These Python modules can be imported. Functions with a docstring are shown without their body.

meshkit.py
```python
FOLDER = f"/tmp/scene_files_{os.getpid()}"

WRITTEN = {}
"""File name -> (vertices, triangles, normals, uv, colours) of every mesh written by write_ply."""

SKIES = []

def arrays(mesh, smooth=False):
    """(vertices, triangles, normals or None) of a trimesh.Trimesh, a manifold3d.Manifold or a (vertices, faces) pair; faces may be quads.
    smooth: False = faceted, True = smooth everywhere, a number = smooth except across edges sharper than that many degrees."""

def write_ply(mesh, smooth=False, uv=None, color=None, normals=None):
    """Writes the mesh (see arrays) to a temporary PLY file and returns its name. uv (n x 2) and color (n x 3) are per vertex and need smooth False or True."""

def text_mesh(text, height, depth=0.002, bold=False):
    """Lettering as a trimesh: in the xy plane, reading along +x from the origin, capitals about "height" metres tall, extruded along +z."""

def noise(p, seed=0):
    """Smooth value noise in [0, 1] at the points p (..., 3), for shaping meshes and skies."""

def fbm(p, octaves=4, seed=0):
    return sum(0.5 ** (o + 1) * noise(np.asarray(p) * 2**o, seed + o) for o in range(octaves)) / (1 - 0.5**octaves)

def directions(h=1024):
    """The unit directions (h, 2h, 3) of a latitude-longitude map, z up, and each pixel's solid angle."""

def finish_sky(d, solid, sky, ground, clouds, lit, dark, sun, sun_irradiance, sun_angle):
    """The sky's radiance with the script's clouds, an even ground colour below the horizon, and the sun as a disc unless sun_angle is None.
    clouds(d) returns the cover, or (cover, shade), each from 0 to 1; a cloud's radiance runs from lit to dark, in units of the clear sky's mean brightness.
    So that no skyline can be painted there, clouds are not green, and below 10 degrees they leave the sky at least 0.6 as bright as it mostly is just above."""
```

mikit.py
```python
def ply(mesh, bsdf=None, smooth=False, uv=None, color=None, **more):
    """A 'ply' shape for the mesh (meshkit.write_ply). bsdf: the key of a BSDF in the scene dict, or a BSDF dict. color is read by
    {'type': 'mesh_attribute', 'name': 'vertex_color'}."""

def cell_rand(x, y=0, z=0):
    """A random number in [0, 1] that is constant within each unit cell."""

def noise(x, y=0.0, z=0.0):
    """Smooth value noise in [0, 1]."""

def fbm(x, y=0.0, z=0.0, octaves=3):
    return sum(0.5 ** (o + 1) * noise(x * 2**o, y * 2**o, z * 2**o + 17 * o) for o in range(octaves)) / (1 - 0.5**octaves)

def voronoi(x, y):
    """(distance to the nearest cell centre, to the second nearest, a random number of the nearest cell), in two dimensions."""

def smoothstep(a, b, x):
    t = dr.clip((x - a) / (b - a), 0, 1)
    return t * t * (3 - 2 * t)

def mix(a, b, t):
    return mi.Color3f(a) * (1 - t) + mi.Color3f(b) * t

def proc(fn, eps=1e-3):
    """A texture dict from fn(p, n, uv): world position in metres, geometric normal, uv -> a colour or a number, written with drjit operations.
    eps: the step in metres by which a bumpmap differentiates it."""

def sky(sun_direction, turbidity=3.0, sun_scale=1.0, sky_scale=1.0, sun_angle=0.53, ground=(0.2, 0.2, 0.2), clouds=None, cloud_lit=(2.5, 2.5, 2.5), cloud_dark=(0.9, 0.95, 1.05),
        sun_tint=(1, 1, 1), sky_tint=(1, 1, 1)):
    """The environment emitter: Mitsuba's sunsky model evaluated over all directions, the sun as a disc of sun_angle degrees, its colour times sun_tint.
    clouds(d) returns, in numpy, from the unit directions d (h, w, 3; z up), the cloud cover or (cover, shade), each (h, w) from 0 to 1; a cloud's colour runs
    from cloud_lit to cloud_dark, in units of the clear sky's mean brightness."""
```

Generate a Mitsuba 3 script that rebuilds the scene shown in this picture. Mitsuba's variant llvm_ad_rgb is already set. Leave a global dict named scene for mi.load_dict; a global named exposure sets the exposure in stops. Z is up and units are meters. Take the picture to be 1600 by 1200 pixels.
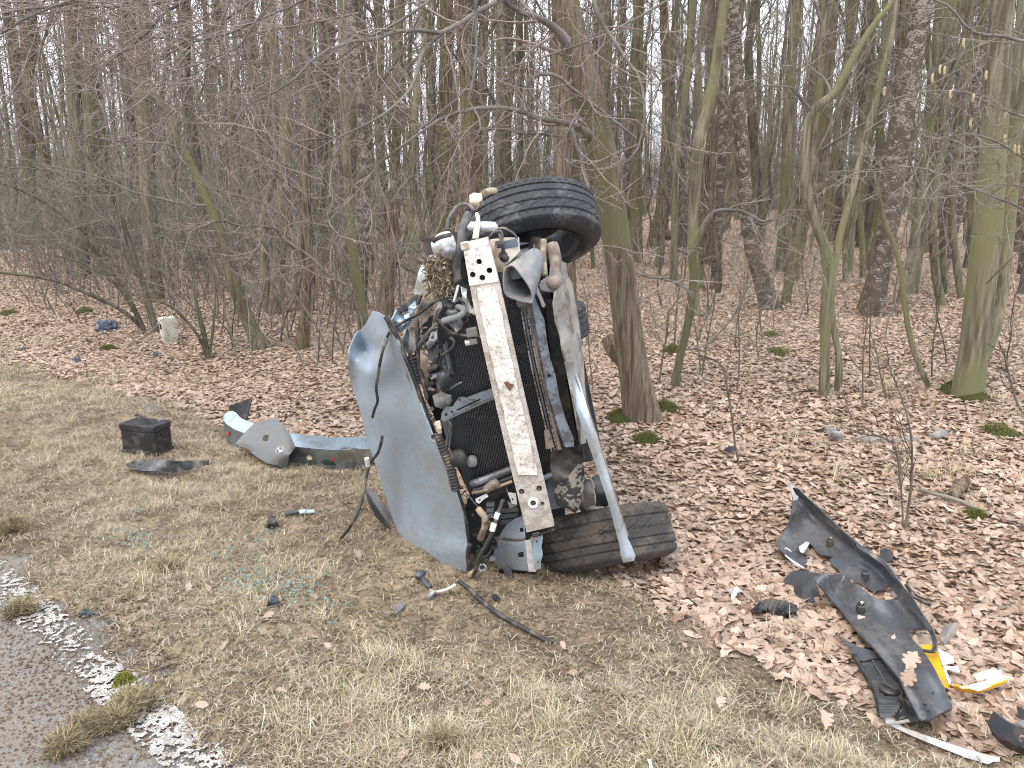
import math, numpy as np, trimesh, shapely, drjit as dr, mitsuba as mi, mikit, meshkit
import shapely.geometry as sg
from scipy.spatial import Delaunay
from scipy.interpolate import RBFInterpolator
from mikit import noise, fbm, smoothstep, mix, voronoi, cell_rand
T = mi.ScalarTransform4f
scene, labels = {'type': 'scene'}, {}
rng = np.random.default_rng(7)

# ------------------------------------------------------------------ camera, sky, exposure
PITCH, CZ, FPX = math.radians(13.9), 1.6, 1209.0
EYE = np.array([0, 0, CZ])
FWD = np.array([0, math.cos(PITCH), -math.sin(PITCH)])
UPV = np.array([0, math.sin(PITCH), math.cos(PITCH)])
RGT = np.array([1.0, 0, 0])
scene['camera'] = {'type': 'perspective', 'fov': math.degrees(2 * math.atan(800 / FPX)), 'fov_axis': 'x', 'near_clip': 0.05, 'far_clip': 600.0,
                   'to_world': T().look_at(origin=EYE.tolist(), target=(EYE + FWD).tolist(), up=[0, 0, 1])}
scene['daylight'] = mikit.sky((-0.35, -0.45, 0.85), turbidity=3, sun_scale=0.16, sun_angle=28, clouds=lambda d: 1.0, cloud_lit=(2.25, 2.4, 2.62), cloud_dark=(2.25, 2.4, 2.62), ground=(0.25, 0.21, 0.17))
exposure = 3.25

# ------------------------------------------------------------------ helpers
def numbered(name):
    if name not in USED:
        USED[name] = 0
        return name
    USED[name] += 1
    return f'{name}_{USED[name]:03d}'
USED = {}

def thing(name, label, cat, group=None, kind=None):
    k = numbered(name)
    labels[k] = {'label': label, 'category': cat}
    if group: labels[k]['group'] = group
    if kind: labels[k]['kind'] = kind
    return k

def obj(name, mesh, bsdf, parent=None, smooth=False, label=None, cat=None, group=None, kind=None, color=None, to_world=None):
    k = numbered(f'{parent}__{name}' if parent else name)
    d = mikit.ply(mesh, bsdf, smooth=smooth, color=color)
    if to_world is not None: d['to_world'] = to_world
    scene[k] = d
    e = {}
    if label: e['label'] = label
    if cat: e['category'] = cat
    if group: e['group'] = group
    if kind: e['kind'] = kind
    if e: labels[k] = e
    return k

def unit(v):
    v = np.asarray(v, float)
    return v / (np.linalg.norm(v, axis=-1, keepdims=True) + 1e-12)

def sstep(a, b, x):
    t = np.clip((x - a) / (b - a), 0, 1)
    return t * t * (3 - 2 * t)

def join(ms):
    vs, fs, o = [], [], 0
    for m in ms:
        v, f = (m.vertices, m.faces) if hasattr(m, 'vertices') else m
        v, f = np.asarray(v, float).reshape(-1, 3), np.asarray(f, int)
        if f.shape[1] == 4: f = np.vstack([f[:, [0, 1, 2]], f[:, [0, 2, 3]]])
        vs.append(v); fs.append(f + o); o += len(v)
    return np.vstack(vs), np.vstack(fs)

# the lie of the land: n is the distance from the road's middle line side of the viewer towards the wood
NX, NY = 0.648, 0.762
def gh(x, y):
    x, y = np.asarray(x, float), np.asarray(y, float)
    n = NX * x + NY * y
    p = np.stack([x, y, x * 0], -1)
    f1 = meshkit.fbm(p * 1.7, 3, 3) - .5
    f2 = meshkit.fbm(p * 11.0, 4, 5) - .5
    base = -0.05 + 0.068 * sstep(0.68, 1.2, n + 0.42 * f1 + 0.5 * f2)
    h = base + (0.03 * f1 + 0.034 * f2) * sstep(0.95, 1.35, n)
    h = h - 0.13 * np.exp(-((n - 3.45) / 0.65) ** 2)
    far = sstep(4.2, 9.0, n)
    h = h + far * (meshkit.fbm(p * 0.22, 3, 9) - .5) * 0.5
    h = h + 0.22 * sstep(4.0, 7.0, n) * sstep(-1.5, -6.0, x) * sstep(30, 14, y)
    return h

def rays(px, py):
    px, py = np.asarray(px, float), np.asarray(py, float)
    return FWD + RGT * ((px - 800) / FPX)[..., None] + UPV * ((600 - py) / FPX)[..., None]

def on_ground(px, py, h=0.0):
    r = rays(px, py)
    z = np.zeros(np.shape(px)) + h
    for _ in range(12):
        q = EYE + r * ((z - CZ) / r[..., 2])[..., None]
        z = gh(q[..., 0], q[..., 1]) + h
    return EYE + r * ((z - CZ) / r[..., 2])[..., None]

def at_y(px, py, Y):
    r = rays(px, py)
    return EYE + r * (np.asarray(Y, float) / r[..., 1])[..., None]

# frame of the wreck: it stands on its right flank, its nose towards the road
LEAN, YAW = math.radians(12.2), math.radians(-3)
CO = np.array([-0.013, 2.85, 0.865])
_c, _s = math.cos(YAW), math.sin(YAW)
RZ = np.array([[_c, -_s, 0], [_s, _c, 0], [0, 0, 1.0]])
CU = RZ @ np.array([math.cos(LEAN), 0, math.sin(LEAN)])     # towards the wreck's underside
CV = RZ @ np.array([-math.sin(LEAN), 0, math.cos(LEAN)])    # towards its left flank, now on top
CW = RZ @ np.array([0, 1.0, 0])                              # towards its tail
def car(u, v, w):
    return CO + np.asarray(u, float)[..., None] * CU + np.asarray(v, float)[..., None] * CV + np.asarray(w, float)[..., None] * CW
def at_w(px, py, w):
    r = rays(px, py)
    return EYE + r * (((np.asarray(w, float) + (CO - EYE) @ CW)) / (r @ CW))[..., None]

def control_depths(ctrl):
    """control points (px, py, kind, value) -> function (px, py) -> points; 'h' height over the ground, 'w' depth in the wreck, 'y' world y"""
    xy, inv = [], []
    for px, py, kind, val in ctrl:
        q = on_ground(px, py, val) if kind == 'h' else at_w(px, py, val) if kind == 'w' else at_y(px, py, val)
        xy.append((px, py)); inv.append(1 / ((q - EYE) @ FWD))
    xy, inv = np.array(xy, float), np.array(inv)
    f = RBFInterpolator(xy / 100, inv, kernel='thin_plate_spline', degree=1 if len(xy) >= 3 else 0)
    return lambda a: EYE + rays(a[:, 0], a[:, 1]) / f(a / 100)[:, None]

def resample(loop, step):
    loop = np.asarray(loop, float)
    out = []
    for a, b in zip(loop, np.roll(loop, -1, 0)):
        k = max(1, int(round(np.linalg.norm(b - a) / step)))
        out += [a + (b - a) * i / k for i in range(k)]
    return np.array(out)

def chaikin(loop, n=1, keep=()):
    loop = np.asarray(loop, float)
    for _ in range(n):
        nx = np.roll(loop, -1, 0)
        loop = np.stack([loop * .75 + nx * .25, loop * .25 + nx * .75], 1).reshape(-1, 2)
    return loop

def solidify(V, Fc, t, along=None):
    n = np.zeros_like(V)
    fn = np.cross(V[Fc[:, 1]] - V[Fc[:, 0]], V[Fc[:, 2]] - V[Fc[:, 0]])
    for k in range(3): np.add.at(n, Fc[:, k], fn)
    n = unit(n) if along is None else np.broadcast_to(along, V.shape)
    e = np.vstack([Fc[:, [0, 1]], Fc[:, [1, 2]], Fc[:, [2, 0]]])
    key = np.sort(e, 1)
    _, idx, cnt = np.unique(key, axis=0, return_index=True, return_counts=True)
    b = e[idx[cnt == 1]]
    m = len(V)
    side = np.vstack([np.stack([b[:, 1], b[:, 0], b[:, 0] + m], 1), np.stack([b[:, 1], b[:, 0] + m, b[:, 1] + m], 1)])
    return np.vstack([V, V - n * t]), np.vstack([Fc, Fc[:, ::-1] + m, side])

def panel(outline, ctrl, t=0.004, holes=(), step=5.0, rough=0.0, seed=0, bump=None, along=None):
    """a sheet of real thickness whose outline is traced in photograph pixels and which lies on the controls' surface"""
    poly = sg.Polygon(outline, holes)
    if not poly.is_valid: poly = poly.buffer(0)
    if poly.geom_type != 'Polygon': poly = max(poly.geoms, key=lambda g: g.area)
    rings = [resample(np.array(r.coords)[:-1], step) for r in [poly.exterior, *poly.interiors]]
    x0, y0, x1, y1 = poly.bounds
    gx, gy = np.meshgrid(np.arange(x0, x1, step), np.arange(y0, y1, step))
    gx = gx + (np.arange(gx.shape[0]) % 2)[:, None] * step / 2
    inside = np.stack([gx.ravel(), gy.ravel()], 1)
    if len(inside):
        small = poly.buffer(-0.55 * step)
        inside = inside[shapely.contains_xy(small, inside[:, 0], inside[:, 1])] if not small.is_empty else inside[:0]
    pts = np.vstack(rings + [inside])
    tri = Delaunay(pts).simplices
    c = pts[tri].mean(1)
    area = np.abs(np.cross(np.pad(pts[tri[:, 1]] - pts[tri[:, 0]], ((0, 0), (0, 1))), np.pad(pts[tri[:, 2]] - pts[tri[:, 0]], ((0, 0), (0, 1))))[:, 2])
    tri = tri[shapely.contains_xy(poly.buffer(0.02), c[:, 0], c[:, 1]) & (area > 1e-3)]
    V = control_depths(ctrl)(pts)
    if bump is not None:
        V = V + unit(EYE - V) * bump(pts)[:, None]
    if rough:
        V = V + (meshkit.fbm(V * 14, 3, seed)[:, None] - .5) * rough * unit(EYE - V)
    n = np.cross(V[tri[:, 1]] - V[tri[:, 0]], V[tri[:, 2]] - V[tri[:, 0]])
    flip = (n * (EYE - V[tri[:, 0]])).sum(1) < 0
    tri[flip] = tri[flip][:, ::-1]
    return solidify(V, tri, t, along)

def flat(outline, w, t=0.01, holes=(), step=6.0, rough=0.0):
    o = np.array(outline, float)
    if np.isscalar(w): w0 = lambda p: w
    else: w0 = None
    c = [(px, py, 'w', w) for px, py in o] if w0 else [(*p, 'w', q) for p, q in zip(o, w)]
    if len(c) > 12 and w0: c = c[::max(1, len(c) // 10)]
    return panel(o, c, t, holes, step, rough)

def tubes(P, R, k=5):
    """polylines P (N, n, 3) with radii R (N, n) as tubes of k sides"""
    P, R = np.asarray(P, float), np.asarray(R, float)
    if P.ndim == 2: P, R = P[None], np.broadcast_to(R, P.shape[:1])[None]
    N, n, _ = P.shape
    R = np.broadcast_to(R, (N, n))
    t = unit(np.gradient(P, axis=1))
    m = np.abs(P[:, -1] - P[:, 0])
    ref = np.eye(3)[np.argmin(m, 1)][:, None, :]
    a = unit(np.cross(t, ref)); b = np.cross(t, a)
    ang = np.arange(k) * 2 * np.pi / k
    V = P[:, :, None] + R[:, :, None, None] * (np.cos(ang)[:, None] * a[:, :, None] + np.sin(ang)[:, None] * b[:, :, None])
    i, j = np.meshgrid(np.arange(n - 1), np.arange(k), indexing='ij')
    q = np.stack([i * k + j, i * k + (j + 1) % k, (i + 1) * k + (j + 1) % k, (i + 1) * k + j], -1).reshape(-1, 4)
    F = (q[None] + (np.arange(N) * n * k)[:, None, None]).reshape(-1, 4)
    V = V.reshape(-1, 3)
    F = np.vstack([F[:, [0, 1, 2]], F[:, [0, 2, 3]]])
    return V, F

def capped(P, R, k=8):
    P = np.asarray(P, float); R = np.broadcast_to(R, len(P)).astype(float)
    d0, d1 = unit(P[0] - P[1]), unit(P[-1] - P[-2])
    P = np.vstack([P[0] + d0 * 1e-4, P, P[-1] + d1 * 1e-4]); R = np.concatenate([[R[0] * .02], R, [R[-1] * .02]])
    return tubes(P, R, k)

def spline(pts, n):
    """smooth polyline through pts (m, d) with n points"""
    from scipy.interpolate import PchipInterpolator, CubicSpline
    pts = np.asarray(pts, float)
    s = np.concatenate([[0], np.cumsum(np.linalg.norm(np.diff(pts[:, :min(3, pts.shape[1])], axis=0), axis=1))])
    s = s / s[-1]
    return PchipInterpolator(s, pts)(np.linspace(0, 1, n))

def wire(pts, r, n=24, k=7):
    """a cable through (px, py, w) points of the wreck"""
    p = np.array([at_w(a, b, c) for a, b, c in pts])
    return capped(spline(p, n), r, k)

def box(center, size, axes=np.eye(3), bevel=0.0):
    m = trimesh.creation.box(extents=size)
    if bevel:
        import manifold3d as mf
        s = np.array(size) / 2 - bevel
        c = trimesh.creation.icosphere(subdivisions=1, radius=bevel).vertices
        pts = np.vstack([c + s * np.array(q) for q in np.ndindex(2, 2, 2) for q in [np.array(q) * 2 - 1]])
        m = trimesh.convex.convex_hull(pts)
    return np.asarray(m.vertices) @ np.asarray(axes) + np.asarray(center), np.asarray(m.faces)

CAXES = np.stack([CU, CV, CW])

def grow(P, R, m, t0, t1, lf, spread, n, wander, up=0.0, rf=0.55, rmin=0.0015, jl=(0.6, 1.3), flat_=0.0, r=None, taper_len=0.45, tip=None):
    """m offshoots on every polyline of P: returns (P2, R2)"""
    r = r or rng
    N, n0, _ = P.shape
    t = t0 + (t1 - t0) * (np.arange(m)[None] + r.random((N, m))) / m
    x = np.clip(t * (n0 - 1), 0, n0 - 1.001); i = x.astype(int); f = (x - i)[..., None]
    rows = np.arange(N)[:, None]
    pos = P[rows, i] * (1 - f) + P[rows, i + 1] * f
    rad = R[rows, i] * (1 - f[..., 0]) + R[rows, i + 1] * f[..., 0]
    tan = unit(P[rows, i + 1] - P[rows, i])
    L = np.linalg.norm(np.diff(P, axis=1), axis=2).sum(1)[:, None] * lf * (1 - taper_len * t) * r.uniform(*jl, (N, m))
    rnd = r.normal(size=(N, m, 3)); rnd[..., 2] *= (1 - flat_)
    perp = unit(rnd - (rnd * tan).sum(-1, keepdims=True) * tan)
    sp = np.radians(spread) * r.uniform(.7, 1.25, (N, m, 1))
    d = unit(tan * np.cos(sp) + perp * np.sin(sp)).reshape(-1, 3)
    pos, L, rad = pos.reshape(-1, 3), L.reshape(-1), rad.reshape(-1)
    out = [pos]; step = (L / (n - 1))[:, None]
    bend = r.normal(size=d.shape) * wander * .5
    for _ in range(n - 1):
        nz = r.normal(size=d.shape) * wander
        d = unit(d + nz + bend + np.array([0, 0, up]))
        pos = pos + d * step
        out.append(pos)
    P2 = np.stack(out, 1)
    a = np.maximum(rad * rf, rmin * 1.2)[:, None]
    e = np.maximum(a * 0.3, rmin) if tip is None else np.full_like(a, tip)
    R2 = a + (e - a) * np.linspace(0, 1, n)[None]
    return P2, np.minimum(R2, a)

# ------------------------------------------------------------------ materials
def bsdf(key, base, rough=0.7, bump=None, bscale=1.0, beps=2e-3, **more):
    tex = mikit.proc(base) if callable(base) else base if isinstance(base, dict) else {'type': 'rgb', 'value': list(base)}
    rt = mikit.proc(rough) if callable(rough) else float(rough)
    b = {'type': 'principled', 'base_color': tex, 'roughness': rt, **more}
    if bump is not None:
        b = {'type': 'bumpmap', 'arbitrary': mikit.proc(bump, eps=beps), 'scale': bscale, 'bsdf': b}
    scene[key] = b if 'spec_trans' in more else {'type': 'twosided', 'bsdf': b}
    return key
VC = {'type': 'mesh_attribute', 'name': 'vertex_color'}
C = mi.Color3f

def m_ground_color(p, n, uv):
    d = NX * p.x + NY * p.y
    f = fbm(p.x * 1.3, p.y * 1.3, 0, 3)
    g = fbm(p.x * 14, p.y * 14, 3, 3)
    h = noise(p.x * 95, p.y * 95, 7)
    soil = mix((0.10, 0.073, 0.052), (0.25, 0.195, 0.14), smoothstep(0.25, 0.75, 0.45 * g + 0.3 * h + 0.25 * noise(p.x * 270, p.y * 270, 2)))
    straw = mix((0.24, 0.19, 0.115), (0.46, 0.38, 0.25), noise(p.x * 60, p.y * 60, 1))
    verge = mix(soil, straw, smoothstep(0.42, 0.62, 0.6 * f + 0.4 * g) * 0.5)
    a, b, c = voronoi(p.x * 22 + 2 * f, p.y * 22)
    leaf = mix((0.29, 0.21, 0.155), (0.47, 0.365, 0.29), c)
    leaf = mix((0.17, 0.12, 0.088), leaf, smoothstep(0.02, 0.16, b - a) * smoothstep(0.1, 0.3, c + 0.4 * g))
    return mix(verge, leaf, smoothstep(-0.12, 0.12, d - 2.68 + 0.34 * smoothstep(-0.3, 0.9, p.x) + 0.2 * smoothstep(-2.5, -5.0, p.x) + 0.3 * (f - .5) + 0.3 * (g - .5)))
bsdf('mat_ground', m_ground_color, 0.9, specular=0.2, bump=lambda p, n, uv: fbm(p.x * 30, p.y * 30, 0, 3), bscale=0.045)
def m_road(p, n, uv):
    a, b, c = voronoi(p.x * 130, p.y * 130)
    stone = mix((0.16, 0.155, 0.152), (0.29, 0.285, 0.28), c)
    col = mix((0.085, 0.08, 0.077), stone, smoothstep(0.02, 0.25, b - a))
    dirt = fbm(p.x * 3.1, p.y * 3.1, 5, 4)
    return mix(col, (0.20, 0.17, 0.142), smoothstep(0.38, 0.60, 0.6 * dirt + 0.4 * noise(p.x * 70, p.y * 70, 4)) * 0.8)
bsdf('mat_road', m_road, 0.75, bump=lambda p, n, uv: noise(p.x * 110, p.y * 110, 0), bscale=0.004, beps=1e-3)
bsdf('mat_line', lambda p, n, uv: mix((0.52, 0.51, 0.49), (0.28, 0.26, 0.24), smoothstep(0.38, 0.62, 0.5 * fbm(p.x * 40, p.y * 40, 0, 3) + 0.5 * noise(p.x * 260, p.y * 260, 0))), 0.7)
bsdf('mat_leaf', VC, 0.65, specular=0.35)
bsdf('mat_grass', VC, 0.6, specular=0.3)
bsdf('mat_soil', VC, 0.95, specular=0.1)

def bark(c0, c1, moss, mossy, sx=22.0, sz=2.5):
    def f(p, n, uv):
        s = 0.62 * fbm(p.x * sx * 1.7 + 40, p.y * sx * 1.7, p.z * sz, 3) + 0.38 * noise(p.x * sx * 6, p.y * sx * 6, p.z * sz * 3)
        g = fbm(p.x * 2.3, p.y * 2.3 + 9, p.z * 1.1, 3)
        col = mix(c0, c1, smoothstep(0.3, 0.72, s))
        return mix(col, moss, smoothstep(mossy, mossy + 0.22, g + 0.16 * (s - .5)))
    return f
bsdf('mat_bark_hornbeam', bark((0.095, 0.082, 0.058), (0.235, 0.208, 0.152), (0.155, 0.15, 0.08), 0.44, 16, 2.2), 0.9, specular=0.15)
bsdf('mat_bark_green', bark((0.10, 0.09, 0.062), (0.25, 0.23, 0.168), (0.18, 0.176, 0.10), 0.43, 14, 1.7), 0.9, specular=0.15)
bsdf('mat_bark_brown', bark((0.075, 0.056, 0.042), (0.235, 0.185, 0.14), (0.14, 0.135, 0.065), 0.52, 26, 3.0), 0.95, specular=0.1)
bsdf('mat_bark_lean', bark((0.085, 0.066, 0.05), (0.205, 0.168, 0.13), (0.135, 0.13, 0.075), 0.45, 22, 2.0), 0.95, specular=0.1)
bsdf('mat_bark_grey', bark((0.078, 0.068, 0.055), (0.18, 0.16, 0.13), (0.125, 0.122, 0.07), 0.50, 12, 1.6), 0.95, specular=0.1)
def m_birch(p, n, uv):
    s = fbm(p.x * 12, p.y * 12 + 5, p.z * 6, 3)
    w = 0.6 * fbm(p.x * 14 + 3, p.y * 14, p.z * 16, 3) + 0.4 * noise(p.x * 60, p.y * 60, p.z * 75)
    return mix(mix((0.055, 0.045, 0.038), (0.15, 0.122, 0.10), s), (0.29, 0.26, 0.23), smoothstep(0.52, 0.62, w + 0.07 * smoothstep(0.8, 4.0, p.z) - 0.03))
bsdf('mat_bark_birch', m_birch, 0.9, specular=0.15)
def bark_small(c0, c1):
    return lambda p, n, uv: mix(c0, c1, noise(p.x * 9, p.y * 9, p.z * 9))
bsdf('mat_twig_pink', bark_small((0.20, 0.16, 0.145), (0.38, 0.315, 0.29)), 0.8, specular=0.2)
bsdf('mat_twig_grey', bark_small((0.145, 0.13, 0.108), (0.31, 0.285, 0.24)), 0.8, specular=0.2)
bsdf('mat_limb', bark_small((0.095, 0.086, 0.078), (0.25, 0.23, 0.21)), 0.85, specular=0.2)
bsdf('mat_twig_dark', bark_small((0.075, 0.06, 0.05), (0.17, 0.145, 0.12)), 0.85, specular=0.2)
bsdf('mat_moss', VC, 0.95, specular=0.1)

def dirt_on(col, dirt, lo, hi, sc=9.0, speck=40.0, amt=0.85):
    def f(p, n, uv):
        d = fbm(p.x * sc, p.y * sc, p.z * sc, 3) * 0.72 + 0.28 * noise(p.x * speck, p.y * speck, p.z * speck)
        return mix(col, dirt, smoothstep(lo, hi, d) * amt)
    return f
def m_paint(p, n, uv):
    d = fbm(p.x * 4, p.y * 4, p.z * 2.5, 3)
    s = noise(p.x * 150 + p.z * 45, p.y * 90, p.z * 16)
    g = noise(p.x * 70, p.y * 70 + 7, p.z * 70)
    col = mix((0.36, 0.435, 0.515), (0.26, 0.28, 0.31), smoothstep(0.35, 0.75, d) * 0.5)
    mud = smoothstep(0.50, 0.72, 0.60 * fbm(p.x * 7 + 3, p.y * 7, p.z * 4, 3) + 0.14 * s + 0.26 * g + 0.08 * smoothstep(0.95, 0.3, p.z))
    return mix(col, (0.30, 0.275, 0.25), mud * 0.42)
bsdf('mat_paint', m_paint, 0.46, metallic=0.4, clearcoat=0.15, clearcoat_gloss=0.5)
bsdf('mat_bumper_metal', lambda p, n, uv: mix((0.44, 0.54, 0.63), (0.34, 0.36, 0.38), smoothstep(0.5, 0.75, fbm(p.x * 12, p.y * 12, p.z * 12, 3))), 0.28, metallic=0.92)
bsdf('mat_paint_clean', lambda p, n, uv: mix((0.42, 0.54, 0.64), (0.36, 0.40, 0.42), smoothstep(0.45, 0.7, fbm(p.x * 9, p.y * 9, p.z * 9, 3))), 0.3, metallic=0.5, clearcoat=0.6, clearcoat_gloss=0.85)
def m_beam(p, n, uv):
    q = fbm(p.x * 24, p.y * 24, p.z * 15, 3)
    s = noise(p.x * 120, p.y * 120, p.z * 90)
    col = mix((0.70, 0.68, 0.655), (0.50, 0.45, 0.40), smoothstep(0.46, 0.68, 0.75 * q + 0.25 * s) * 0.7)
    col = mix(col, (0.27, 0.225, 0.185), smoothstep(0.60, 0.74, 0.45 * q + 0.55 * s) * 0.45)
    return col
bsdf('mat_beam', m_beam, 0.6, specular=0.4, bump=lambda p, n, uv: fbm(p.x * 60, p.y * 60, p.z * 60, 2), bscale=0.004)
bsdf('mat_beam_dirty', dirt_on((0.50, 0.47, 0.435), (0.31, 0.27, 0.235), 0.42, 0.64, 30, 170, 0.8), 0.65)
bsdf('mat_gloss_black', dirt_on((0.028, 0.029, 0.033), (0.09, 0.08, 0.07), 0.52, 0.75, 14), 0.25, specular=0.7)
bsdf('mat_black_plastic', dirt_on((0.022, 0.023, 0.026), (0.10, 0.085, 0.07), 0.45, 0.72), 0.42, specular=0.5)
bsdf('mat_bumper_black', dirt_on((0.05, 0.054, 0.064), (0.12, 0.112, 0.108), 0.44, 0.66, 9.0, 70, 0.6), 0.33, specular=0.7)
bsdf('mat_grey_plastic', dirt_on((0.17, 0.175, 0.185), (0.26, 0.23, 0.2), 0.5, 0.72), 0.55, specular=0.5)
bsdf('mat_scoop', dirt_on((0.22, 0.225, 0.235), (0.34, 0.31, 0.28), 0.45, 0.65), 0.6, specular=0.4)
bsdf('mat_mud_plastic', dirt_on((0.27, 0.255, 0.235), (0.12, 0.112, 0.108), 0.45, 0.70, 14, 90, 0.85), 0.75, specular=0.3)
bsdf('mat_mud_flap', dirt_on((0.03, 0.03, 0.033), (0.26, 0.235, 0.205), 0.49, 0.58, 16, 90, 0.9), 0.6, specular=0.4)
bsdf('mat_rubber', dirt_on((0.035, 0.038, 0.044), (0.115, 0.115, 0.12), 0.5, 0.75, 10, 90), 0.6, specular=0.4)
bsdf('mat_rubber_mud', dirt_on((0.05, 0.048, 0.047), (0.115, 0.096, 0.080), 0.42, 0.72, 13, 110, 0.8), 0.8, specular=0.3)
bsdf('mat_metal', dirt_on((0.42, 0.43, 0.45), (0.24, 0.2, 0.17), 0.45, 0.68), 0.45, metallic=0.7)
bsdf('mat_dark_metal', dirt_on((0.10, 0.11, 0.125), (0.2, 0.175, 0.15), 0.5, 0.7), 0.4, metallic=0.45)
bsdf('mat_rail', dirt_on((0.20, 0.225, 0.26), (0.085, 0.08, 0.08), 0.44, 0.66, 18, 100), 0.45, metallic=0.4)
bsdf('mat_strip', dirt_on((0.52, 0.60, 0.68), (0.40, 0.36, 0.32), 0.52, 0.7), 0.3, metallic=0.75)
bsdf('mat_brown_metal', dirt_on((0.24, 0.20, 0.17), (0.11, 0.085, 0.07), 0.45, 0.65), 0.7)
bsdf('mat_silver', dirt_on((0.72, 0.73, 0.74), (0.4, 0.36, 0.32), 0.5, 0.7), 0.35, metallic=0.4)
bsdf('mat_cream', dirt_on((0.60, 0.55, 0.47), (0.32, 0.25, 0.18), 0.48, 0.68, 18), 0.6)
bsdf('mat_tan', dirt_on((0.36, 0.29, 0.21), (0.12, 0.095, 0.075), 0.48, 0.62, 14), 0.55)
bsdf('mat_cable', dirt_on((0.035, 0.034, 0.035), (0.16, 0.13, 0.1), 0.5, 0.7, 20), 0.55)
bsdf('mat_core', (0.045, 0.047, 0.052), 0.5, metallic=0.3)
bsdf('mat_white', dirt_on((0.80, 0.80, 0.79), (0.5, 0.45, 0.4), 0.55, 0.75, 14), 0.5)
bsdf('mat_yellow', dirt_on((0.75, 0.42, 0.015), (0.4, 0.28, 0.1), 0.6, 0.8, 14), 0.4, specular=0.5)
bsdf('mat_red', (0.45, 0.03, 0.03), 0.2, specular=0.6)
bsdf('mat_teal_glass', (0.20, 0.31, 0.30), 0.15, specular=0.8, clearcoat=0.6)
bsdf('mat_concrete', dirt_on((0.50, 0.49, 0.44), (0.30, 0.29, 0.22), 0.45, 0.7, 8, 60), 0.85, specular=0.2)
bsdf('mat_emblem', (0.72, 0.73, 0.75), 0.35, metallic=0.5)
bsdf('mat_bag', (0.05, 0.065, 0.10), 0.25, specular=0.7)
scene['mat_film'] = {'type': 'principledthin', 'base_color': {'type': 'rgb', 'value': [.85, .85, .85]}, 'roughness': 0.3, 'spec_trans': 0.85, 'diff_trans': 0.6, 'eta': 1.4}
bsdf('mat_wood_fresh', bark_small((0.42, 0.30, 0.19), (0.6, 0.46, 0.32)), 0.85)

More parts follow.
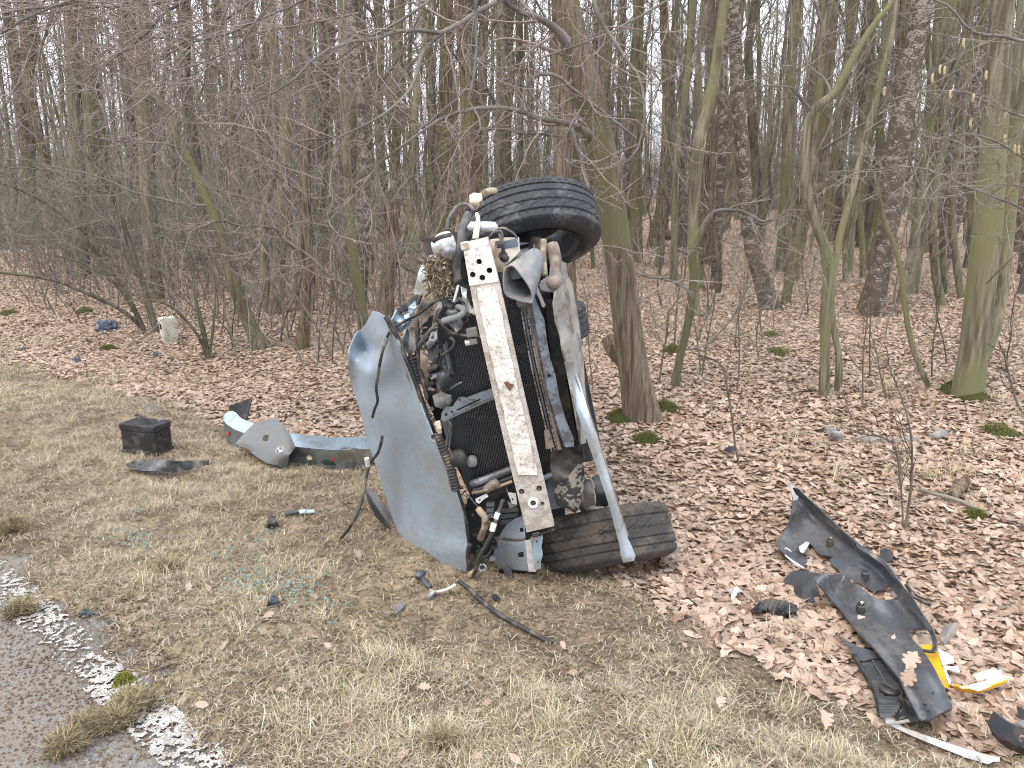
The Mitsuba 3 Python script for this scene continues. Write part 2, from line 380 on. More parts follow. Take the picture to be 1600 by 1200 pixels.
# ------------------------------------------------------------------ the ground, the road and its line
def axis(a, b, fine, far_lo, far_hi, k=1.22):
    mid = list(np.arange(a, b + 1e-6, fine))
    lo, s = [], fine
    while (lo[-1] if lo else a) > far_lo:
        s *= k; lo.append((lo[-1] if lo else a) - s)
    hi, s = [], fine
    while (hi[-1] if hi else b) < far_hi:
        s *= k; hi.append((hi[-1] if hi else b) + s)
    return np.array(lo[::-1] + mid + hi)
gx, gy = axis(-5.5, 5.0, 0.055, -190, 190), axis(1.4, 9.5, 0.055, -60, 220)
GX, GY = np.meshgrid(gx, gy)
i, j = np.meshgrid(np.arange(len(gy) - 1), np.arange(len(gx) - 1), indexing='ij')
a = i * len(gx) + j
obj('ground', (np.stack([GX, GY, gh(GX, GY)], -1).reshape(-1, 3), np.stack([a, a + 1, a + len(gx) + 1, a + len(gx)], -1).reshape(-1, 4)), 'mat_ground', smooth=True,
    kind='structure', label='ground of trodden grass verge and leaf-covered forest floor')
DX, DY = 0.762, -0.648      # along the road
def sn(s, n, z): return np.stack([s * DX + n * NX, s * DY + n * NY, np.zeros_like(s) + z], -1)
s_, n_ = np.meshgrid(axis(-6, 4, 0.1, -150, 150, 1.3), np.concatenate([[-6.0, -4, -2, -1], np.arange(-.5, 1.16, .06)]), indexing='ij')
i, j = np.meshgrid(np.arange(s_.shape[0] - 1), np.arange(s_.shape[1] - 1), indexing='ij')
a = i * s_.shape[1] + j
obj('road', (sn(s_, n_, -0.012 * sstep(.6, 1.15, n_)).reshape(-1, 3), np.stack([a, a + s_.shape[1], a + s_.shape[1] + 1, a + 1], -1).reshape(-1, 4)), 'mat_road', smooth=True,
    kind='structure', label='rough grey asphalt of the road edge with earth spilled on it')
ss, nn = np.meshgrid(np.arange(-6, 3, .0055), np.arange(.79, .945, .0055), indexing='ij')
pp = sn(ss, nn, 0)
keep = (meshkit.fbm(pp * 85, 2, 21) * .62 + meshkit.fbm(pp * 3.3, 2, 25) * .38 + .05 * np.cos((nn - .865) * 30) - .11 * np.exp(-((ss + 2.98) / .27) ** 2)) > 0.525
i, j = np.nonzero(keep[:-1, :-1]); a = i * ss.shape[1] + j
q = np.stack([a, a + ss.shape[1], a + ss.shape[1] + 1, a + 1], -1)
V = sn(ss, nn, 0.0045).reshape(-1, 3) + np.pad(rng.normal(size=(ss.size, 2)) * .0014, ((0, 0), (0, 1)))
u, inv = np.unique(q, return_inverse=True)
obj('road_marking', (V[u], inv.reshape(q.shape)), 'mat_line', kind='structure', label='worn flaking white edge line on the road')

# ------------------------------------------------------------------ fallen leaves
def leaf_template(kind, r):
    if kind == 0 or kind == 2:      # lobed oak leaf: half outlines either side of a bent midrib
        k = 6 if kind == 0 else 44
        t = np.linspace(.06, .97, k)
        env = .30 * np.sin(np.pi * np.clip(t, 0, 1) ** 1.25) ** .75
        off = r.uniform(-.02, .02, 2)
        def side(s_): return np.stack([t - .035 * np.cos(2 * np.pi * t * 4.3), s_ * env * (.78 + .27 * np.cos(2 * np.pi * (t + off[int(s_ > 0)]) * (4.3 if kind == 2 else 2.6) - 2.6)), 0 * t], 1)
        mid = np.stack([np.linspace(-.06, 1.0, k), 0 * t, 0 * t], 1)
        V = np.vstack([mid, side(1.0), side(-1.0)]) - [.5, 0, 0]
        i = np.arange(k - 1)
        F = np.vstack([np.stack([i, i + 1, k + i + 1], 1), np.stack([i, k + i + 1, k + i], 1), np.stack([i, 2 * k + i + 1, i + 1], 1), np.stack([i, 2 * k + i, 2 * k + i + 1], 1)])
    elif kind == 4:    # six-cornered, bent along the midrib
        V = np.array([(-.5, 0, 0), (-.15, .27, 0), (.25, .22, 0), (.5, 0, 0), (.2, -.25, 0), (-.2, -.22, 0)], float); F = np.array([(0, 3, 1), (1, 3, 2), (0, 5, 3), (5, 4, 3)])
    elif kind == 3:    # far off: a folded lozenge
        V = np.array([(-.5, 0, 0), (0, .26, 0), (.5, 0, 0), (0, -.26, 0)], float); F = np.array([(0, 2, 1), (0, 3, 2)])
    else:              # simple pointed leaf
        V = np.array([(-.5, 0, 0), (-.2, .24, 0), (.2, .22, 0), (.5, 0, 0), (.2, -.22, 0), (-.2, -.24, 0), (-.1, 0, 0), (.2, 0, 0)], float)
        F = np.array([(6, 1, 0), (7, 2, 1), (6, 7, 1), (7, 3, 2), (6, 0, 5), (7, 6, 5), (7, 5, 4), (7, 4, 3)])
    x, y = V[:, 0], V[:, 1]
    V[:, 2] = r.uniform(.2, .9) * y ** 2 + r.uniform(-.5, .5) * x ** 2 + r.uniform(-.4, .4) * x * y + .03 * np.sin(9 * x + 7 * y)
    return V, F
LEAFCOL = np.array([(.59, .455, .37), (.55, .41, .325), (.49, .37, .29), (.66, .53, .445), (.41, .285, .21), (.30, .20, .145), (.58, .46, .375), (.62, .50, .415), (.52, .415, .345), (.40, .32, .265)])
def scatter_leaves(xy, size, kind, r, lift=.018, tilt=.35, col=None):
    N = len(xy)
    Vs, Fs, Cs, o = [], [], [], 0
    temps = [leaf_template(kind, r) for _ in range(8)]
    which = r.integers(0, 8, N)
    z = gh(xy[:, 0], xy[:, 1])
    for w, (V, F) in enumerate(temps):
        m = which == w; k = m.sum()
        if not k: continue
        az = r.uniform(0, 2 * np.pi, k)
        nrm = unit(np.stack([r.normal(size=k) * tilt, r.normal(size=k) * tilt, np.ones(k)], -1))
        ax = unit(np.cross(nrm, np.stack([np.cos(az), np.sin(az), np.zeros(k)], -1)))
        bx = np.cross(nrm, ax)
        s = size * r.uniform(.62, 1.25, k)
        P = (V[None, :, :1] * ax[:, None] + V[None, :, 1:2] * bx[:, None] + V[None, :, 2:] * nrm[:, None] * r.choice([-1, 1, 1], k)[:, None, None]) * s[:, None, None]
        base = np.stack([xy[m, 0], xy[m, 1], z[m] + r.uniform(.004, lift, k)], -1)
        base[:, 2] = np.maximum(base[:, 2], z[m] - P[..., 2].min(1) * .55)
        P = P + base[:, None]
        c = (LEAFCOL if col is None else col)[r.choice(len(LEAFCOL if col is None else col), k)] * np.array([.75, .725, .705]) * r.uniform(.82, 1.14, (k, 1))
        c = np.broadcast_to(c[:, None], P.shape) * r.uniform(.9, 1.08, P.shape[:2])[..., None]
        Vs.append(P.reshape(-1, 3)); Cs.append(c.reshape(-1, 3))
        Fs.append((F[None] + (np.arange(k) * len(V))[:, None, None]).reshape(-1, 3) + o); o += k * len(V)
    return np.vstack(Vs), np.vstack(Fs), np.clip(np.vstack(Cs), .02, .85)
def edge_n(x, y):
    p = np.stack([x, y, x * 0], -1)
    return NX * x + NY * y - np.interp(x, [-5, -3.5, -2.4, -1.7, -.6, 0, .5, .9, 1.5, 5], [2.4, 2.62, 2.72, 2.66, 2.80, 2.63, 2.45, 2.35, 2.36, 2.4]) - .26 * (meshkit.fbm(p * 1.9, 3, 31) - .5) - .16 * (meshkit.fbm(p * 8, 2, 32) - .5)
def leaf_spots(N, y0, y1, wide, r, power=1.0):
    out = []
    while sum(map(len, out)) < N:
        y = y0 + (y1 - y0) * r.random(N) ** power
        x = r.uniform(-1, 1, N) * (0.72 * y + wide)
        e = edge_n(x, y)
        ok = r.random(N) < sstep(-.08, .12, e)
        out.append(np.stack([x, y], -1)[ok])
    return np.vstack(out)[:N]
r1 = np.random.default_rng(11)
parts = [scatter_leaves(leaf_spots(24000, 1.6, 6.4, 0.5, r1), .069, 0, r1, .016, .28),
         scatter_leaves(leaf_spots(70000, 6.0, 10.5, .8, r1), .050, 4, r1, .014, .28), scatter_leaves(leaf_spots(75000, 10, 18, .8, r1), .066, 3, r1),
         scatter_leaves(leaf_spots(60000, 17, 44, 1.0, r1, .9), .11, 3, r1)]
V, F = join([(v, f) for v, f, _ in parts])
obj('fallen_leaves', (V, F), 'mat_leaf', color=np.vstack([c for *_, c in parts]), smooth=True, kind='stuff',
    label='thick carpet of dry tan and brown oak leaves on the forest floor')

# ------------------------------------------------------------------ grass on the verge
STRAW = np.array([(.53, .45, .325), (.46, .38, .27), (.63, .56, .43), (.37, .30, .215), (.30, .245, .18), (.57, .495, .375)])
GREEN = np.array([(.22, .23, .07), (.28, .27, .10), (.17, .19, .06)])
def blades(xy, L, Wd, lean, r, green=0.05, z=None, colors=None):
    N = len(xy)
    z = gh(xy[:, 0], xy[:, 1]) - .004 if z is None else z
    az = r.uniform(0, 2 * np.pi, N) if np.isscalar(lean) or lean.ndim == 1 else None
    h = np.stack([np.cos(az), np.sin(az), np.zeros(N)], -1)
    le = lean * r.uniform(.6, 1.2, N)
    up = np.array([0, 0, 1.0])
    d1 = unit(h * np.sin(le * .75)[:, None] + up * np.cos(le * .75)[:, None])
    d2 = unit(h * np.sin(np.minimum(le * 1.35, 1.62))[:, None] + up * np.cos(np.minimum(le * 1.35, 1.62))[:, None] + r.normal(size=(N, 3)) * .25)
    side = unit(np.cross(d1, up) + 1e-6) * (Wd * r.uniform(.6, 1.4, N))[:, None] * .5
    p0 = np.stack([xy[:, 0], xy[:, 1], z], -1)
    Ln = (L * r.uniform(.5, 1.4, N))[:, None]
    p1 = p0 + d1 * Ln * .5; p2 = p1 + d2 * Ln * .55
    p2[:, 2] = np.maximum(p2[:, 2], p0[:, 2] + .004)
    V = np.stack([p0 - side, p0 + side, p1 - side * .8, p1 + side * .8, p2], 1).reshape(-1, 3)
    F = (np.array([(0, 1, 3), (0, 3, 2), (2, 3, 4)])[None] + (np.arange(N) * 5)[:, None, None]).reshape(-1, 3)
    g = r.random(N) < green
    c = np.where(g[:, None], GREEN[r.integers(0, 3, N)], (STRAW if colors is None else colors)[r.integers(0, len(STRAW if colors is None else colors), N)]) * r.uniform(.75, 1.2, (N, 1))
    return V, F, np.repeat(np.clip(c, 0.01, .8), 5, 0)
r2 = np.random.default_rng(12)
def verge_spots(N, r, flat_=False):
    out = []
    while sum(map(len, out)) < N:
        y = 1.45 + 8.5 * r.random(N) ** 1.7
        x = r.uniform(-1, 1, N) * (0.72 * y + .4)
        p = np.stack([x, y, x * 0], -1)
        n = NX * x + NY * y
        e = edge_n(x, y)
        f = meshkit.fbm(p * 1.5, 3, 41) * .55 + meshkit.fbm(p * 7, 2, 42) * .45
        bare = np.exp(-(((x + .55) / .9) ** 2 + ((y - 2.5) / .42) ** 2)) * .22 + np.exp(-(((x + .05) / .5) ** 2 + ((y - 2.85) / .3) ** 2)) * .34 + np.exp(-(((x - .25) / .3) ** 2 + ((y - 2.62) / .16) ** 2)) * .2 + np.exp(-((e + .10) / .13) ** 2) * sstep(.45, .8, x) * .32 + np.exp(-(((x + .9) / .45) ** 2 + ((y - 3.5) / .25) ** 2)) * .12
        d = (np.clip(.75 - bare * 2.2 + (f - .5), .12, 1) if flat_ else sstep(.40, .60, f - bare)) * (sstep(.80, 1.02, n) if flat_ else sstep(.98, 1.35, n)) * sstep(.15, -.12, e) + .012 * sstep(.5, .0, e)
        ok = r.random(N) < d
        out.append(np.stack([x, y], -1)[ok])
    return np.vstack(out)[:N]
xy = verge_spots(108000, r2)
gz = meshkit.fbm(np.pad(xy, ((0, 0), (0, 1))) * 2.2, 3, 44)
V1 = blades(xy, np.full(len(xy), .044), np.full(len(xy), .0027), 1.45 + 0 * gz, r2, green=np.clip((gz - .54) * 1.2, .03, .3))
# standing tussocks
tx = verge_spots(330, r2); tx = np.repeat(tx, 50, 0) + r2.normal(size=(330 * 50, 2)) * .022
V2 = blades(tx, np.full(len(tx), .085), np.full(len(tx), .0024), .95 + 0 * tx[:, 0], r2, green=.04)
xf = verge_spots(88000, r2, True)
BROWN = np.array([(.31, .245, .18), (.42, .35, .265), (.21, .16, .12), (.52, .45, .345), (.15, .115, .085), (.37, .315, .25)])
V4 = blades(xf, np.full(len(xf), .034), np.full(len(xf), .0030), 1.62 + 0 * xf[:, 0], r2, green=.05, z=gh(xf[:, 0], xf[:, 1]) + r2.uniform(0, .010, len(xf)), colors=BROWN)
V3x = leaf_spots(700, 2.0, 9.0, .4, r2); V3x = V3x[(np.hypot((V3x[:, 0] - 1.35) * .8, V3x[:, 1] - 2.75) > .95)]; V3x = np.repeat(V3x[meshkit.fbm(np.pad(V3x, ((0, 0), (0, 1))) * .9, 2, 47) > .55], 26, 0); V3x = V3x + r2.normal(size=V3x.shape) * .05
V3 = blades(V3x, np.full(len(V3x), .13), np.full(len(V3x), .0028), .95 + 0 * V3x[:, 0], r2, green=.25)
V, F = join([(v, f) for v, f, _ in (V1, V2, V3, V4)])
obj('dry_grass', (V, F), 'mat_grass', color=np.vstack([c for *_, c in (V1, V2, V3, V4)]), kind='stuff', label='matted straw-coloured winter grass on the road verge')

# ------------------------------------------------------------------ crumbs of soil
CL = trimesh.Trimesh([(1, 0, 0), (-1, 0, 0), (0, 1, 0), (0, -1, 0), (0, 0, 1), (0, 0, -1)], [(0, 2, 4), (2, 1, 4), (1, 3, 4), (3, 0, 4), (2, 0, 5), (1, 2, 5), (3, 1, 5), (0, 3, 5)], process=False)
def clods(xy, size, r, c0, c1):
    N = len(xy); V = np.asarray(CL.vertices)
    s = np.minimum(size * np.exp(r.normal(size=N) * .5), np.where(NX * xy[:, 0] + NY * xy[:, 1] < .98, .0065, .014))
    P = V[None] * r.uniform(.55, 1.25, (N, len(V), 1)) * np.stack([s, s * r.uniform(.6, 1.2, N), s * .7], -1)[:, None]
    P = P + np.stack([xy[:, 0], xy[:, 1], np.maximum(gh(xy[:, 0], xy[:, 1]), 0 * s) + s * .2], -1)[:, None]
    c = np.array(c0) + (np.array(c1) - c0) * r.random((N, 1))
    return P.reshape(-1, 3), (np.asarray(CL.faces)[None] + (np.arange(N) * len(V))[:, None, None]).reshape(-1, 3), np.repeat(c, len(V), 0)
r3 = np.random.default_rng(13)
xs = []
for cx, cy, sx, sy, k in ((-.3, 2.55, .75, .3, 4200), (-.1, 2.9, .5, .25, 2600), (-1.15, 2.25, .5, .45, 2200), (-1.5, 4.55, .3, .18, 500), (1.15, 2.2, .5, .12, 2500), (-1.75, 2.5, .35, .4, 2600), (-1.35, 2.1, .3, .3, 2200), (-.8, 3.6, .4, .3, 700), (-.2, 3.9, .4, .2, 500), (.3, 2.75, .3, .2, 500)):
    if (cx, cy) == (1.15, 2.2):
        t = r3.normal(size=k) * .3; xs.append(np.stack([1.05 + t * .76 + r3.normal(size=k) * .06, 2.10 - t * .30 + r3.normal(size=k) * .06], -1))
    else:
        xs.append(np.stack([cx + r3.normal(size=k) * sx, cy + r3.normal(size=k) * sy], -1))
xs = np.vstack(xs); xs = xs[(NX * xs[:, 0] + NY * xs[:, 1] > .42) & (edge_n(xs[:, 0], xs[:, 1]) < .2)]
more = verge_spots(11000, r3, True); xs = np.vstack([xs, more])
V, F, c = clods(xs, .0048, r3, (.095, .072, .054), (.25, .20, .15))
obj('soil', (V, F), 'mat_soil', color=c, kind='stuff', label='loose crumbs of torn up brown soil on the verge')

# ------------------------------------------------------------------ trees
r4 = np.random.default_rng(21)
class Geo:
    def __init__(s): s.m = []
    def tube(s, P, R, k): s.m.append(tubes(P, R, k))
    def get(s): return join(s.m)

def trunk_mesh(P, R, k, lump=.08, flare=0.0, seed=0, noise_scale=2.5):
    P, R = np.asarray(P, float), np.asarray(R, float)
    V, F = tubes(P, R, k)
    n = len(P)
    V = V.reshape(n, k, 3)
    c = P[:, None]
    off = V - c
    l = meshkit.fbm(V * np.array([1, 1, .45]) * noise_scale / max(R[n // 3], .02) * .12, 3, seed) - .5
    ang = np.arange(k) * 2 * np.pi / k
    s = 1 + lump * 2 * l
    if flare:
        z = np.linalg.norm(P - P[0], axis=1)
        w = np.exp(-np.maximum(z - .12, 0) / .16)[:, None]
        s = s + flare * w * (1 + .55 * np.cos(ang * 3 + seed) + .35 * np.cos(ang * 5 + 2 * seed))
    return (c + off * s[..., None]).reshape(-1, 3), F

def traced(pts, Y, dy=0.0):
    """pixel polyline -> world points at distance Y (drifting by dy metres over its length)"""
    pts = np.asarray(pts, float)
    t = np.linspace(0, 1, len(pts))
    return at_y(pts[:, 0], pts[:, 1], Y + dy * t)

def pxr(P, wpx):
    return np.asarray(wpx, float) * ((P - EYE) @ FWD) / FPX * .5

def tree(name, label, cat, bark_, pts, wpx, top=14.0, dy=0.0, k=12, limbs=(), n_limbs=7, limb0=.35, twig='mat_twig_grey', side_twigs=26, seed=1, flare=.25, lump=.07, group=None, more_trunks=(), twig_len=.9, base_h=0.0, catkins=(), spread=48, lim_len=.30, dense=5, up=.03, moss=None, sub=14):
    r = np.random.default_rng(seed)
    key = thing(name, label, cat, group)
    base = on_ground(pts[0][0], pts[0][1])
    Y = base[1]
    T_ = Geo(); G = Geo()
    trunks = []
    for q, (ps, ws, d) in enumerate([(pts, wpx, dy), *more_trunks]):
        P = traced(ps, Y, d); R = pxr(P, ws)
        if q == 0 and flare:
            P = np.vstack([P[:1] - (P[1] - P[0]) / np.linalg.norm(P[1] - P[0]) * .25, P]); R = np.concatenate([R[:1] * 1.1, R])
        if P[-1, 2] < top and q == 0 and ps[-1][1] <= 20:
            d_ = unit(unit(P[-1] - P[-2]) + np.array([0, 0, 1.2])); L = top - P[-1, 2]
            ext = [P[-1] + d_ * L * f_ + r.normal(size=3) * .12 * L * f_ * np.array([1, 1, 0]) for f_ in (.25, .5, .75, 1)]
            P = np.vstack([P, ext]); R = np.concatenate([R, R[-1] * np.array([.8, .6, .4, .12])])
        n = max(12, len(P) * 4)
        PR = spline(np.hstack([P, R[:, None]]), n)
        V, F = trunk_mesh(PR[:, :3], PR[:, 3], k, lump, flare if q == 0 else 0, seed + q)
        T_.m.append((V, F)); trunks.append((PR[:, :3], PR[:, 3]))
    limb_sets = []
    for ps, ws, y0, d in limbs:
        P = traced(ps, Y + y0, d); R = pxr(P, ws) * .70
        PR = spline(np.hstack([P, R[:, None]]), 16)
        PR[:, :3] += np.cumsum(r.normal(size=(16, 3)) * .004, 0)
        obj('limb', tubes(PR[:, :3], PR[:, 3], 7), 'mat_limb', key, smooth=True)
        limb_sets.append((PR[None, :, :3], PR[None, :, 3]))
    P0, R0 = trunks[0]
    if n_limbs:
        P1, R1 = grow(P0[None], R0[None], n_limbs, limb0, .97, lim_len, spread, 9, .10, up, .42, .008, r=r)
        G.tube(P1, R1, 5)
        P2, R2 = grow(P1, R1, 6, .2, .95, .42, 48, 6, .16, .02, .5, .004, r=r)
        G.tube(P2, R2, 4)
        P3, R3 = grow(P2, R2, 4, .2, .95, .45, 48, 4, .2, .0, .5, .0025, r=r)
        G.tube(P3, R3, 3)
    for P, R in limb_sets:
        L = np.linalg.norm(np.diff(P[0], axis=0), axis=1).sum()
        m = max(3, int(L * sub))
        Pa, Ra = grow(P, R, m, .08, 1, min(.9, .95 * twig_len / L), 52, 8, .17, -.01, .42, .0022, flat_=.35, r=r, taper_len=.3)
        G.tube(Pa, Ra, 4)
        Pb, Rb = grow(Pa, Ra, dense, .15, .95, .42, 48, 5, .2, 0, .5, .0016, flat_=.3, r=r)
        G.tube(Pb, Rb, 3)
        Pc, Rc = grow(Pb, Rb, 3, .25, .95, .45, 45, 4, .2, 0, .6, .0012, flat_=.3, r=r)
        G.tube(Pc, Rc, 3)
    if side_twigs:   # thin shoots straight off the trunk
        Pa, Ra = grow(P0[None], R0[None], side_twigs, .05, .6, .05, 75, 7, .16, .02, .07, .0025, r=r, taper_len=.1)
        G.tube(Pa, Ra, 4)
        Pb, Rb = grow(Pa, Ra, 5, .2, .95, .45, 48, 4, .2, 0, .5, .0016, r=r)
        G.tube(Pb, Rb, 3)
    obj('trunk', T_.get(), bark_, key, smooth=True)
    if G.m: obj('crown', G.get(), twig, key, smooth=True)
    return key, limb_sets

tree('leaning_tree', 'big leaning tree with mossy foot right behind the upturned wreck', 'tree', 'mat_bark_lean',
     [(1004, 655), (995, 610), (985, 540), (972, 440), (962, 370), (950, 290), (938, 225), (918, 150), (900, 80), (885, 0)], [52, 48, 46, 45, 44, 46, 48, 48, 44, 40],
     k=24, seed=5, flare=.30, lump=.12, twig='mat_twig_pink', n_limbs=5, limb0=.7, side_twigs=12, dense=4, twig_len=.65, sub=8,
     limbs=[([(905, 110), (880, 50), (861, 31), (835, 18), (809, 3), (790, -20)], [34, 24, 16, 13, 12, 11], 0, -.5),
            ([(830, -30), (775, 2), (740, 20), (689, 51), (637, 43), (600, 54), (550, 60), (500, 79), (470, 112), (450, 127), (400, 152), (372, 172)], [13, 12, 11, 11, 9, 9, 8, 7, 6, 5, 4, 3], -.4, -1.1),
            ([(689, 51), (655, 85), (640, 130), (608, 165), (570, 188), (525, 215), (475, 240)], [9, 8, 7, 6, 5, 4, 3], -.6, -.9),
            ([(945, 228), (920, 208), (899, 196), (878, 190), (845, 185), (823, 176), (775, 168), (741, 172), (706, 185), (651, 223), (600, 262), (560, 310), (520, 352)], [22, 18, 15, 13, 12, 11, 10, 9, 8, 6, 5, 4, 3], 0, -1.0),
            ([(778, 168), (762, 148), (748, 130), (738, 125), (710, 150), (672, 180), (640, 205)], [10, 8, 8, 7, 6, 5, 4], -.3, -.4),
            ([(995, 216), (947, 182), (915, 158), (888, 137), (868, 122), (851, 119), (836, 122), (826, 133), (820, 152), (818, 172)], [5, 7, 8, 8, 9, 9, 9, 9, 8, 8], -.1, -.2),
            ([(880, 214), (840, 210), (800, 206), (760, 204), (735, 213), (700, 238), (668, 262)], [6, 6, 5, 5, 4, 4, 3], -.05, -.7),
            ([(1090, -30), (1010, 20), (960, 45), (920, 62), (868, 80), (830, 92), (790, 106), (740, 92)], [6, 6, 5, 5, 4, 4, 3, 2], -.2, -.5),
            ([(745, -20), (746, 60), (744, 105), (735, 160), (748, 180), (752, 200), (735, 235)], [9, 7, 6, 5, 4, 4, 3], -.8, -.2),
            ([(925, -30), (927, 10), (945, 45), (975, 90), (1000, 130), (1008, 180), (998, 235), (975, 262), (940, 275)], [12, 11, 9, 8, 7, 6, 5, 4, 3], -.5, -.3),
            ([(912, -20), (918, 60), (925, 100), (918, 140), (900, 175), (884, 205), (880, 240), (878, 285)], [5, 5, 5, 5, 5, 4, 3, 3], -.7, -.1),
            ([(895, 200), (905, 235), (916, 270), (925, 320), (930, 350), (938, 372), (945, 390)], [10, 9, 8, 7, 6, 5, 4], -.5, -.2)])
# branches that reach in from above, off the same kind of tree beside the road
tree('overhanging_tree', 'tree beside the road whose drooping pinkish branches fill the upper left', 'tree', 'mat_bark_brown',
     [(-560, 760), (-540, 500), (-500, 200), (-420, -150), (-330, -420)], [60, 52, 48, 46, 40], top=12, k=12, seed=9, twig='mat_twig_pink', n_limbs=4, limb0=.6, side_twigs=0, dense=5, twig_len=.95, sub=12,
     limbs=[([(620, -160), (430, -50), (360, -18), (300, 0), (250, 32), (232, 55), (212, 75), (175, 100), (140, 130), (100, 140), (60, 138)], [11, 10, 9, 8, 7, 6, 6, 5, 4, 3, 2], .2, .2),
            ([(600, -60), (430, 15), (360, 45), (300, 62), (250, 82), (207, 97), (170, 99)], [7, 6, 6, 5, 4, 3, 2], .0, .2),
            ([(620, -60), (420, -22), (300, 0), (225, 15), (150, 17), (62, 27), (0, 33), (-60, 40)], [10, 9, 8, 7, 6, 4, 4, 3], .6, .2),
            ([(560, 20), (430, 45), (300, 60), (225, 57), (150, 27), (80, 20)], [5, 5, 4, 4, 3, 2], .9, .1),
            ([(520, -60), (397, 0), (362, 27), (325, 52), (300, 61), (255, 95), (225, 105)], [8, 7, 6, 5, 5, 3, 2], .4, .2),
            ([(470, -60), (430, 0), (400, 40), (372, 77), (330, 100), (300, 110), (262, 118)], [5, 4, 4, 4, 3, 3, 2], -.3, .2),
            ([(360, 0), (337, 50), (322, 112), (300, 165), (270, 210), (228, 205)], [5, 4, 4, 3, 3, 2], -.2, .2),
            ([(720, -40), (600, 47), (562, 67), (535, 92), (507, 102), (470, 112), (400, 128), (352, 128)], [7, 6, 5, 4, 4, 3, 2, 2], .2, .3),
            ([(300, -60), (180, -20), (80, 12), (0, 20), (-80, 35)], [9, 8, 6, 5, 4], .1, .1),
            ([(200, -50), (120, -5), (60, 18), (10, 45), (-40, 60)], [7, 6, 5, 4, 3], -.2, .1),
            ([(660, 20), (620, 90), (585, 150), (560, 200), (500, 216), (440, 224)], [6, 5, 4, 3, 3, 2], .5, .3)])

tree('smooth_tree', 'smooth green-grey trunk with thick moss at its foot near the right edge', 'tree', 'mat_bark_green',
     [(1510, 622), (1518, 570), (1528, 490), (1541, 379), (1551, 250), (1560, 120), (1566, 0)], [46, 40, 42, 42, 38, 36, 34], k=18, seed=6, flare=.22, lump=.06, side_twigs=30, n_limbs=5,
     more_trunks=[([(1532, 560), (1556, 480), (1566, 400), (1580, 260), (1592, 130), (1604, -20)], [24, 28, 28, 26, 24, 22], .35)])
tree('birch_tree', 'dark birch with pale peeling patches leaning to the right', 'tree', 'mat_bark_birch',
     [(1361, 494), (1374, 430), (1388, 350), (1398, 270), (1416, 160), (1432, 60), (1441, 0)], [36, 30, 29, 30, 29, 29, 28], k=16, seed=7, twig='mat_twig_dark', flare=.16)
tree('birch_tree', 'dark birch leaning to the left above a broad slanting foot', 'tree', 'mat_bark_birch',
     [(1205, 483), (1188, 430), (1173, 379), (1164, 300), (1157, 216), (1150, 100), (1146, 0)], [32, 26, 23, 22, 21, 20, 20], k=14, seed=8, twig='mat_twig_dark', flare=.16)
tree('mossy_tree', 'straight trunk with a bright green mossy foot left of the moss-footed smooth trunk', 'tree', 'mat_bark_green',
     [(1424, 458), (1430, 410), (1436, 350), (1447, 270), (1460, 160), (1470, 80), (1480, 0)], [20, 21, 22, 24, 27, 28, 28], k=12, seed=10)
tree('crooked_tree', 'crooked slender tree that forks and bends to the upper right', 'tree', 'mat_bark_green',
     [(1287, 620), (1289, 550), (1291, 487), (1296, 440), (1292, 400), (1275, 350), (1262, 300), (1257, 240), (1262, 195), (1271, 173), (1303, 146), (1322, 112), (1341, 76), (1372, 30), (1392, 5)], [16, 15, 19, 20, 18, 14, 13, 14, 14, 13, 13, 12, 11, 9, 8],
     k=12, seed=12, n_limbs=0, top=3, side_twigs=30, flare=.15,
     more_trunks=[([(1293, 470), (1303, 420), (1310, 379), (1328, 310), (1346, 243), (1372, 140), (1398, 30), (1405, -60)], [10, 12, 11, 10, 10, 10, 9, 8], .3), ([(1311, 545), (1308, 610)], [9, 9], 0), ([(1299, 480), (1304, 520), (1311, 560), (1312, 605)], [11, 10, 9, 8], -.05)],
     limbs=[([(1300, 148), (1290, 125), (1278, 112), (1262, 95), (1255, 75), (1254, 40)], [7, 6, 5, 5, 4, 4], 0, .2), ([(1268, 175), (1252, 150), (1235, 135), (1210, 130), (1194, 128)], [7, 6, 5, 4, 3], 0, -.2),
            ([(1338, 82), (1336, 65), (1337, 50)], [8, 7, 6], 0, 0), ([(1262, 180), (1240, 100), (1238, 60), (1235, 0)], [4, 4, 3, 3], 0, .1)])
tree('crooked_sapling', 'thin stem that sweeps up to the left between the dark birch and the moss-footed trunk', 'tree', 'mat_bark_green',
     [(1452, 606), (1438, 575), (1424, 535), (1413, 470), (1409, 430), (1398, 385), (1384, 350), (1373, 303), (1366, 270)], [9, 9, 9, 9, 8, 8, 7, 6, 5], k=8, seed=13, n_limbs=0, top=2, side_twigs=16, flare=.1,
     limbs=[([(1408, 420), (1430, 360), (1455, 300), (1470, 282)], [6, 5, 4, 3], 0, .2)])
tree('pale_tree', 'pale green-grey trunk curving up to the right in the middle distance', 'tree', 'mat_bark_green',
     [(1087, 494), (1084, 430), (1082, 379), (1085, 300), (1093, 217), (1106, 165), (1118, 110), (1126, 50), (1133, 0)], [15, 15, 17, 19, 21, 18, 17, 16, 15], k=12, seed=14)
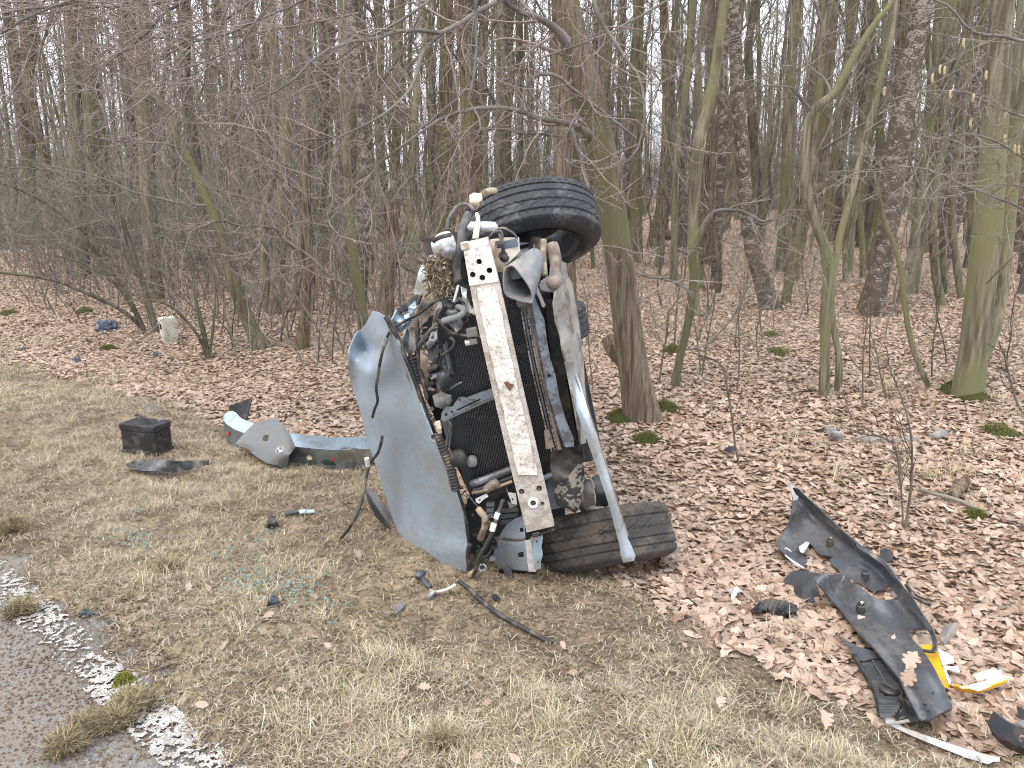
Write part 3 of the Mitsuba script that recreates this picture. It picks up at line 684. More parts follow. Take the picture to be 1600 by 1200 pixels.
tree('bent_sapling', 'small bent tree with a broken stub whose top arches over to the right', 'tree', 'mat_bark_grey',
     [(1054, 604), (1062, 560), (1072, 520), (1080, 470), (1084, 430), (1082, 400), (1090, 375), (1102, 350), (1115, 333)], [14, 12, 12, 13, 13, 12, 11, 11, 10], k=10, seed=15, n_limbs=0, top=2, side_twigs=14, flare=.35,
     limbs=[([(1115, 333), (1140, 328), (1165, 333), (1190, 345), (1215, 340), (1240, 328)], [10, 9, 8, 6, 4, 3], 0, -.2), ([(1080, 460), (1055, 445), (1030, 436), (1004, 431), (985, 425)], [5, 6, 5, 5, 4], 0, -.2), ([(1082, 402), (1070, 398), (1060, 394)], [8, 7, 6], 0, 0),
            ([(1165, 333), (1190, 370), (1205, 400), (1210, 450), (1205, 520)], [6, 5, 4, 3, 2], 0, -.3), ([(1068, 548), (1100, 540), (1130, 510), (1165, 460), (1190, 450)], [4, 4, 4, 3, 2], 0, -.2)])
tree('curved_tree', 'green-grey tree that curves strongly from its foot to the upper left', 'tree', 'mat_bark_hornbeam',
     [(411, 546), (396, 520), (380, 482), (366, 445), (357, 415), (347, 375), (334, 338), (318, 300), (305, 270), (288, 235), (272, 205), (250, 165), (228, 120), (205, 80), (180, 30), (165, -10)], [24, 22, 21, 19, 17, 16, 15, 14, 13, 11, 11, 9, 8, 7, 6, 5],
     k=12, seed=16, n_limbs=0, top=3.2, side_twigs=40, flare=.3, sub=9,
     limbs=[([(335, 345), (300, 355), (270, 360), (240, 372), (215, 365)], [5, 5, 4, 3, 2], 0, -.4), ([(345, 385), (310, 382), (280, 378), (250, 368)], [4, 4, 3, 2], 0, -.2), ([(330, 320), (290, 318), (255, 310), (210, 300), (160, 275), (110, 262), (60, 250)], [6, 5, 5, 4, 4, 3, 2], 0, -.8),
            ([(262, 185), (240, 160), (200, 150), (150, 140), (90, 150), (20, 160)], [6, 5, 5, 4, 3, 2], 0, -.7), ([(250, 165), (210, 130), (160, 112), (100, 90), (30, 80)], [5, 5, 4, 3, 2], 0, -.5), ([(285, 235), (255, 225), (200, 222), (140, 212), (70, 190), (0, 165)], [6, 5, 4, 4, 3, 2], 0, -.9),
            ([(258, 172), (268, 140), (262, 115), (235, 105)], [4, 4, 3, 2], 0, .2), ([(310, 280), (350, 300), (400, 310), (465, 358)], [4, 4, 5, 5], 0, .3), ([(240, 150), (225, 110), (190, 80), (160, 40), (120, -20)], [5, 5, 4, 4, 3], 0, .4)])
tree('twin_tree', 'brown trunk with a thin stem grown against its curved foot', 'tree', 'mat_bark_brown',
     [(470, 545), (476, 510), (481, 450), (479, 380), (477, 300), (478, 200), (480, 90), (482, 0)], [22, 19, 20, 18, 17, 17, 17, 16], k=12, seed=17, twig='mat_twig_pink', side_twigs=50,
     more_trunks=[([(466, 550), (478, 515), (488, 470), (490, 430)], [9, 9, 8, 6], -.1)],
     limbs=[([(466, 392), (440, 372), (432, 357), (410, 352), (380, 352), (350, 342), (325, 345), (290, 365)], [5, 6, 7, 7, 6, 5, 4, 3], -.2, -.4), ([(540, 445), (510, 425), (480, 400), (455, 385), (436, 372)], [8, 8, 8, 7, 6], -.2, 0), ([(408, 376), (395, 400), (377, 430), (382, 446)], [7, 7, 5, 3], -.2, -.1), ([(470, 300), (440, 280), (420, 262), (400, 250)], [6, 6, 5, 4], -.1, -.4)])
tree('twin_tree', 'pair of grey-green stems grown together behind the curved tree', 'tree', 'mat_bark_hornbeam',
     [(432, 490), (436, 420), (440, 350), (444, 250), (446, 175), (449, 80), (452, 0)], [24, 21, 20, 18, 16, 15, 14], k=12, seed=18, more_trunks=[([(417, 488), (414, 420), (410, 360), (420, 300), (432, 250), (430, 160), (425, 60), (422, -30)], [13, 13, 12, 11, 11, 10, 10, 9], .3)])
tree('roadside_tree', 'thick mossy trunk on the bank behind the black plastic bag, left of its pair', 'tree', 'mat_bark_hornbeam',
     [(128, 432), (126, 380), (122, 300), (118, 200), (114, 100), (110, 0)], [24, 22, 22, 21, 20, 20], k=12, seed=19)
tree('roadside_tree', 'mossy trunk on the bank behind the black plastic bag, right of its pair', 'tree', 'mat_bark_hornbeam',
     [(158, 432), (154, 390), (148, 320), (144, 260), (140, 150), (138, 0)], [20, 18, 17, 16, 15, 15], k=12, seed=20)
tree('mossy_trunk_tree', 'thick trunk with green moss behind the white boundary stone', 'tree', 'mat_bark_hornbeam',
     [(243, 470), (238, 400), (233, 320), (228, 220), (225, 120), (222, 0)], [24, 23, 23, 21, 20, 19], k=12, seed=22)
tree('leaning_shrub', 'shrub of thin stems fanning out to the left from beside the white boundary stone', 'shrub', 'mat_bark_grey',
     [(246, 520), (236, 490), (222, 440), (208, 400), (190, 340), (172, 300), (150, 262), (120, 225)], [11, 10, 9, 9, 7, 6, 5, 3], k=8, seed=23, n_limbs=0, top=2, side_twigs=20, flare=.1, twig_len=1.1, sub=8,
     more_trunks=[([(226, 518), (208, 480), (185, 440), (160, 405), (130, 370), (90, 330), (40, 300), (0, 285), (-60, 270)], [8, 8, 7, 6, 6, 5, 5, 4, 3], -.6), ([(222, 512), (190, 485), (140, 460), (80, 437), (20, 428), (-60, 420)], [6, 6, 6, 5, 4, 3], -.7), ([(225, 516), (200, 470), (170, 435), (125, 410), (90, 400)], [6, 5, 4, 3, 2], -.2)],
     limbs=[([(200, 380), (160, 340), (110, 300), (60, 262), (0, 240)], [5, 5, 4, 3, 2], 0, -.6), ([(170, 300), (130, 290), (70, 262), (10, 258), (-40, 250)], [5, 4, 4, 3, 2], 0, -.6), ([(210, 410), (180, 350), (150, 300), (100, 255), (50, 210), (0, 170)], [5, 5, 4, 3, 3, 2], 0, -.5), ([(160, 405), (120, 390), (60, 350), (10, 330)], [5, 4, 3, 2], -.3, -.5)])
tree('thin_shrub', 'small twiggy shrub standing just right of the white boundary stone', 'shrub', 'mat_bark_grey',
     [(325, 562), (318, 520), (308, 480), (302, 450), (288, 430)], [9, 8, 6, 5, 3], k=7, seed=24, n_limbs=0, top=1, side_twigs=26, flare=.1, more_trunks=[([(324, 560), (312, 530), (290, 500), (268, 480), (245, 470)], [6, 5, 5, 4, 3], -.3), ([(326, 562), (334, 500), (336, 460), (330, 420)], [5, 4, 4, 3], .1)], sub=10,
     limbs=[([(310, 490), (290, 470), (260, 450), (225, 440), (190, 436)], [4, 4, 3, 3, 2], 0, -.4)])
tree('dark_trunk_tree', 'dark straight trunk left of the wreck', 'tree', 'mat_bark_grey', [(540, 442), (545, 350), (548, 250), (550, 120), (551, 0)], [19, 18, 17, 16, 16], k=10, seed=25)
tree('sinuous_tree', 'greenish trunk with a slight bend behind the torn bonnet', 'tree', 'mat_bark_hornbeam', [(570, 520), (560, 450), (550, 385), (546, 310), (541, 250), (536, 120), (533, 0)], [19, 17, 15, 15, 14, 13, 13], k=12, seed=26, twig='mat_twig_pink', side_twigs=40)
tree('brown_trunk_tree', 'dark reddish brown rough trunk rising behind the headlight remains', 'tree', 'mat_bark_brown', [(694, 430), (694, 330), (695, 200), (697, 90), (698, 0)], [23, 22, 22, 21, 21], k=12, seed=27, twig='mat_twig_dark')
tree('oak_tree', 'straight oak with furrowed bark rising behind the upper wheel', 'tree', 'mat_bark_brown', [(884, 470), (882, 360), (880, 250), (878, 130), (876, 0)], [34, 32, 31, 30, 29], k=16, seed=28, twig='mat_twig_dark', lump=.1)
tree('broken_tree', 'splintered stump with hanging branches between the dark trunk and the wreck', 'tree', 'mat_bark_brown',
     [(600, 500), (606, 440), (612, 390), (612, 350), (606, 318)], [26, 24, 22, 22, 17], k=12, seed=29, n_limbs=0, top=1, side_twigs=30, lump=.2,
     limbs=[([(612, 400), (640, 420), (665, 432), (690, 450)], [9, 8, 7, 5], 0, -.2), ([(610, 370), (580, 350), (560, 330), (545, 318)], [8, 8, 7, 6], 0, -.1), ([(608, 330), (622, 300), (640, 270)], [8, 6, 5], 0, .1), ([(604, 395), (640, 380), (655, 405), (668, 440)], [5, 5, 5, 4], 0, -.3)])
rest = [
    ('mat_bark_birch', [(1117, 453), (1121, 390), (1124, 325), (1128, 230), (1131, 120), (1133, 0)], [17, 15, 14, 13, 12, 12], 'slim spotted birch with a dark foot left of the left-leaning birch', 'slim_birch'),
    ('mat_bark_green', [(1325, 425), (1330, 340), (1336, 270), (1350, 190), (1372, 110), (1395, 20)], [15, 14, 14, 14, 14, 13], 'thin green trunk leaning to the right behind the crooked forked tree', 'leaning_hornbeam'),
    ('mat_bark_grey', [(1348, 386), (1348, 300), (1350, 200), (1354, 90), (1358, 0)], [22, 20, 20, 20, 19], 'dark wide trunk standing behind the right-leaning birch', 'dark_hornbeam'),
    ('mat_bark_green', [(1470, 412), (1478, 350), (1490, 270), (1500, 170), (1508, 80), (1514, 0)], [14, 13, 13, 13, 12, 12], 'bright mossy green slim trunk left of the moss-footed smooth trunk', 'green_hornbeam'),
    ('mat_bark_grey', [(1470, 358), (1472, 280), (1476, 180), (1482, 80), (1486, 0)], [17, 16, 15, 15, 14], 'dark grey trunk behind the bright mossy slim trunk', 'grey_hornbeam'),
    ('mat_bark_brown', [(1590, 392), (1592, 330), (1598, 240), (1606, 120), (1612, 0)], [26, 22, 22, 21, 20], 'dark trunk at the right edge of the view', 'dark_oak'),
    ('mat_bark_hornbeam', [(37, 384), (41, 320), (45, 250), (46, 130), (48, 0)], [22, 20, 20, 19, 18], 'broad shaded trunk near the left edge of the view', 'shaded_hornbeam'),
    ('mat_bark_green', [(1513, 385), (1519, 330), (1530, 250), (1538, 120), (1544, 0)], [10, 10, 12, 12, 12], 'slim green trunk just left of the smooth moss-footed one', 'slim_hornbeam'),
    ('mat_bark_hornbeam', [(615, 340), (618, 250), (622, 150), (624, 0)], [16, 15, 15, 14], 'grey-green trunk above the splintered stump', 'stump_side_hornbeam'),
    ('mat_bark_green', [(780, 330), (781, 240), (783, 120), (785, 0)], [18, 17, 16, 16], 'upright green-brown trunk just left of the upper wheel', 'wheel_side_hornbeam'),
    ('mat_bark_grey', [(752, 340), (753, 240), (754, 120), (756, 0)], [15, 14, 14, 14], 'dark grey trunk above the wreck with a paler trunk close on its right', 'wreck_side_hornbeam'),
    ('mat_bark_brown', [(938, 330), (939, 240), (941, 120), (944, 0)], [18, 18, 18, 18], 'dark trunk seen just right of the leaning tree top', 'dark_side_oak'),
    ('mat_bark_green', [(1053, 440), (1054, 360), (1056, 270), (1064, 190), (1076, 100), (1082, 0)], [12, 11, 11, 11, 10, 10], 'slender green stem left of the small bent tree', 'slender_hornbeam'),
]
for q, (b, ps, ws, lab, nm) in enumerate(rest):
    tree(nm, lab, 'tree', b, ps, ws, k=10, seed=60 + q, side_twigs=14, twig='mat_twig_dark' if 'birch' in b else 'mat_twig_grey')

# hazel with catkins reaching in from beyond the right edge
hz, sets = tree('hazel_shrub', 'hazel with pale yellow hanging catkins reaching in from the right edge', 'shrub', 'mat_bark_grey',
    [(1760, 660), (1755, 500), (1730, 350), (1720, 200), (1715, 60), (1700, -100)], [16, 14, 13, 12, 10, 8], k=8, seed=31, n_limbs=0, top=3, side_twigs=0, sub=11, twig_len=.5, dense=4,
    limbs=[([(1730, 240), (1600, 183), (1547, 160), (1507, 142), (1460, 143), (1400, 157)], [5, 5, 4, 4, 3, 2], -.5, -.3), ([(1725, 290), (1600, 243), (1560, 220), (1517, 208), (1457, 213), (1430, 195)], [6, 5, 5, 4, 3, 2], -.6, -.3),
           ([(1740, 380), (1600, 325), (1513, 290), (1460, 267), (1413, 263), (1343, 273)], [6, 5, 4, 4, 3, 2], -.8, -.3), ([(1715, 70), (1600, 63), (1560, 53), (1533, 55), (1500, 33), (1480, 7), (1440, -10)], [9, 8, 8, 7, 6, 5, 4], -.4, -.2),
           ([(1720, 260), (1547, 233), (1487, 240), (1420, 253)], [4, 4, 3, 2], -.3, -.2), ([(1600, 292), (1560, 290), (1500, 302), (1440, 312)], [4, 3, 3, 2], -.7, -.1)])
hY = on_ground(1760, 660)[1] - .75
for a_, b_ in [(1458, 122), (1470, 108), (1477, 110), (1486, 147), (1542, 117), (1518, 192), (1522, 153), (1571, 217), (1587, 232), (1593, 233), (1507, 67), (1383, 143)]:
    P = at_y(np.array([a_, a_ - 1.5, a_ - 1]), np.array([b_ - 7, b_, b_ + 8]), np.array([hY] * 3))
    P = spline(P, 9)
    obj('catkin', capped(P, .0075 * np.array([.4, .8, 1, .95, 1, .9, 1, .8, .4]), 7), 'mat_catkin', hz, smooth=True)
bsdf('mat_catkin', (0.44, 0.36, 0.22), 0.8)

# the wood behind: eight model trees, set down one by one
def model_tree(seed, H, r0, lean, bare):
    r = np.random.default_rng(seed)
    n = 16
    z = np.linspace(-.3, H, n)
    P = np.stack([np.cumsum(r.normal(size=n)) * .06 + lean * z / H * 1.0 + .10 * np.sin(z * r.uniform(.4, .9)), np.cumsum(r.normal(size=n)) * .06, z], -1)
    P -= P[0] * np.array([1, 1, 0])
    R = r0 * (1.0 - .82 * (np.linspace(0, 1, n)) ** 1.1); R[0] *= 1.35; R[1] *= 1.05
    V, F = trunk_mesh(P, R, 8, .08, .2, seed)
    G = Geo()
    P1, R1 = grow(P[None], R[None], 11, bare, .97, .30, 40, 8, .09, .06, .42, .010, r=r)
    P1b, R1b = grow(P[None], R[None], 9, .06, .45, .12, 62, 7, .12, .02, .12, .006, r=r, taper_len=.1)
    G.tube(P1, R1, 4); G.tube(P1b, R1b, 3)
    for A, B in ((P1, R1), (P1b, R1b)):
        P2, R2 = grow(A, B, 6, .15, .97, .42, 45, 5, .15, .02, .5, .006, r=r)
        G.tube(P2, R2, 3)
        P3, R3 = grow(P2, R2, 3, .2, .95, .5, 45, 3, .2, .02, .6, .0028, r=r)
        G.tube(P3, R3, 3)
    return (V, F), G.get()
MODELS = []
for q in range(8):
    tr, cr = model_tree(300 + q, [17, 19, 16, 18, 20, 15, 17, 18][q], [.10, .13, .085, .11, .14, .075, .12, .09][q], [.3, -.5, .9, -.2, .1, -1.0, .5, 0][q], .28)
    b = ['mat_bark_hornbeam', 'mat_bark_grey', 'mat_bark_green', 'mat_bark_hornbeam', 'mat_bark_brown', 'mat_bark_green', 'mat_bark_grey', 'mat_bark_birch'][q]
    MODELS.append((mikit.ply(tr, b, smooth=True), mikit.ply(cr, 'mat_twig_dark' if q in (4, 7) else 'mat_twig_grey', smooth=True), q))
KIND = {'mat_bark_hornbeam': ('hornbeam', 'grey-green hornbeam trunk standing farther back in the bare wood'), 'mat_bark_green': ('green_stemmed_tree', 'slim algae-green trunk standing farther back in the bare wood'),
        'mat_bark_grey': ('grey_tree', 'plain dark grey trunk standing farther back in the bare wood'), 'mat_bark_brown': ('brown_oak', 'brown furrowed trunk standing farther back in the bare wood'), 'mat_bark_birch': ('spotted_birch', 'birch with black and white bark farther back in the bare wood')}
BK = ['mat_bark_hornbeam', 'mat_bark_grey', 'mat_bark_green', 'mat_bark_hornbeam', 'mat_bark_brown', 'mat_bark_green', 'mat_bark_grey', 'mat_bark_birch']
spots, tries = [], 0
r5 = np.random.default_rng(33)
taken = [v for v in []]
while len(spots) < 560 and tries < 60000:
    tries += 1
    y = 9.5 + 85 * r5.random() ** .62
    x = r5.uniform(-1, 1) * (.72 * y + 2)
    n = NX * x + NY * y
    if n < 6.3 or (y < 13 and -1 < x < 9 and r5.random() < .75): continue
    if any((x - a) ** 2 + (y - b) ** 2 < (.95 if y < 30 else 1.2) ** 2 for a, b in spots[-900:]): continue
    spots.append((x, y))
spots.sort(key=lambda s: s[1])
far = 0
for q, (x, y) in enumerate(spots):
    m = int(r5.integers(0, 8)); s = r5.uniform(.8, 1.25); wid = s * r5.uniform(.75, 1.25)
    M = T().translate([x, y, float(gh(x, y)) - .05]).rotate([0, 0, 1], float(r5.uniform(0, 360))).scale([wid, wid, s])
    if q < 280:
        nm, lab = KIND[BK[m]]
        k = thing(nm, lab, 'tree', f'{nm.replace("_", " ")}{"es" if nm.endswith("ch") else "s"} in the background wood')
        for part, d in zip(('trunk', 'crown'), MODELS[m][:2]): scene[f'{k}__{part}'] = {**d, 'to_world': M}
    else:
        far += 1
        for part, d in enumerate(MODELS[m][:2]): scene[f'distant_wood__{2 * far + part:04d}'] = {**d, 'to_world': M}
# slim poles between the bigger trunks
PO = []
for q in range(3):
    r = np.random.default_rng(340 + q); n = 14; z = np.linspace(-.2, [8.5, 10, 7.5][q], n)
    P = np.stack([np.cumsum(r.normal(size=n)) * .07 + [.5, -.7, .2][q] * z / 9, np.cumsum(r.normal(size=n)) * .07, z], -1); P -= P[0] * np.array([1, 1, 0])
    R = [.05, .06, .042][q] * (1 - .8 * np.linspace(0, 1, n))
    P1, R1 = grow(P[None], R[None], 16, .15, .98, .20, 45, 6, .12, .06, .4, .005, r=r); P2, R2 = grow(P1, R1, 5, .2, .97, .45, 42, 4, .18, .03, .5, .0032, r=r)
    PO.append((mikit.ply(trunk_mesh(P, R, 7, .06, .15, q), ['mat_bark_green', 'mat_bark_hornbeam', 'mat_bark_grey'][q], smooth=True), mikit.ply(join([tubes(P1, R1, 3), tubes(P2, R2, 3)]), 'mat_twig_grey', smooth=True)))
rp = np.random.default_rng(35); cnt = 0
while cnt < 150:
    y = rp.uniform(8.5, 40); x = rp.uniform(-1, 1) * (.70 * y)
    if NX * x + NY * y < 5.8 or (y < 14 and -2 < x < 3): continue
    m = int(rp.integers(0, 3)); cnt += 1
    k = thing('pole_tree', 'slim young pole-like tree standing between the thicker trunks of the wood', 'tree', 'slim pole trees in the wood')
    M = T().translate([x, y, float(gh(x, y)) - .03]).rotate([0, 0, 1], float(rp.uniform(0, 360))).scale([1, 1, float(rp.uniform(.7, 1.2))])
    for part_, d in zip(('trunk', 'crown'), PO[m]): scene[f'{k}__{part_}'] = {**d, 'to_world': M}
# the wood goes on across the road, behind the viewer
rb = np.random.default_rng(36)
for q in range(55):
    s = rb.uniform(-26, 26); n = -rb.uniform(10, 30); x, y = s * DX + n * NX, s * DY + n * NY
    wid = rb.uniform(.9, 1.3); M = T().translate([float(x), float(y), float(gh(x, y))]).rotate([0, 0, 1], float(rb.uniform(0, 360))).scale([wid, wid, wid])
    for part_, d in enumerate(MODELS[int(rb.integers(0, 8))][:2]): scene[f'distant_wood__{5000 + 2 * q + part_}'] = {**d, 'to_world': M}
# thickets of thin stems far back between the trunks
rt_ = np.random.default_rng(71)
def thicket(seed):
    r = np.random.default_rng(seed); N = 34
    z = np.linspace(0, 1, 6); Hh = r.uniform(2.5, 7.5, N)
    base = np.concatenate([r.normal(size=(N, 2)) * 1.6, np.full((N, 1), -.2)], 1)
    le = r.normal(size=(N, 2)) * .12
    P = base[:, None] + np.stack([le[:, :1] * z * Hh[:, None], le[:, 1:] * z * Hh[:, None], z * Hh[:, None]], -1) + r.normal(size=(N, 6, 3)) * .05
    R = np.linspace(.028, .008, 6)[None] * r.uniform(.6, 1.4, (N, 1))
    P2, R2 = grow(P, R, 8, .2, 1, .3, 40, 4, .15, .05, .5, .006, r=r)
    P3, R3 = grow(P2, R2, 4, .2, 1, .5, 42, 3, .2, .02, .6, .005, r=r)
    return join([tubes(P, R, 4), tubes(P2, R2, 3), tubes(P3, R3, 3)])
# brush under the trees: thin whips and twigs, thickest on the bank at the left
ru = np.random.default_rng(72); bx = []
while len(bx) < 1250:
    y = ru.uniform(7, 34); x = ru.uniform(-1, .62) * (.72 * y + 1)
    n = NX * x + NY * y
    left = sstep(2.0, -3.0, x + .08 * y)
    if n < 3.9 + .7 * (x > -1.5) or ru.random() > .13 + .87 * left * sstep(3.9, 6.5, n): continue
    bx.append((x, y, float(gh(x, y)) - .05, left))
bx = np.array(bx); N = len(bx); z = np.linspace(0, 1, 6)
Hh = ru.uniform(.6, 2.3, N) * (.7 + .4 * bx[:, 3]); le = ru.normal(size=(N, 2)) * .30 + np.array([-.12, -.05])
P = bx[:, None, :3] + np.stack([le[:, :1] * z ** 1.4 * Hh[:, None], le[:, 1:] * z ** 1.4 * Hh[:, None], z * Hh[:, None]], -1) + ru.normal(size=(N, 6, 3)) * .025
R = np.linspace(.0095, .003, 6)[None] * ru.uniform(.6, 1.3, (N, 1))
P2, R2 = grow(P, R, 6, .15, 1, .42, 44, 4, .17, .03, .5, .0026, r=ru); P3, R3 = grow(P2, R2, 2, .2, 1, .5, 44, 2, .2, 0, .6, .002, r=ru)
bs = []
while len(bs) < 230:     # bramble-like brush along the foot of the bank
    x = ru.uniform(-9, -1.2); y = ru.uniform(5, 16); n = NX * x + NY * y
    if not 3.7 < n < 7.8 or ru.random() > sstep(3.6, 4.6, n) or ru.random() > .35 + .65 * sstep(-2, -6, x) or abs(x + 3.75) + abs(y - 8.3) < .7: continue
    bs.append((x, y, float(gh(x, y)) - .04))
bs = np.array(bs); M_ = len(bs); Hb = ru.uniform(.5, 1.9, M_); lb = ru.normal(size=(M_, 2)) * .35 + np.array([-.25, -.1])
Pb = bs[:, None] + np.stack([lb[:, :1] * z ** 1.3 * Hb[:, None], lb[:, 1:] * z ** 1.3 * Hb[:, None], z * Hb[:, None]], -1) + ru.normal(size=(M_, 6, 3)) * .03
Rb = np.linspace(.009, .0028, 6)[None] * ru.uniform(.6, 1.3, (M_, 1))
Pb2, Rb2 = grow(Pb, Rb, 6, .1, 1, .5, 50, 5, .18, .0, .5, .0026, r=ru, flat_=.3); Pb3, Rb3 = grow(Pb2, Rb2, 3, .2, 1, .5, 46, 3, .2, 0, .6, .002, r=ru)
obj('brush', join([tubes(Pb, Rb, 4), tubes(Pb2, Rb2, 3), tubes(Pb3, Rb3, 3)]), 'mat_limb', smooth=True, kind='stuff', label='tangle of bare brush along the foot of the bank on the left')
obj('undergrowth', join([tubes(P, R, 4), tubes(P2, R2, 3), tubes(P3, R3, 3)]), 'mat_twig_grey', smooth=True, kind='stuff', label='tangle of thin bare brush and whips under the trees')
TH = [mikit.ply(thicket(500 + q), 'mat_twig_grey', smooth=True) for q in range(4)]
for q in range(115):
    y = rt_.uniform(38, 105); x = rt_.uniform(-1, 1) * (.72 * y + 2)
    if x > 0 and q % 3 == 0: y += 30
    scene[f'distant_wood__{4000 + q}'] = {**TH[q % 4], 'to_world': T().translate([float(x), float(y), float(gh(x, y))]).rotate([0, 0, 1], float(rt_.uniform(0, 360))).scale(float(rt_.uniform(.8, 1.3)))}
labels['distant_wood'] = {'label': 'far-off bare wood of many thin trunks reading as one grey mass', 'category': 'wood', 'kind': 'stuff'}

# ------------------------------------------------------------------ the wreck
CAR = thing('wrecked_car', 'wrecked silver-blue car standing upright on its flank with its torn nose towards the road', 'car')
def part(name, mesh, mat, smooth=False, label=None, parent=None):
    return obj(name, mesh, mat, parent or CAR, smooth=smooth, label=label)
def circle(x, y, r, k=12): return [(x + r * math.cos(t), y + r * math.sin(t)) for t in np.arange(k) * 2 * np.pi / k]

# bonnet: bent sheet standing away from the engine bay
outline = [(582.6, 485), (571.6, 506), (556.5, 521.5), (547, 542), (544, 567), (547, 595), (558, 626), (566, 656), (573, 686), (585, 722), (593, 746), (600, 767), (607, 792), (615, 815), (627, 842), (637, 855), (660, 869),
           (681, 881), (700, 891), (723.5, 902), (728.5, 893), (730.5, 868), (730, 845), (727, 822), (723, 803), (708, 758), (684, 701), (660, 641), (646, 597), (631, 560), (622, 534), (607, 509), (599, 494), (592, 489)]
ctrl = [(582.6, 485, 'w', .42), (592, 489, 'w', .30), (590, 530, 'w', .34), (590, 560, 'w', .36), (566, 520, 'w', .62), (572, 545, 'w', .70), (547, 548, 'w', .56), (544, 570, 'w', .60), (560, 590, 'w', .62), (575, 585, 'w', .46),
        (607, 509, 'w', .20), (631, 560, 'w', .14), (660, 641, 'w', .10), (684, 701, 'w', .08), (708, 758, 'w', .08), (723, 803, 'w', .10), (730, 845, 'w', .13), (723.5, 900, 'w', .17),
        (610, 600, 'w', .33), (558, 626, 'w', .70), (585, 640, 'w', .50), (620, 650, 'w', .31), (573, 686, 'w', .72), (600, 700, 'w', .52), (640, 700, 'w', .30), (600, 767, 'w', .68), (630, 760, 'w', .47), (670, 760, 'w', .26),
        (615, 815, 'w', .60), (650, 815, 'w', .40), (690, 790, 'w', .20), (637, 855, 'w', .46), (660, 862, 'w', .36), (683, 875, 'w', .28), (689, 835, 'w', .245), (710, 860, 'w', .16)]
def bonnet_bump(p):
    x, y = p[:, 0], p[:, 1]
    b = .014 * np.exp(-(((x - 570) / 9) ** 2 + ((y - 628) / 12) ** 2)) - .008 * np.exp(-(((x - 588) / 12) ** 2 + ((y - 622) / 25) ** 2))
    fold = 559 + (y - 540) * .30
    b = b + .016 * np.exp(-((x - fold) / 6) ** 2) * sstep(690, 600, y) - .03 * np.exp(-(((x - 565) / 12) ** 2 + ((y - 532) / 22) ** 2)) + .012 * np.exp(-(np.abs(x - (583 + (y - 485) * .12)) / 4)) * sstep(620, 520, y)
    cx = 712 - (y - 760) * .235
    b = b + .007 * np.exp(-np.abs(x - cx) / 4.5) * sstep(765, 800, y)
    return b + .003 * (meshkit.fbm(np.stack([x, y, x * 0], -1) / 38, 3, 4) - .5)
hood = part('bonnet', panel(outline, ctrl, .006, step=5, bump=bonnet_bump), 'mat_paint', smooth=35, label='dented and scraped silver-blue bonnet bent away from the engine bay')
edge = [(599, 494), (607, 509), (622, 534), (631, 560), (646, 597), (660, 641), (684, 701), (708, 758), (723, 803), (730, 845)]
part('seal', capped(spline(np.array([at_w(x + 3, y, .12 + .02 * (i < 3)) for i, (x, y) in enumerate(edge)]), 40), .009, 6), 'mat_black_plastic', smooth=True)
part('bonnet_edge', flat([(602, 494), (608, 492), (634, 552), (650, 592), (668, 640), (690, 698), (700, 735), (694, 735), (660, 655), (640, 600), (624, 556), (606, 512)], .16, .006), 'mat_brown_metal')

# bumper beam
L = [(722, 380), (733, 440), (740, 479), (766, 595), (790, 700), (823, 832)]
Rr = [(762, 370), (780, 441), (791, 490), (814, 595), (838, 700), (866, 822)]
bw = lambda t: .03 * ((t - .5) * 2) ** 2
bctrl = [(x, y, 'w', .035 * ((i - 2.5) / 2.5) ** 2 - .02) for side in (L, Rr) for i, (x, y) in enumerate(side)]
holes = [circle(748.3, 409, 4.6), circle(738.4, 429.3, 4.8), circle(764.5, 422.6, 4.8), circle(753.4, 434, 4.8), circle(815, 768.5, 4.6), circle(842.4, 763.4, 4.8), circle(833, 786.3, 4.4), circle(847.5, 787.5, 3.4)]
Lq, Rq = spline(np.array(L, float), 60), spline(np.array(Rr, float), 60)
def beam_bump(p):
    lx = np.interp(p[:, 1], Lq[:, 1], Lq[:, 0]); rx = np.interp(p[:, 1], Rq[:, 1], Rq[:, 0])
    t = (p[:, 0] - lx) / (rx - lx); y = p[:, 1]
    mid = sstep(.14, .24, t) * sstep(.86, .74, t) * sstep(446, 470, y) * sstep(748, 722, y)
    return .004 * sstep(443, 440, y - (t - .5) * -6) + .0035 * (meshkit.fbm(np.stack([p[:, 0], y, y * 0], -1) / 9, 3, 8) - .5) * sstep(450, 470, y)
beam = part('bumper_beam', panel(L + Rr[::-1], bctrl, .03, holes, 3.2, bump=beam_bump, along=-CW), 'mat_beam_dirty', smooth=32, label='bare white bumper beam stained with brown dirt, with four holes at its top')
def on_beam(y, t): return np.interp(y, Lq[:, 1], Lq[:, 0]) * (1 - t) + np.interp(y, Rq[:, 1], Rq[:, 0]) * t
bz = control_depths(bctrl)
def proud(a): return [(x, y, 'w', float((bz(np.array([(x, y)], float))[0] - CO) @ CW) - a) for x, y in [(on_beam(y, t), y) for y in np.linspace(392, 800, 7) for t in (.1, .9)]]
ys = np.linspace(450, 742, 26); rw = np.random.default_rng(4)
face = [(on_beam(y, .20 + rw.uniform(-.02, .02)), y) for y in ys] + [(on_beam(y, .84 + rw.uniform(-.02, .02)), y) for y in ys[::-1]]
part('raised_face', panel(face, proud(.010), .009, (), 3.2, .004), 'mat_beam', smooth=32, parent=beam)
part('end_plate', panel([(722.5, 380.5), (761.5, 371), (779.5, 440), (733.5, 446.5)], proud(.006), .006, holes[:4], 3.0), 'mat_beam', smooth=32, parent=beam)
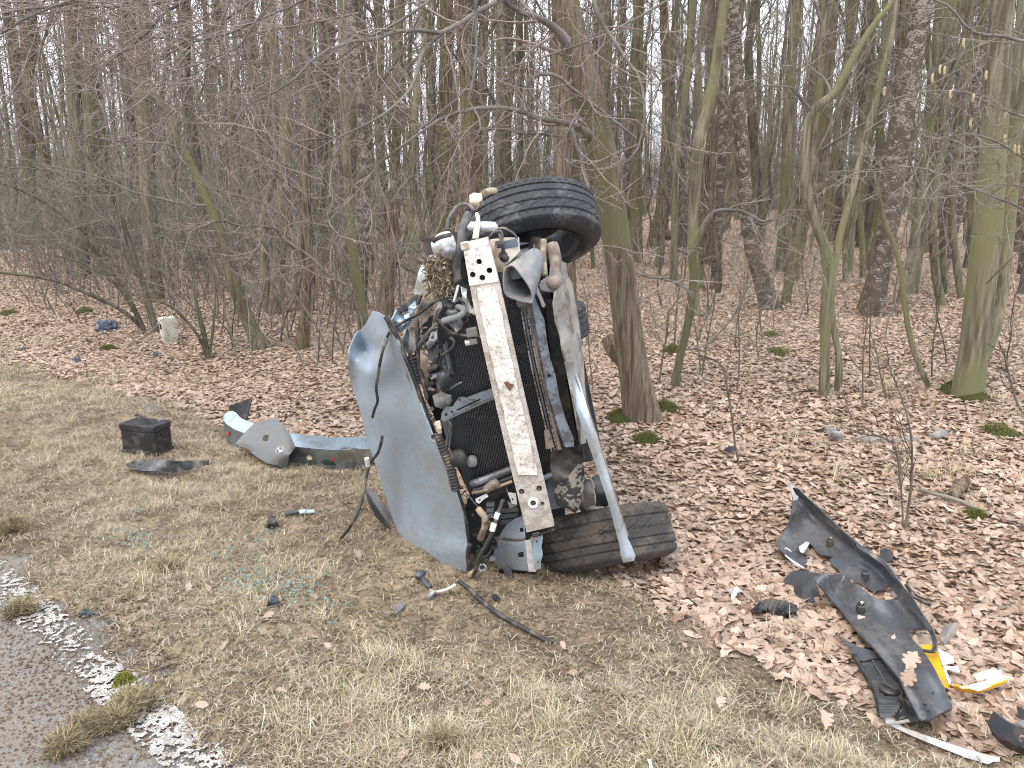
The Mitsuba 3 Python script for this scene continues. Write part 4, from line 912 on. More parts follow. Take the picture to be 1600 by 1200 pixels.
for x, y, r in ((815, 768.5, .009), (842.4, 763.4, .010), (833, 786.3, .009)):
    c = at_w(x, y, .005)
    part('bolt', join([capped(np.array([c + CW * .03, c]), r * .55, 6), capped(np.array([c + CW * .03, c + CW * .02]), r * 1.05, 10)]), 'mat_dark_metal', parent=beam)
part('washer', panel(circle(833, 786, 8.2, 20), [(x, y, 'w', -.018) for x, y in circle(833, 786, 9, 6)], .006, [circle(833, 786.3, 4.8, 14)], 2.5), 'mat_white', parent=beam)
part('chipped_patch', panel([(787, 598), (793, 596), (798, 600), (803, 601), (800, 606), (797, 611), (793, 607), (790, 602)], [(787, 598, 'w', -.033), (803, 601, 'w', -.033), (797, 611, 'w', -.033)], .003, (), 3), 'mat_rust', parent=beam)
bsdf('mat_rust', (0.16, 0.075, 0.055), 0.9)

# radiator with its fins, frame bars and cross brace
rc = [(690, 500), (822, 472), (872, 712), (730, 764), (702, 690), (692, 600)]
part('radiator', flat(rc, .16, .05), 'mat_core')
fins = []
for f in np.linspace(0, 1, 54):
    a_ = at_w(706 + (826 - 706) * f, 505 - 28 * f, .145); b_ = at_w(738 + (872 - 738) * f, 762 - 50 * f, .145)
    if f < .28: a_ = a_ + (b_ - a_) * (.28 - f) * .35
    fins.append(box((a_ + b_) / 2, (.0040, .014, np.linalg.norm(b_ - a_)), np.stack([unit(np.cross(unit(b_ - a_), CW)), CW, unit(b_ - a_)])))
part('fins', join(fins), 'mat_dark_fin'); labels[f'{CAR}__fins'] = {'kind': 'stuff'}
bsdf('mat_dark_fin', dirt_on((0.05, 0.052, 0.057), (0.17, 0.165, 0.16), 0.55, 0.8, 14, 120, 0.6), 0.4, metallic=0.5)
part('cross_brace', panel([(688.5, 656), (690, 645), (695, 638), (707, 636), (712, 628), (716, 622.5), (722, 620.5), (728, 622.5), (748, 615), (770, 608), (785, 602), (789, 612), (773, 619.5), (745, 631), (715, 647), (695, 659)], [(690, 650, 'w', .08), (720, 625, 'w', .08), (770, 610, 'w', .085), (710, 648, 'w', .08), (786, 608, 'w', .09)], .016, [circle(697, 648, 2.6, 8), circle(706, 643.5, 2, 8), circle(718.5, 625, 1.6, 8), [(713, 640), (750, 622.5), (751, 625), (714, 642.5)]], 4), 'mat_rail')
part('cross_brace', wire([(700, 655, .075), (745, 634, .075), (775, 621, .08), (790, 614, .08)], .005), 'mat_dark_metal')
part('radiator_bar', wire([(736, 757, .10), (760, 748, .10), (800, 733, .10)], .016, 8, 8), 'mat_rail', smooth=True)
part('radiator_bar', wire([(740, 766, .11), (770, 756, .11), (806, 742, .11)], .010, 8, 8), 'mat_dark_metal', smooth=True)
part('radiator_bar', wire([(846, 748, .10), (864, 741, .10)], .012, 6, 8), 'mat_rail', smooth=True)
for k in range(4):
    part('tank_rail', wire([(814 + 4.2 * k, 480 - k, .10), (828 + 4.4 * k, 560 - k, .10), (846 + 4.6 * k, 640 - k, .10), (862 + 4.2 * k, 705 - k, .10)], [.004, .006, .004, .009][k], 14, 6), ['mat_dirty_alu', 'mat_dark_metal', 'mat_dirty_alu', 'mat_brown_metal'][k], smooth=True)
bsdf('mat_dirty_alu', dirt_on((0.40, 0.39, 0.38), (0.10, 0.09, 0.085), 0.46, 0.58, 22, 140, 0.95), 0.55, metallic=0.4)
part('bracket', flat([(850, 673), (857, 671), (866, 698), (860, 701), (853, 702)], .085, .006, [circle(860, 686, 1.5, 8)]), 'mat_brown_metal')
part('bracket', flat([(813, 458), (830, 474), (834, 490), (830, 512), (824, 500), (818, 490), (806, 474)], .10, .01), 'mat_brown_metal')

# side rail, underbody shield, air scoop
part('side_rail', panel([(833, 455), (838, 470), (845, 487), (851, 500), (852.5, 515), (856, 540), (860, 560), (868, 586), (874, 620), (884, 656), (897, 686), (897, 698), (884, 699), (870, 660), (856, 612), (846, 560), (841, 530), (836, 500), (831, 472)],
     [(835, 456, 'w', .07), (842, 500, 'w', .07), (858, 580, 'w', .06), (864, 560, 'w', .075), (880, 660, 'w', .06), (892, 695, 'w', .06)], .022, [circle(858, 587, 3, 9)], 4, rough=.012), 'mat_rail', smooth=30)
part('side_rail', flat([(852, 470), (866, 470), (880, 560), (893, 640), (905, 700), (892, 700), (876, 640), (862, 560), (855, 510)], .22, .05), 'mat_black_plastic')
part('undertray', panel([(878, 408), (885.5, 411.5), (887, 429), (895, 444), (899, 470), (905, 503), (908, 530), (912, 560), (914, 600), (917, 640), (920, 690), (908, 695), (903, 660), (896, 620), (888, 580), (880, 545), (876, 520), (870, 503), (866, 474), (869, 455), (876, 440)],
     [(878, 408, 'w', .10), (886, 412, 'w', .22), (868, 470, 'w', .06), (880, 470, 'w', .10), (890, 470, 'w', .16), (899, 470, 'w', .30), (876, 520, 'w', .06), (890, 530, 'w', .10), (908, 530, 'w', .34), (890, 590, 'w', .06), (902, 600, 'w', .13), (914, 600, 'w', .38), (905, 670, 'w', .08), (918, 680, 'w', .34)], .008, (), 4.0, rough=.05, seed=3), 'mat_mud_plastic', smooth=40, label='torn pale-muddied underbody shield')
part('undertray', (np.array([car(u_, v_, w_) for u_, v_, w_ in [(.27, .36, .30), (.27, -.42, .30), (.285, -.42, 1.3), (.285, .36, 1.3), (.24, .36, .30), (.24, -.42, .30), (.255, -.42, 1.3), (.255, .36, 1.3)]]), np.array([(0, 1, 2, 3), (7, 6, 5, 4), (0, 4, 5, 1), (1, 5, 6, 2), (2, 6, 7, 3), (3, 7, 4, 0)])), 'mat_engine')
part('slit_flap', panel([(884, 440), (890, 470), (894, 500), (898, 520), (892, 518), (888, 490), (882, 452)], [(884, 440, 'w', .055), (894, 500, 'w', .06), (890, 517, 'w', .07), (888, 490, 'w', .05)], .005, (), 3), 'mat_brown_metal')
def funnel(rings, n=36):
    """rings: (list of px points, w) joined to one open shell"""
    V = []
    for pts, w in rings:
        p = np.array(pts + pts[:1], float)
        p = resample(chaikin(np.array(pts, float), 1), 3.0)
        s = np.concatenate([[0], np.cumsum(np.linalg.norm(np.diff(np.vstack([p, p[:1]]), axis=0), axis=1))])
        q = np.linspace(0, s[-1], n, endpoint=False); pc = np.vstack([p, p[:1]])
        x, y = np.interp(q, s, pc[:, 0]), np.interp(q, s, pc[:, 1])
        V.append(at_w(x, y, np.full(n, w)))
    V = np.vstack(V); m = len(rings)
    i, j = np.meshgrid(np.arange(m - 1), np.arange(n), indexing='ij')
    q = np.stack([i * n + j, i * n + (j + 1) % n, (i + 1) * n + (j + 1) % n, (i + 1) * n + j], -1).reshape(-1, 4)
    F = np.vstack([q[:, [0, 1, 2]], q[:, [0, 2, 3]]])
    return V, F
mouth = [(786, 418), (799, 412.5), (806, 418), (812, 427), (821, 438), (830, 452), (834, 466), (833, 474), (826, 474), (808, 470), (787, 462), (785, 440)]
back1 = [(797, 414), (814, 398), (829, 390), (840, 394), (846, 408), (847, 424), (843, 440), (838, 452), (834, 464), (826, 462), (808, 452), (796, 436)]
back2 = [(812, 404), (822, 394), (831, 387), (842, 389), (849, 398), (849, 415), (846, 430), (840, 444), (832, 446), (822, 436), (814, 424), (810, 414)]
back3 = [(822, 404), (828, 396), (834, 391), (842, 393), (846, 402), (846, 414), (842, 426), (836, 432), (830, 428), (824, 420), (820, 412), (820, 408)]
V, F = funnel([(mouth, .015), (back1, .12), (back2, .24), (back3, .36)])
F = np.vstack([F, [(len(V) - 36, len(V) - 36 + i + 1, len(V) - 36 + i) for i in range(1, 35)]])
part('air_scoop', solidify(V, F, .005), 'mat_scoop', smooth=40, label='grey plastic air scoop with a dark open mouth')
part('scoop_clip', flat([(833, 392), (834.5, 379), (836, 392)], .05, .004), 'mat_scoop', parent=f'{CAR}__air_scoop')
part('scoop_strut', flat([(839, 446), (843, 455), (852.5, 477), (850, 481), (847, 479), (842, 466), (838, 458)], .05, .006), 'mat_scoop')
part('control_arm', wire([(849, 374, .30), (849, 395, .28), (850, 418, .24), (851, 432, .20)], .013, 10, 8), 'mat_tan', smooth=True)
part('control_arm', wire([(863, 383, .34), (867, 402, .30), (871, 424, .24), (874, 440, .20)], .026, 10, 10), 'mat_brown_metal', smooth=True)
part('bracket', flat([(846, 440), (858, 431), (860, 416), (864, 428), (875, 424), (878, 436), (874, 446), (868, 458), (858, 456), (846, 454), (842, 446)], .09, .02, rough=.02), 'mat_scoop')
part('ball_joint', capped(np.array([at_w(862, 441, .10), at_w(868, 441, .06), at_w(874, 442, .05)]), [.022, .027, .016], 12), 'mat_brown_metal', smooth=True)

# the lower black flap, its muddied tongue and the knuckle
part('arch_liner', panel([(861, 704), (885, 700), (912, 698), (911, 718), (900, 732), (886, 746), (869, 760), (862, 752), (860, 730)], [(861, 704, 'w', .10), (912, 698, 'w', .12), (886, 744, 'w', .10), (862, 752, 'w', .11), (888, 720, 'w', .16)], .006, (), 5), 'mat_black_plastic', smooth=40)
part('arch_liner', panel([(911, 717), (913, 740), (911, 772), (904, 796), (898, 802), (886, 795), (870, 790), (866, 775), (867, 760), (880, 752), (893, 740), (902, 728)], [(911, 717, 'w', .10), (912, 745, 'w', .12), (890, 745, 'w', .07), (904, 770, 'w', .07), (868, 765, 'w', .10), (880, 780, 'w', .06), (899, 800, 'w', .09)], .006, (), 4, rough=.03), 'mat_mud_flap', smooth=40, label='black flap smeared with pale mud')
part('knuckle', panel([(912, 752), (919, 748), (925, 752), (928, 770), (931, 790), (914, 792), (911, 772)], [(912, 752, 'w', .24), (920, 770, 'w', .18), (930, 788, 'w', .22), (914, 790, 'w', .24)], .03, (), 4, rough=.04), 'mat_mud_plastic', smooth=40)
part('knuckle', panel([(925, 745), (938, 740), (952, 762), (962, 765), (968, 784), (945, 792), (931, 790), (928, 768)], [(925, 745, 'w', .3), (960, 765, 'w', .30), (940, 770, 'w', .24), (945, 790, 'w', .28)], .04, (), 4, rough=.03), 'mat_black_plastic', smooth=40)

# wing apron and its flanges at the lower corner
part('wing_apron', panel([(818, 806), (805, 810), (791, 820), (781, 836), (775.5, 852), (769, 872), (775.5, 889), (800, 890), (825, 892), (823, 866), (820, 840)], [(818, 806, 'w', .12), (791, 820, 'w', .20), (770, 872, 'w', .24), (800, 850, 'w', .12), (822, 850, 'w', .08), (824, 890, 'w', .09), (790, 888, 'w', .18)], .004,
     [[(811, 825), (818, 824), (818, 831), (811, 831)], [(808, 864), (818, 862), (818.5, 871), (809, 871)]], 4), 'mat_paint', smooth=40, label='silver-blue inner wing panel')
part('flange', flat([(820, 845), (830, 843), (834, 868), (837.5, 893), (826, 894), (823, 868)], .07, .004), 'mat_silver')
part('flange', flat([(832.5, 834), (840, 832), (847, 833), (848.5, 841), (846, 855), (848.5, 866), (845, 878), (846, 888), (836, 891), (834, 870), (832, 850)], .05, .004, [circle(844, 837, 1.4, 8), circle(838.6, 846, 1.5, 8), circle(840.5, 878.5, 1.6, 8)], 3.5), 'mat_paint_clean')
part('stub_bolt', wire([(837, 838, .05), (833, 842, .03)], .012, 5, 8), 'mat_brown_metal')
part('skirt', panel([(756, 897), (786, 889), (825, 893), (838, 896), (842, 908), (806, 916), (772, 914), (760, 905)], [(756, 897, 'w', .22), (840, 896, 'w', .16), (806, 914, 'w', .2), (770, 913, 'w', .24), (790, 900, 'w', .17)], .006, (), 5), 'mat_black_plastic', smooth=40)
part('bracket', flat([(785, 887), (792, 884), (798, 890), (808, 917), (796, 915)], .12, .01, [circle(800, 908, 3, 9)], 3.5), 'mat_dark_metal')
for k in range(3):
    part('vent_slat', flat([(760, 786 + 8.8 * k), (773 - k, 785 + 8.8 * k), (772 - k, 791.5 + 8.8 * k), (760, 792.5 + 8.8 * k)], .16, .012), 'mat_grey_plastic')
    part('vent_slat', flat([(783, 795 + 8.8 * k), (808, 793 + 8.8 * k), (810, 799 + 8.8 * k), (782, 802 + 8.8 * k)], .20, .012), 'mat_dark_metal')
part('bracket', flat([(743, 780), (751, 776), (760, 771.5), (763, 776), (755, 781), (749, 787), (744, 785)], .08, .006, [circle(749.5, 781.5, 1.8, 8)], 3), 'mat_silver')
part('bracket', flat([(791, 762), (794, 770), (806, 771.5), (808, 788.5), (800, 787), (795, 775)], .07, .006, [circle(801, 780.5, 1.8, 8)], 3), 'mat_silver')
part('bracket', flat([(793, 784), (808, 790), (796, 794)], .08, .006), 'mat_grey_plastic')
part('coupling', capped(np.array([at_w(760, 764, .10), at_w(772, 757, .08), at_w(776, 755, .09)]), [.018, .021, .02], 10), 'mat_brown_metal', smooth=True)
part('coupling_pipe', wire([(738, 770, .09), (760, 766, .08), (785, 758, .09), (800, 752, .10)], .007, 10, 7), 'mat_tan', smooth=True)

# hoses, pipes and cables
part('hose', wire([(747, 795, .07), (752, 801, .06), (758, 810, .06), (758, 820, .07), (754, 832, .08), (750, 842, .10)], .014, 20, 9), 'mat_tan', smooth=True)
def corrugated(pts, r, n, k=10):
    p = spline(np.array([at_w(*q) for q in pts]), n * 4)
    rr = r * (1 + .22 * np.tile([0, 1, 1, 0], n))
    return capped(p, rr, k)
part('corrugated_pipe', corrugated([(682, 676, .10), (694, 706, .09), (706, 740, .09), (712, 765, .10)], .017, 19), 'mat_cable', smooth=30)
part('corrugated_pipe', corrugated([(641, 556, .17), (649, 580, .15), (655, 600, .14)], .015, 9), 'mat_cable', smooth=30)
part('cable', wire([(787, 780, .05), (782, 792, .04), (777, 805, .03), (771, 828, .03), (760, 850, .03), (749, 872, .04), (743, 892, .07), (733, 904, .13), (720, 909, .16), (706, 911, .18)], .0085, 40, 8), 'mat_cable', smooth=True)
part('cable_clip', wire([(778, 801, .025), (775, 810, .025)], .011, 4, 6), 'mat_white')
part('cable_clip', wire([(772, 818, .02), (769, 829, .02)], .012, 4, 6), 'mat_white')
part('cable', wire([(735, 850, .10), (731, 870, .12), (734, 888, .13), (745, 900, .15), (760, 903, .17)], .010, 20, 7), 'mat_cable', smooth=True)
part('cable', wire([(733, 902, .12), (738, 896, .10), (742, 893, .09)], .013, 8, 7), 'mat_tan', smooth=True)
part('cable', wire([(820, 842, .045), (805, 844, .06), (790, 842, .08), (775, 840, .14)], .0055, 14, 6), 'mat_cable', smooth=True)
part('cable', wire([(832, 838, .03), (838, 837, .03), (846, 834, .04), (868, 828, .2)], .005, 14, 6), 'mat_cable', smooth=True)
part('eye_bolt', tubes(*(lambda c: (np.array([c + CU * .0155 * math.cos(t) + CV * .0155 * math.sin(t) for t in np.linspace(0, 2 * np.pi, 17)])[None], np.full((1, 17), .006)))(at_w(753.5, 887, .06)), 7), 'mat_metal', smooth=True)
part('cable', wire([(727, 474, .08), (716, 466, .08), (698, 464, .09), (680, 471, .10), (653, 491, .14), (630, 503, .18), (612, 514, .17), (602, 534, .17), (596, 556, .16), (591, 584, .19), (588, 610, .21), (590, 622, .22), (585, 640, .28), (582, 652, .33)], .0062, 60, 7), 'mat_cable', smooth=True)
part('cable_clip', wire([(604, 528, .155), (599, 540, .15)], .011, 4, 6), 'mat_grey_plastic')
part('cable', wire([(597, 682, .34), (592, 704, .38), (577, 728, .46), (571, 752, .44), (566, 780, .40), (556, 808, .35), (545, 826, .38), (532, 842, .42)], .007, 40, 7), 'mat_cable', smooth=True)
part('cable_clip', wire([(573, 716, .43), (575, 728, .44)], .012, 4, 6), 'mat_cream')
part('cable', wire([(683, 497, .07), (690, 505, .06), (698, 514, .06), (710, 521, .06), (730, 525, .05), (752, 526, .03)], .0065, 26, 7), 'mat_cable', smooth=True)
part('cable', wire([(704, 528, .06), (710, 534, .05), (707, 543, .05), (697, 551, .06), (688, 558, .07), (686, 572, .08)], .0065, 24, 7), 'mat_cable', smooth=True)
part('cable', wire([(650, 497, .14), (652, 520, .13), (653, 545, .13), (655, 570, .13), (662, 600, .12), (668, 625, .11)], .009, 24, 7), 'mat_cable', smooth=True)
part('cable', wire([(654, 545, .12), (662, 530, .10), (670, 520, .10), (678, 512, .10), (684, 505, .09)], .010, 20, 7), 'mat_cable', smooth=True)
part('cable', wire([(730, 772, .09), (745, 790, .09), (752, 800, .08)], .004, 10, 6), 'mat_dark_metal', smooth=True)
part('strap', wire([(699, 655, .085), (704, 664, .08), (700, 680, .09), (697, 698, .09), (702, 710, .09)], .006, 18, 6), 'mat_dark_metal', smooth=True)
part('strap', wire([(705, 664, .085), (704, 680, .09), (702, 698, .09), (706, 708, .09)], .005, 18, 6), 'mat_dark_metal', smooth=True)
c = at_w(716, 718, .07)
hd = unit(-CW + .25 * CU)
part('horn', capped(np.array([c + CW * .03, c + CW * .012, c, c - CW * .006, c - CW * .008]), [.034, .037, .035, .024, .012], 22), 'mat_black_plastic', smooth=30, label='round black horn')
c = at_w(737, 722, .09)
part('horn_mount', capped(np.array([c + CW * .03, c, c - CW * .004]), [.02, .022, .012], 14), 'mat_grey_plastic', smooth=30)
part('horn_bracket', flat([(697, 632), (690, 660), (694, 676), (700, 690), (706, 678), (708, 660), (704, 650), (706, 640)], .10, .006), 'mat_dark_metal')
part('connector', join([box(at_w(685, 664, .08), (.02, .03, .02), CAXES), box(at_w(687, 673, .085), (.014, .02, .014), CAXES)]), 'mat_cream')
part('connector', box(at_w(738, 519, .05), (.042, .034, .03), CAXES, .004), 'mat_grey_plastic')
part('connector', join([box(at_w(737, 534, .05), (.045, .022, .025), CAXES, .003)]), 'mat_grey_plastic')
part('plug', capped(np.array([at_w(734, 535, .045), at_w(727, 536, .045)]), .011, 8), 'mat_cream')

# crumpled stuff between bonnet and beam
sh = lambda pts, w, mat, t=.006, rough=.02, step=4, lab=None: part('bent_panel', panel(pts, [(*p, 'w', w + .035 * math.sin(i * 2.1)) for i, p in enumerate(pts)], t, (), step, rough, len(scene)), mat, smooth=35, label=lab)
sh([(620, 484), (629, 491), (632, 506), (626, 520), (616, 516), (612, 500)], .22, 'mat_paint_clean')
sh([(638, 480), (648.5, 470), (651, 479), (645, 489), (639, 490)], .19, 'mat_paint_clean')
sh([(632, 492), (640, 488), (642, 500), (637, 512), (629, 515)], .21, 'mat_paint_clean')
sh([(636, 512), (641, 520), (641, 545), (639, 558), (631, 540), (629, 531)], .19, 'mat_paint_clean')
sh([(639.5, 510), (650, 512), (652, 545), (641, 556)], .18, 'mat_grey_plastic')
sh([(622, 482), (650, 460), (658, 462), (654, 474), (640, 482), (626, 488)], .24, 'mat_black_plastic')
sh([(684.5, 471.5), (690.5, 468.5), (691, 480), (686, 492), (684, 506), (682, 530), (676, 540), (670, 548), (667, 540), (672, 524), (676, 505), (680, 488)], .08, 'mat_scoop')
sh([(666, 526), (683, 522), (685, 545), (683, 575), (676, 582), (670, 579), (669, 552), (664, 538)], .09, 'mat_mud_flap')
sh([(656, 543), (664, 537), (668, 548), (671, 580), (668, 606), (661, 612), (657, 580)], .13, 'mat_tan')
sh([(658, 470), (672, 458), (680, 462), (676, 480), (668, 500), (656, 512), (650, 500), (654, 484)], .16, 'mat_brown_metal')
sh([(690, 468), (706, 452), (716, 445), (724, 452), (716, 470), (704, 480), (694, 478)], .12, 'mat_grey_plastic')
sh([(722, 448), (730, 452), (728, 466), (736, 478), (744, 482), (742, 490), (730, 488), (722, 474)], .07, 'mat_silver')
sh([(684, 582), (693, 576), (702.5, 577), (701, 590), (696, 604), (686, 606), (680, 599)], .07, 'mat_dark_metal', lab='dark triangular bracket plate')
sh([(672, 588), (684, 582), (682, 588), (674, 594)], .06, 'mat_metal')
sh([(700, 502), (708, 498), (718, 499), (724, 506), (722, 514), (714, 518), (708, 512)], .06, 'mat_scoop')
sh([(676, 618), (690, 612), (704, 618), (704, 632), (694, 640), (682, 636)], .10, 'mat_grey_plastic')
sh([(672, 610), (690, 604), (700, 608), (694, 616), (676, 620)], .12, 'mat_black_plastic')
part('loom', wire([(692, 502, .06), (704, 498, .05), (716, 494, .05), (724, 489, .05), (725, 484, .06), (720, 481, .07), (714, 480, .08)], .013, 24, 9), 'mat_scoop', smooth=True)
part('loom', wire([(701, 487, .07), (707, 490, .06), (716, 486, .06)], .016, 12, 9), 'mat_dark_metal', smooth=True)
for k in range(5):
    part('core_strip', wire([(684 + 3.3 * k, 550 - k * 4, .10), (689 + 3.3 * k, 566 - k, .10), (694 + 3.3 * k, 580 + k, .10)], .0045, 6, 5), 'mat_grey_plastic' if k % 2 else 'mat_dark_metal')
part('lever', wire([(716, 446, .08), (713, 458, .07), (709, 472, .07)], .006, 8, 6), 'mat_silver', smooth=True)
part('lever', wire([(704, 608, .08), (714, 601, .07), (722, 597, .07)], .005, 8, 6), 'mat_dark_metal', smooth=True)

rj = np.random.default_rng(77)
for _ in range(78):    # small torn brackets, clips and wires crowding the gap
    x, y = [(rj.uniform(655, 700), rj.uniform(500, 600)), (rj.uniform(668, 706), rj.uniform(590, 690)), (rj.uniform(735, 775), rj.uniform(770, 880)), (rj.uniform(700, 735), rj.uniform(455, 520))][_ % 4]
    w_ = rj.uniform(.07, .2)
    if rj.random() < .55:
        a = rj.uniform(0, 6.28); l = rj.uniform(3, 8); b = rj.uniform(2, 5)
        pts = [(x + l * math.cos(a + t) * rj.uniform(.6, 1.2), y + b * math.sin(a + t) * rj.uniform(.6, 1.3)) for t in np.arange(6) * 1.047]
        part('torn_clip', flat(pts, w_, rj.uniform(.004, .02), step=4, rough=.01), ['mat_gloss_black', 'mat_gloss_black', 'mat_grey_plastic', 'mat_dark_metal', 'mat_metal', 'mat_black_plastic', 'mat_gloss_black', 'mat_scoop'][rj.integers(0, 8)], smooth=30)
    else:
        q = [(x, y, w_)]
        for s in range(3): q.append((q[-1][0] + rj.normal() * 6, q[-1][1] + rj.uniform(2, 9), w_ + rj.normal() * .02))
        part('loose_wire', wire(q, rj.uniform(.002, .005), 14, 5), ['mat_cable', 'mat_cable', 'mat_tan', 'mat_dark_metal'][rj.integers(0, 4)], smooth=True)

# headlight remains, wing corner and the bits round the top of the beam
hl = part('headlight', panel([(673, 380), (683, 366), (692, 362), (702, 361), (709, 370), (714.6, 388), (714, 398), (706, 407), (694, 405), (684, 397), (676, 394)], [(673, 380, 'w', .14), (690, 366, 'w', .16), (709, 370, 'w', .14), (714, 392, 'w', .12), (694, 384, 'w', .05), (704, 406, 'w', .12), (680, 394, 'w', .12)], .05, (), 4, rough=.05), 'mat_silver', smooth=30, label='broken white headlight housing')
part('headlight_lens', panel([(685, 392), (694, 384), (706, 381), (712, 388), (711, 398), (704, 404), (694, 402)], [(685, 392, 'w', .035), (706, 381, 'w', .045), (704, 404, 'w', .06), (698, 393, 'w', .02)], .006, (), 4, rough=.05), 'mat_metal', smooth=20, parent=hl)
part('headlight_trim', wire([(678, 377, .08), (690, 370, .04), (704, 367, .06)], .008, 10, 6), 'mat_black_plastic', parent=hl)
part('wing_corner', panel([(670.6, 399), (683, 399), (680, 415), (675, 435), (672, 452), (668, 460), (658, 460), (648.6, 461), (647, 454), (653, 427), (661, 410)], [(671, 399, 'w', .24), (683, 400, 'w', .20), (648, 458, 'w', .32), (668, 460, 'w', .22), (664, 430, 'w', .20), (676, 430, 'w', .19)], .005, (), 4), 'mat_wing', smooth=40, label='bent pale corner of the front wing')
bsdf('mat_wing', dirt_on((0.66, 0.70, 0.74), (0.42, 0.38, 0.32), 0.5, 0.7), 0.35, metallic=0.3, clearcoat=.5)
part('wing_inner', panel([(664, 458), (674, 448), (676, 462), (668, 472)], [(664, 458, 'w', .25), (674, 448, 'w', .22), (676, 462, 'w', .24)], .006), 'mat_black_plastic')
part('hose', wire([(732, 334, .17), (727, 346, .14), (722, 362, .11), (721, 376, .09), (718, 392, .08), (714, 405, .09), (713, 425, .10), (716, 440, .10)], .0165, 30, 9), 'mat_hose', smooth=True)
bsdf('mat_hose', dirt_on((0.10, 0.10, 0.105), (0.26, 0.22, 0.18), 0.45, 0.7, 16), 0.7)
part('cable', wire([(699, 360, .13), (700, 346, .14), (707, 332, .16), (717, 321, .18), (727, 319, .18), (735, 322, .17), (740, 330, .15)], .0075, 30, 8), 'mat_hose', smooth=True)
part('crushed_connector', panel([(733, 305), (740, 301), (752, 302), (754, 310), (749, 316), (745, 328), (738, 330), (734, 320)], [(733, 305, 'w', .2), (752, 302, 'w', .2), (742, 314, 'w', .15), (740, 329, 'w', .19)], .04, (), 3, rough=.05), 'mat_cream', smooth=30)
part('sleeve', wire([(752, 306, .2), (760, 300, .21), (774, 298, .24)], .013, 8, 8), 'mat_tan', smooth=True)
part('damper', capped(np.array([at_w(734, 356, .11), at_w(736, 354, .10), at_w(758, 354, .10), at_w(772, 354, .11), at_w(774, 355, .12)]), [.012, .018, .019, .018, .012], 12), 'mat_wing', smooth=35)
part('cream_strip', panel([(742, 333), (746, 331), (750, 337), (750, 352), (747, 372), (738, 372), (741, 352), (744, 342)], [(742, 333, 'w', .1), (750, 337, 'w', .09), (747, 372, 'w', .03), (738, 372, 'w', .035), (743, 352, 'w', .06)], .006, (), 3), 'mat_cream', smooth=40)
hs = part('mount_housing', panel([(765, 374), (788, 371), (811, 370.5), (812, 386), (813, 392), (806, 399), (798, 408), (791, 415), (786, 424), (777, 426), (772, 410), (768, 392)], [(765, 374, 'w', .09), (811, 371, 'w', .10), (812, 390, 'w', .09), (778, 425, 'w', .09), (790, 405, 'w', .075), (785, 380, 'w', .08)], .03,
     [circle(786, 400, 7.4, 14), [(773, 377), (807, 375), (808, 385.5), (774, 388)]], 3.5), 'mat_cream', smooth=30, label='cream-coloured housing with a round opening behind the beam')
part('connector', box(at_w(796, 381, .09), (.065, .03, .03), CAXES, .004), 'mat_blue_grey', parent=hs)
bsdf('mat_blue_grey', dirt_on((0.12, 0.15, 0.19), (0.05, 0.05, 0.05), 0.5, 0.7), 0.4)
part('bore', capped(np.array([at_w(786, 400, .12), at_w(786, 400, .095)]), .03, 14), 'mat_tan', parent=hs)
part('rod', wire([(779, 362, .06), (783, 374, .05), (786, 390, .06), (788, 402, .07)], .007, 12, 7), 'mat_cable', smooth=True)
part('rod_knob', capped(np.array([at_w(787, 399, .075), at_w(788.5, 404, .055), at_w(789, 407, .06)]), [.010, .018, .012], 10), 'mat_black_plastic', smooth=True)
part('cable', wire([(764, 374, .07), (767, 367, .05), (774, 362, .05), (782, 361, .05), (785, 368, .05), (784, 377, .06)], .005, 22, 7), 'mat_hose', smooth=True)
part('cable', wire([(778, 358, .06), (786, 356.5, .06), (796, 361, .07), (803, 366, .08), (808, 373, .09)], .005, 20, 7), 'mat_hose', smooth=True)
part('lug', box(at_w(727, 384, .02), (.03, .03, .04), CAXES, .005), 'mat_cream')

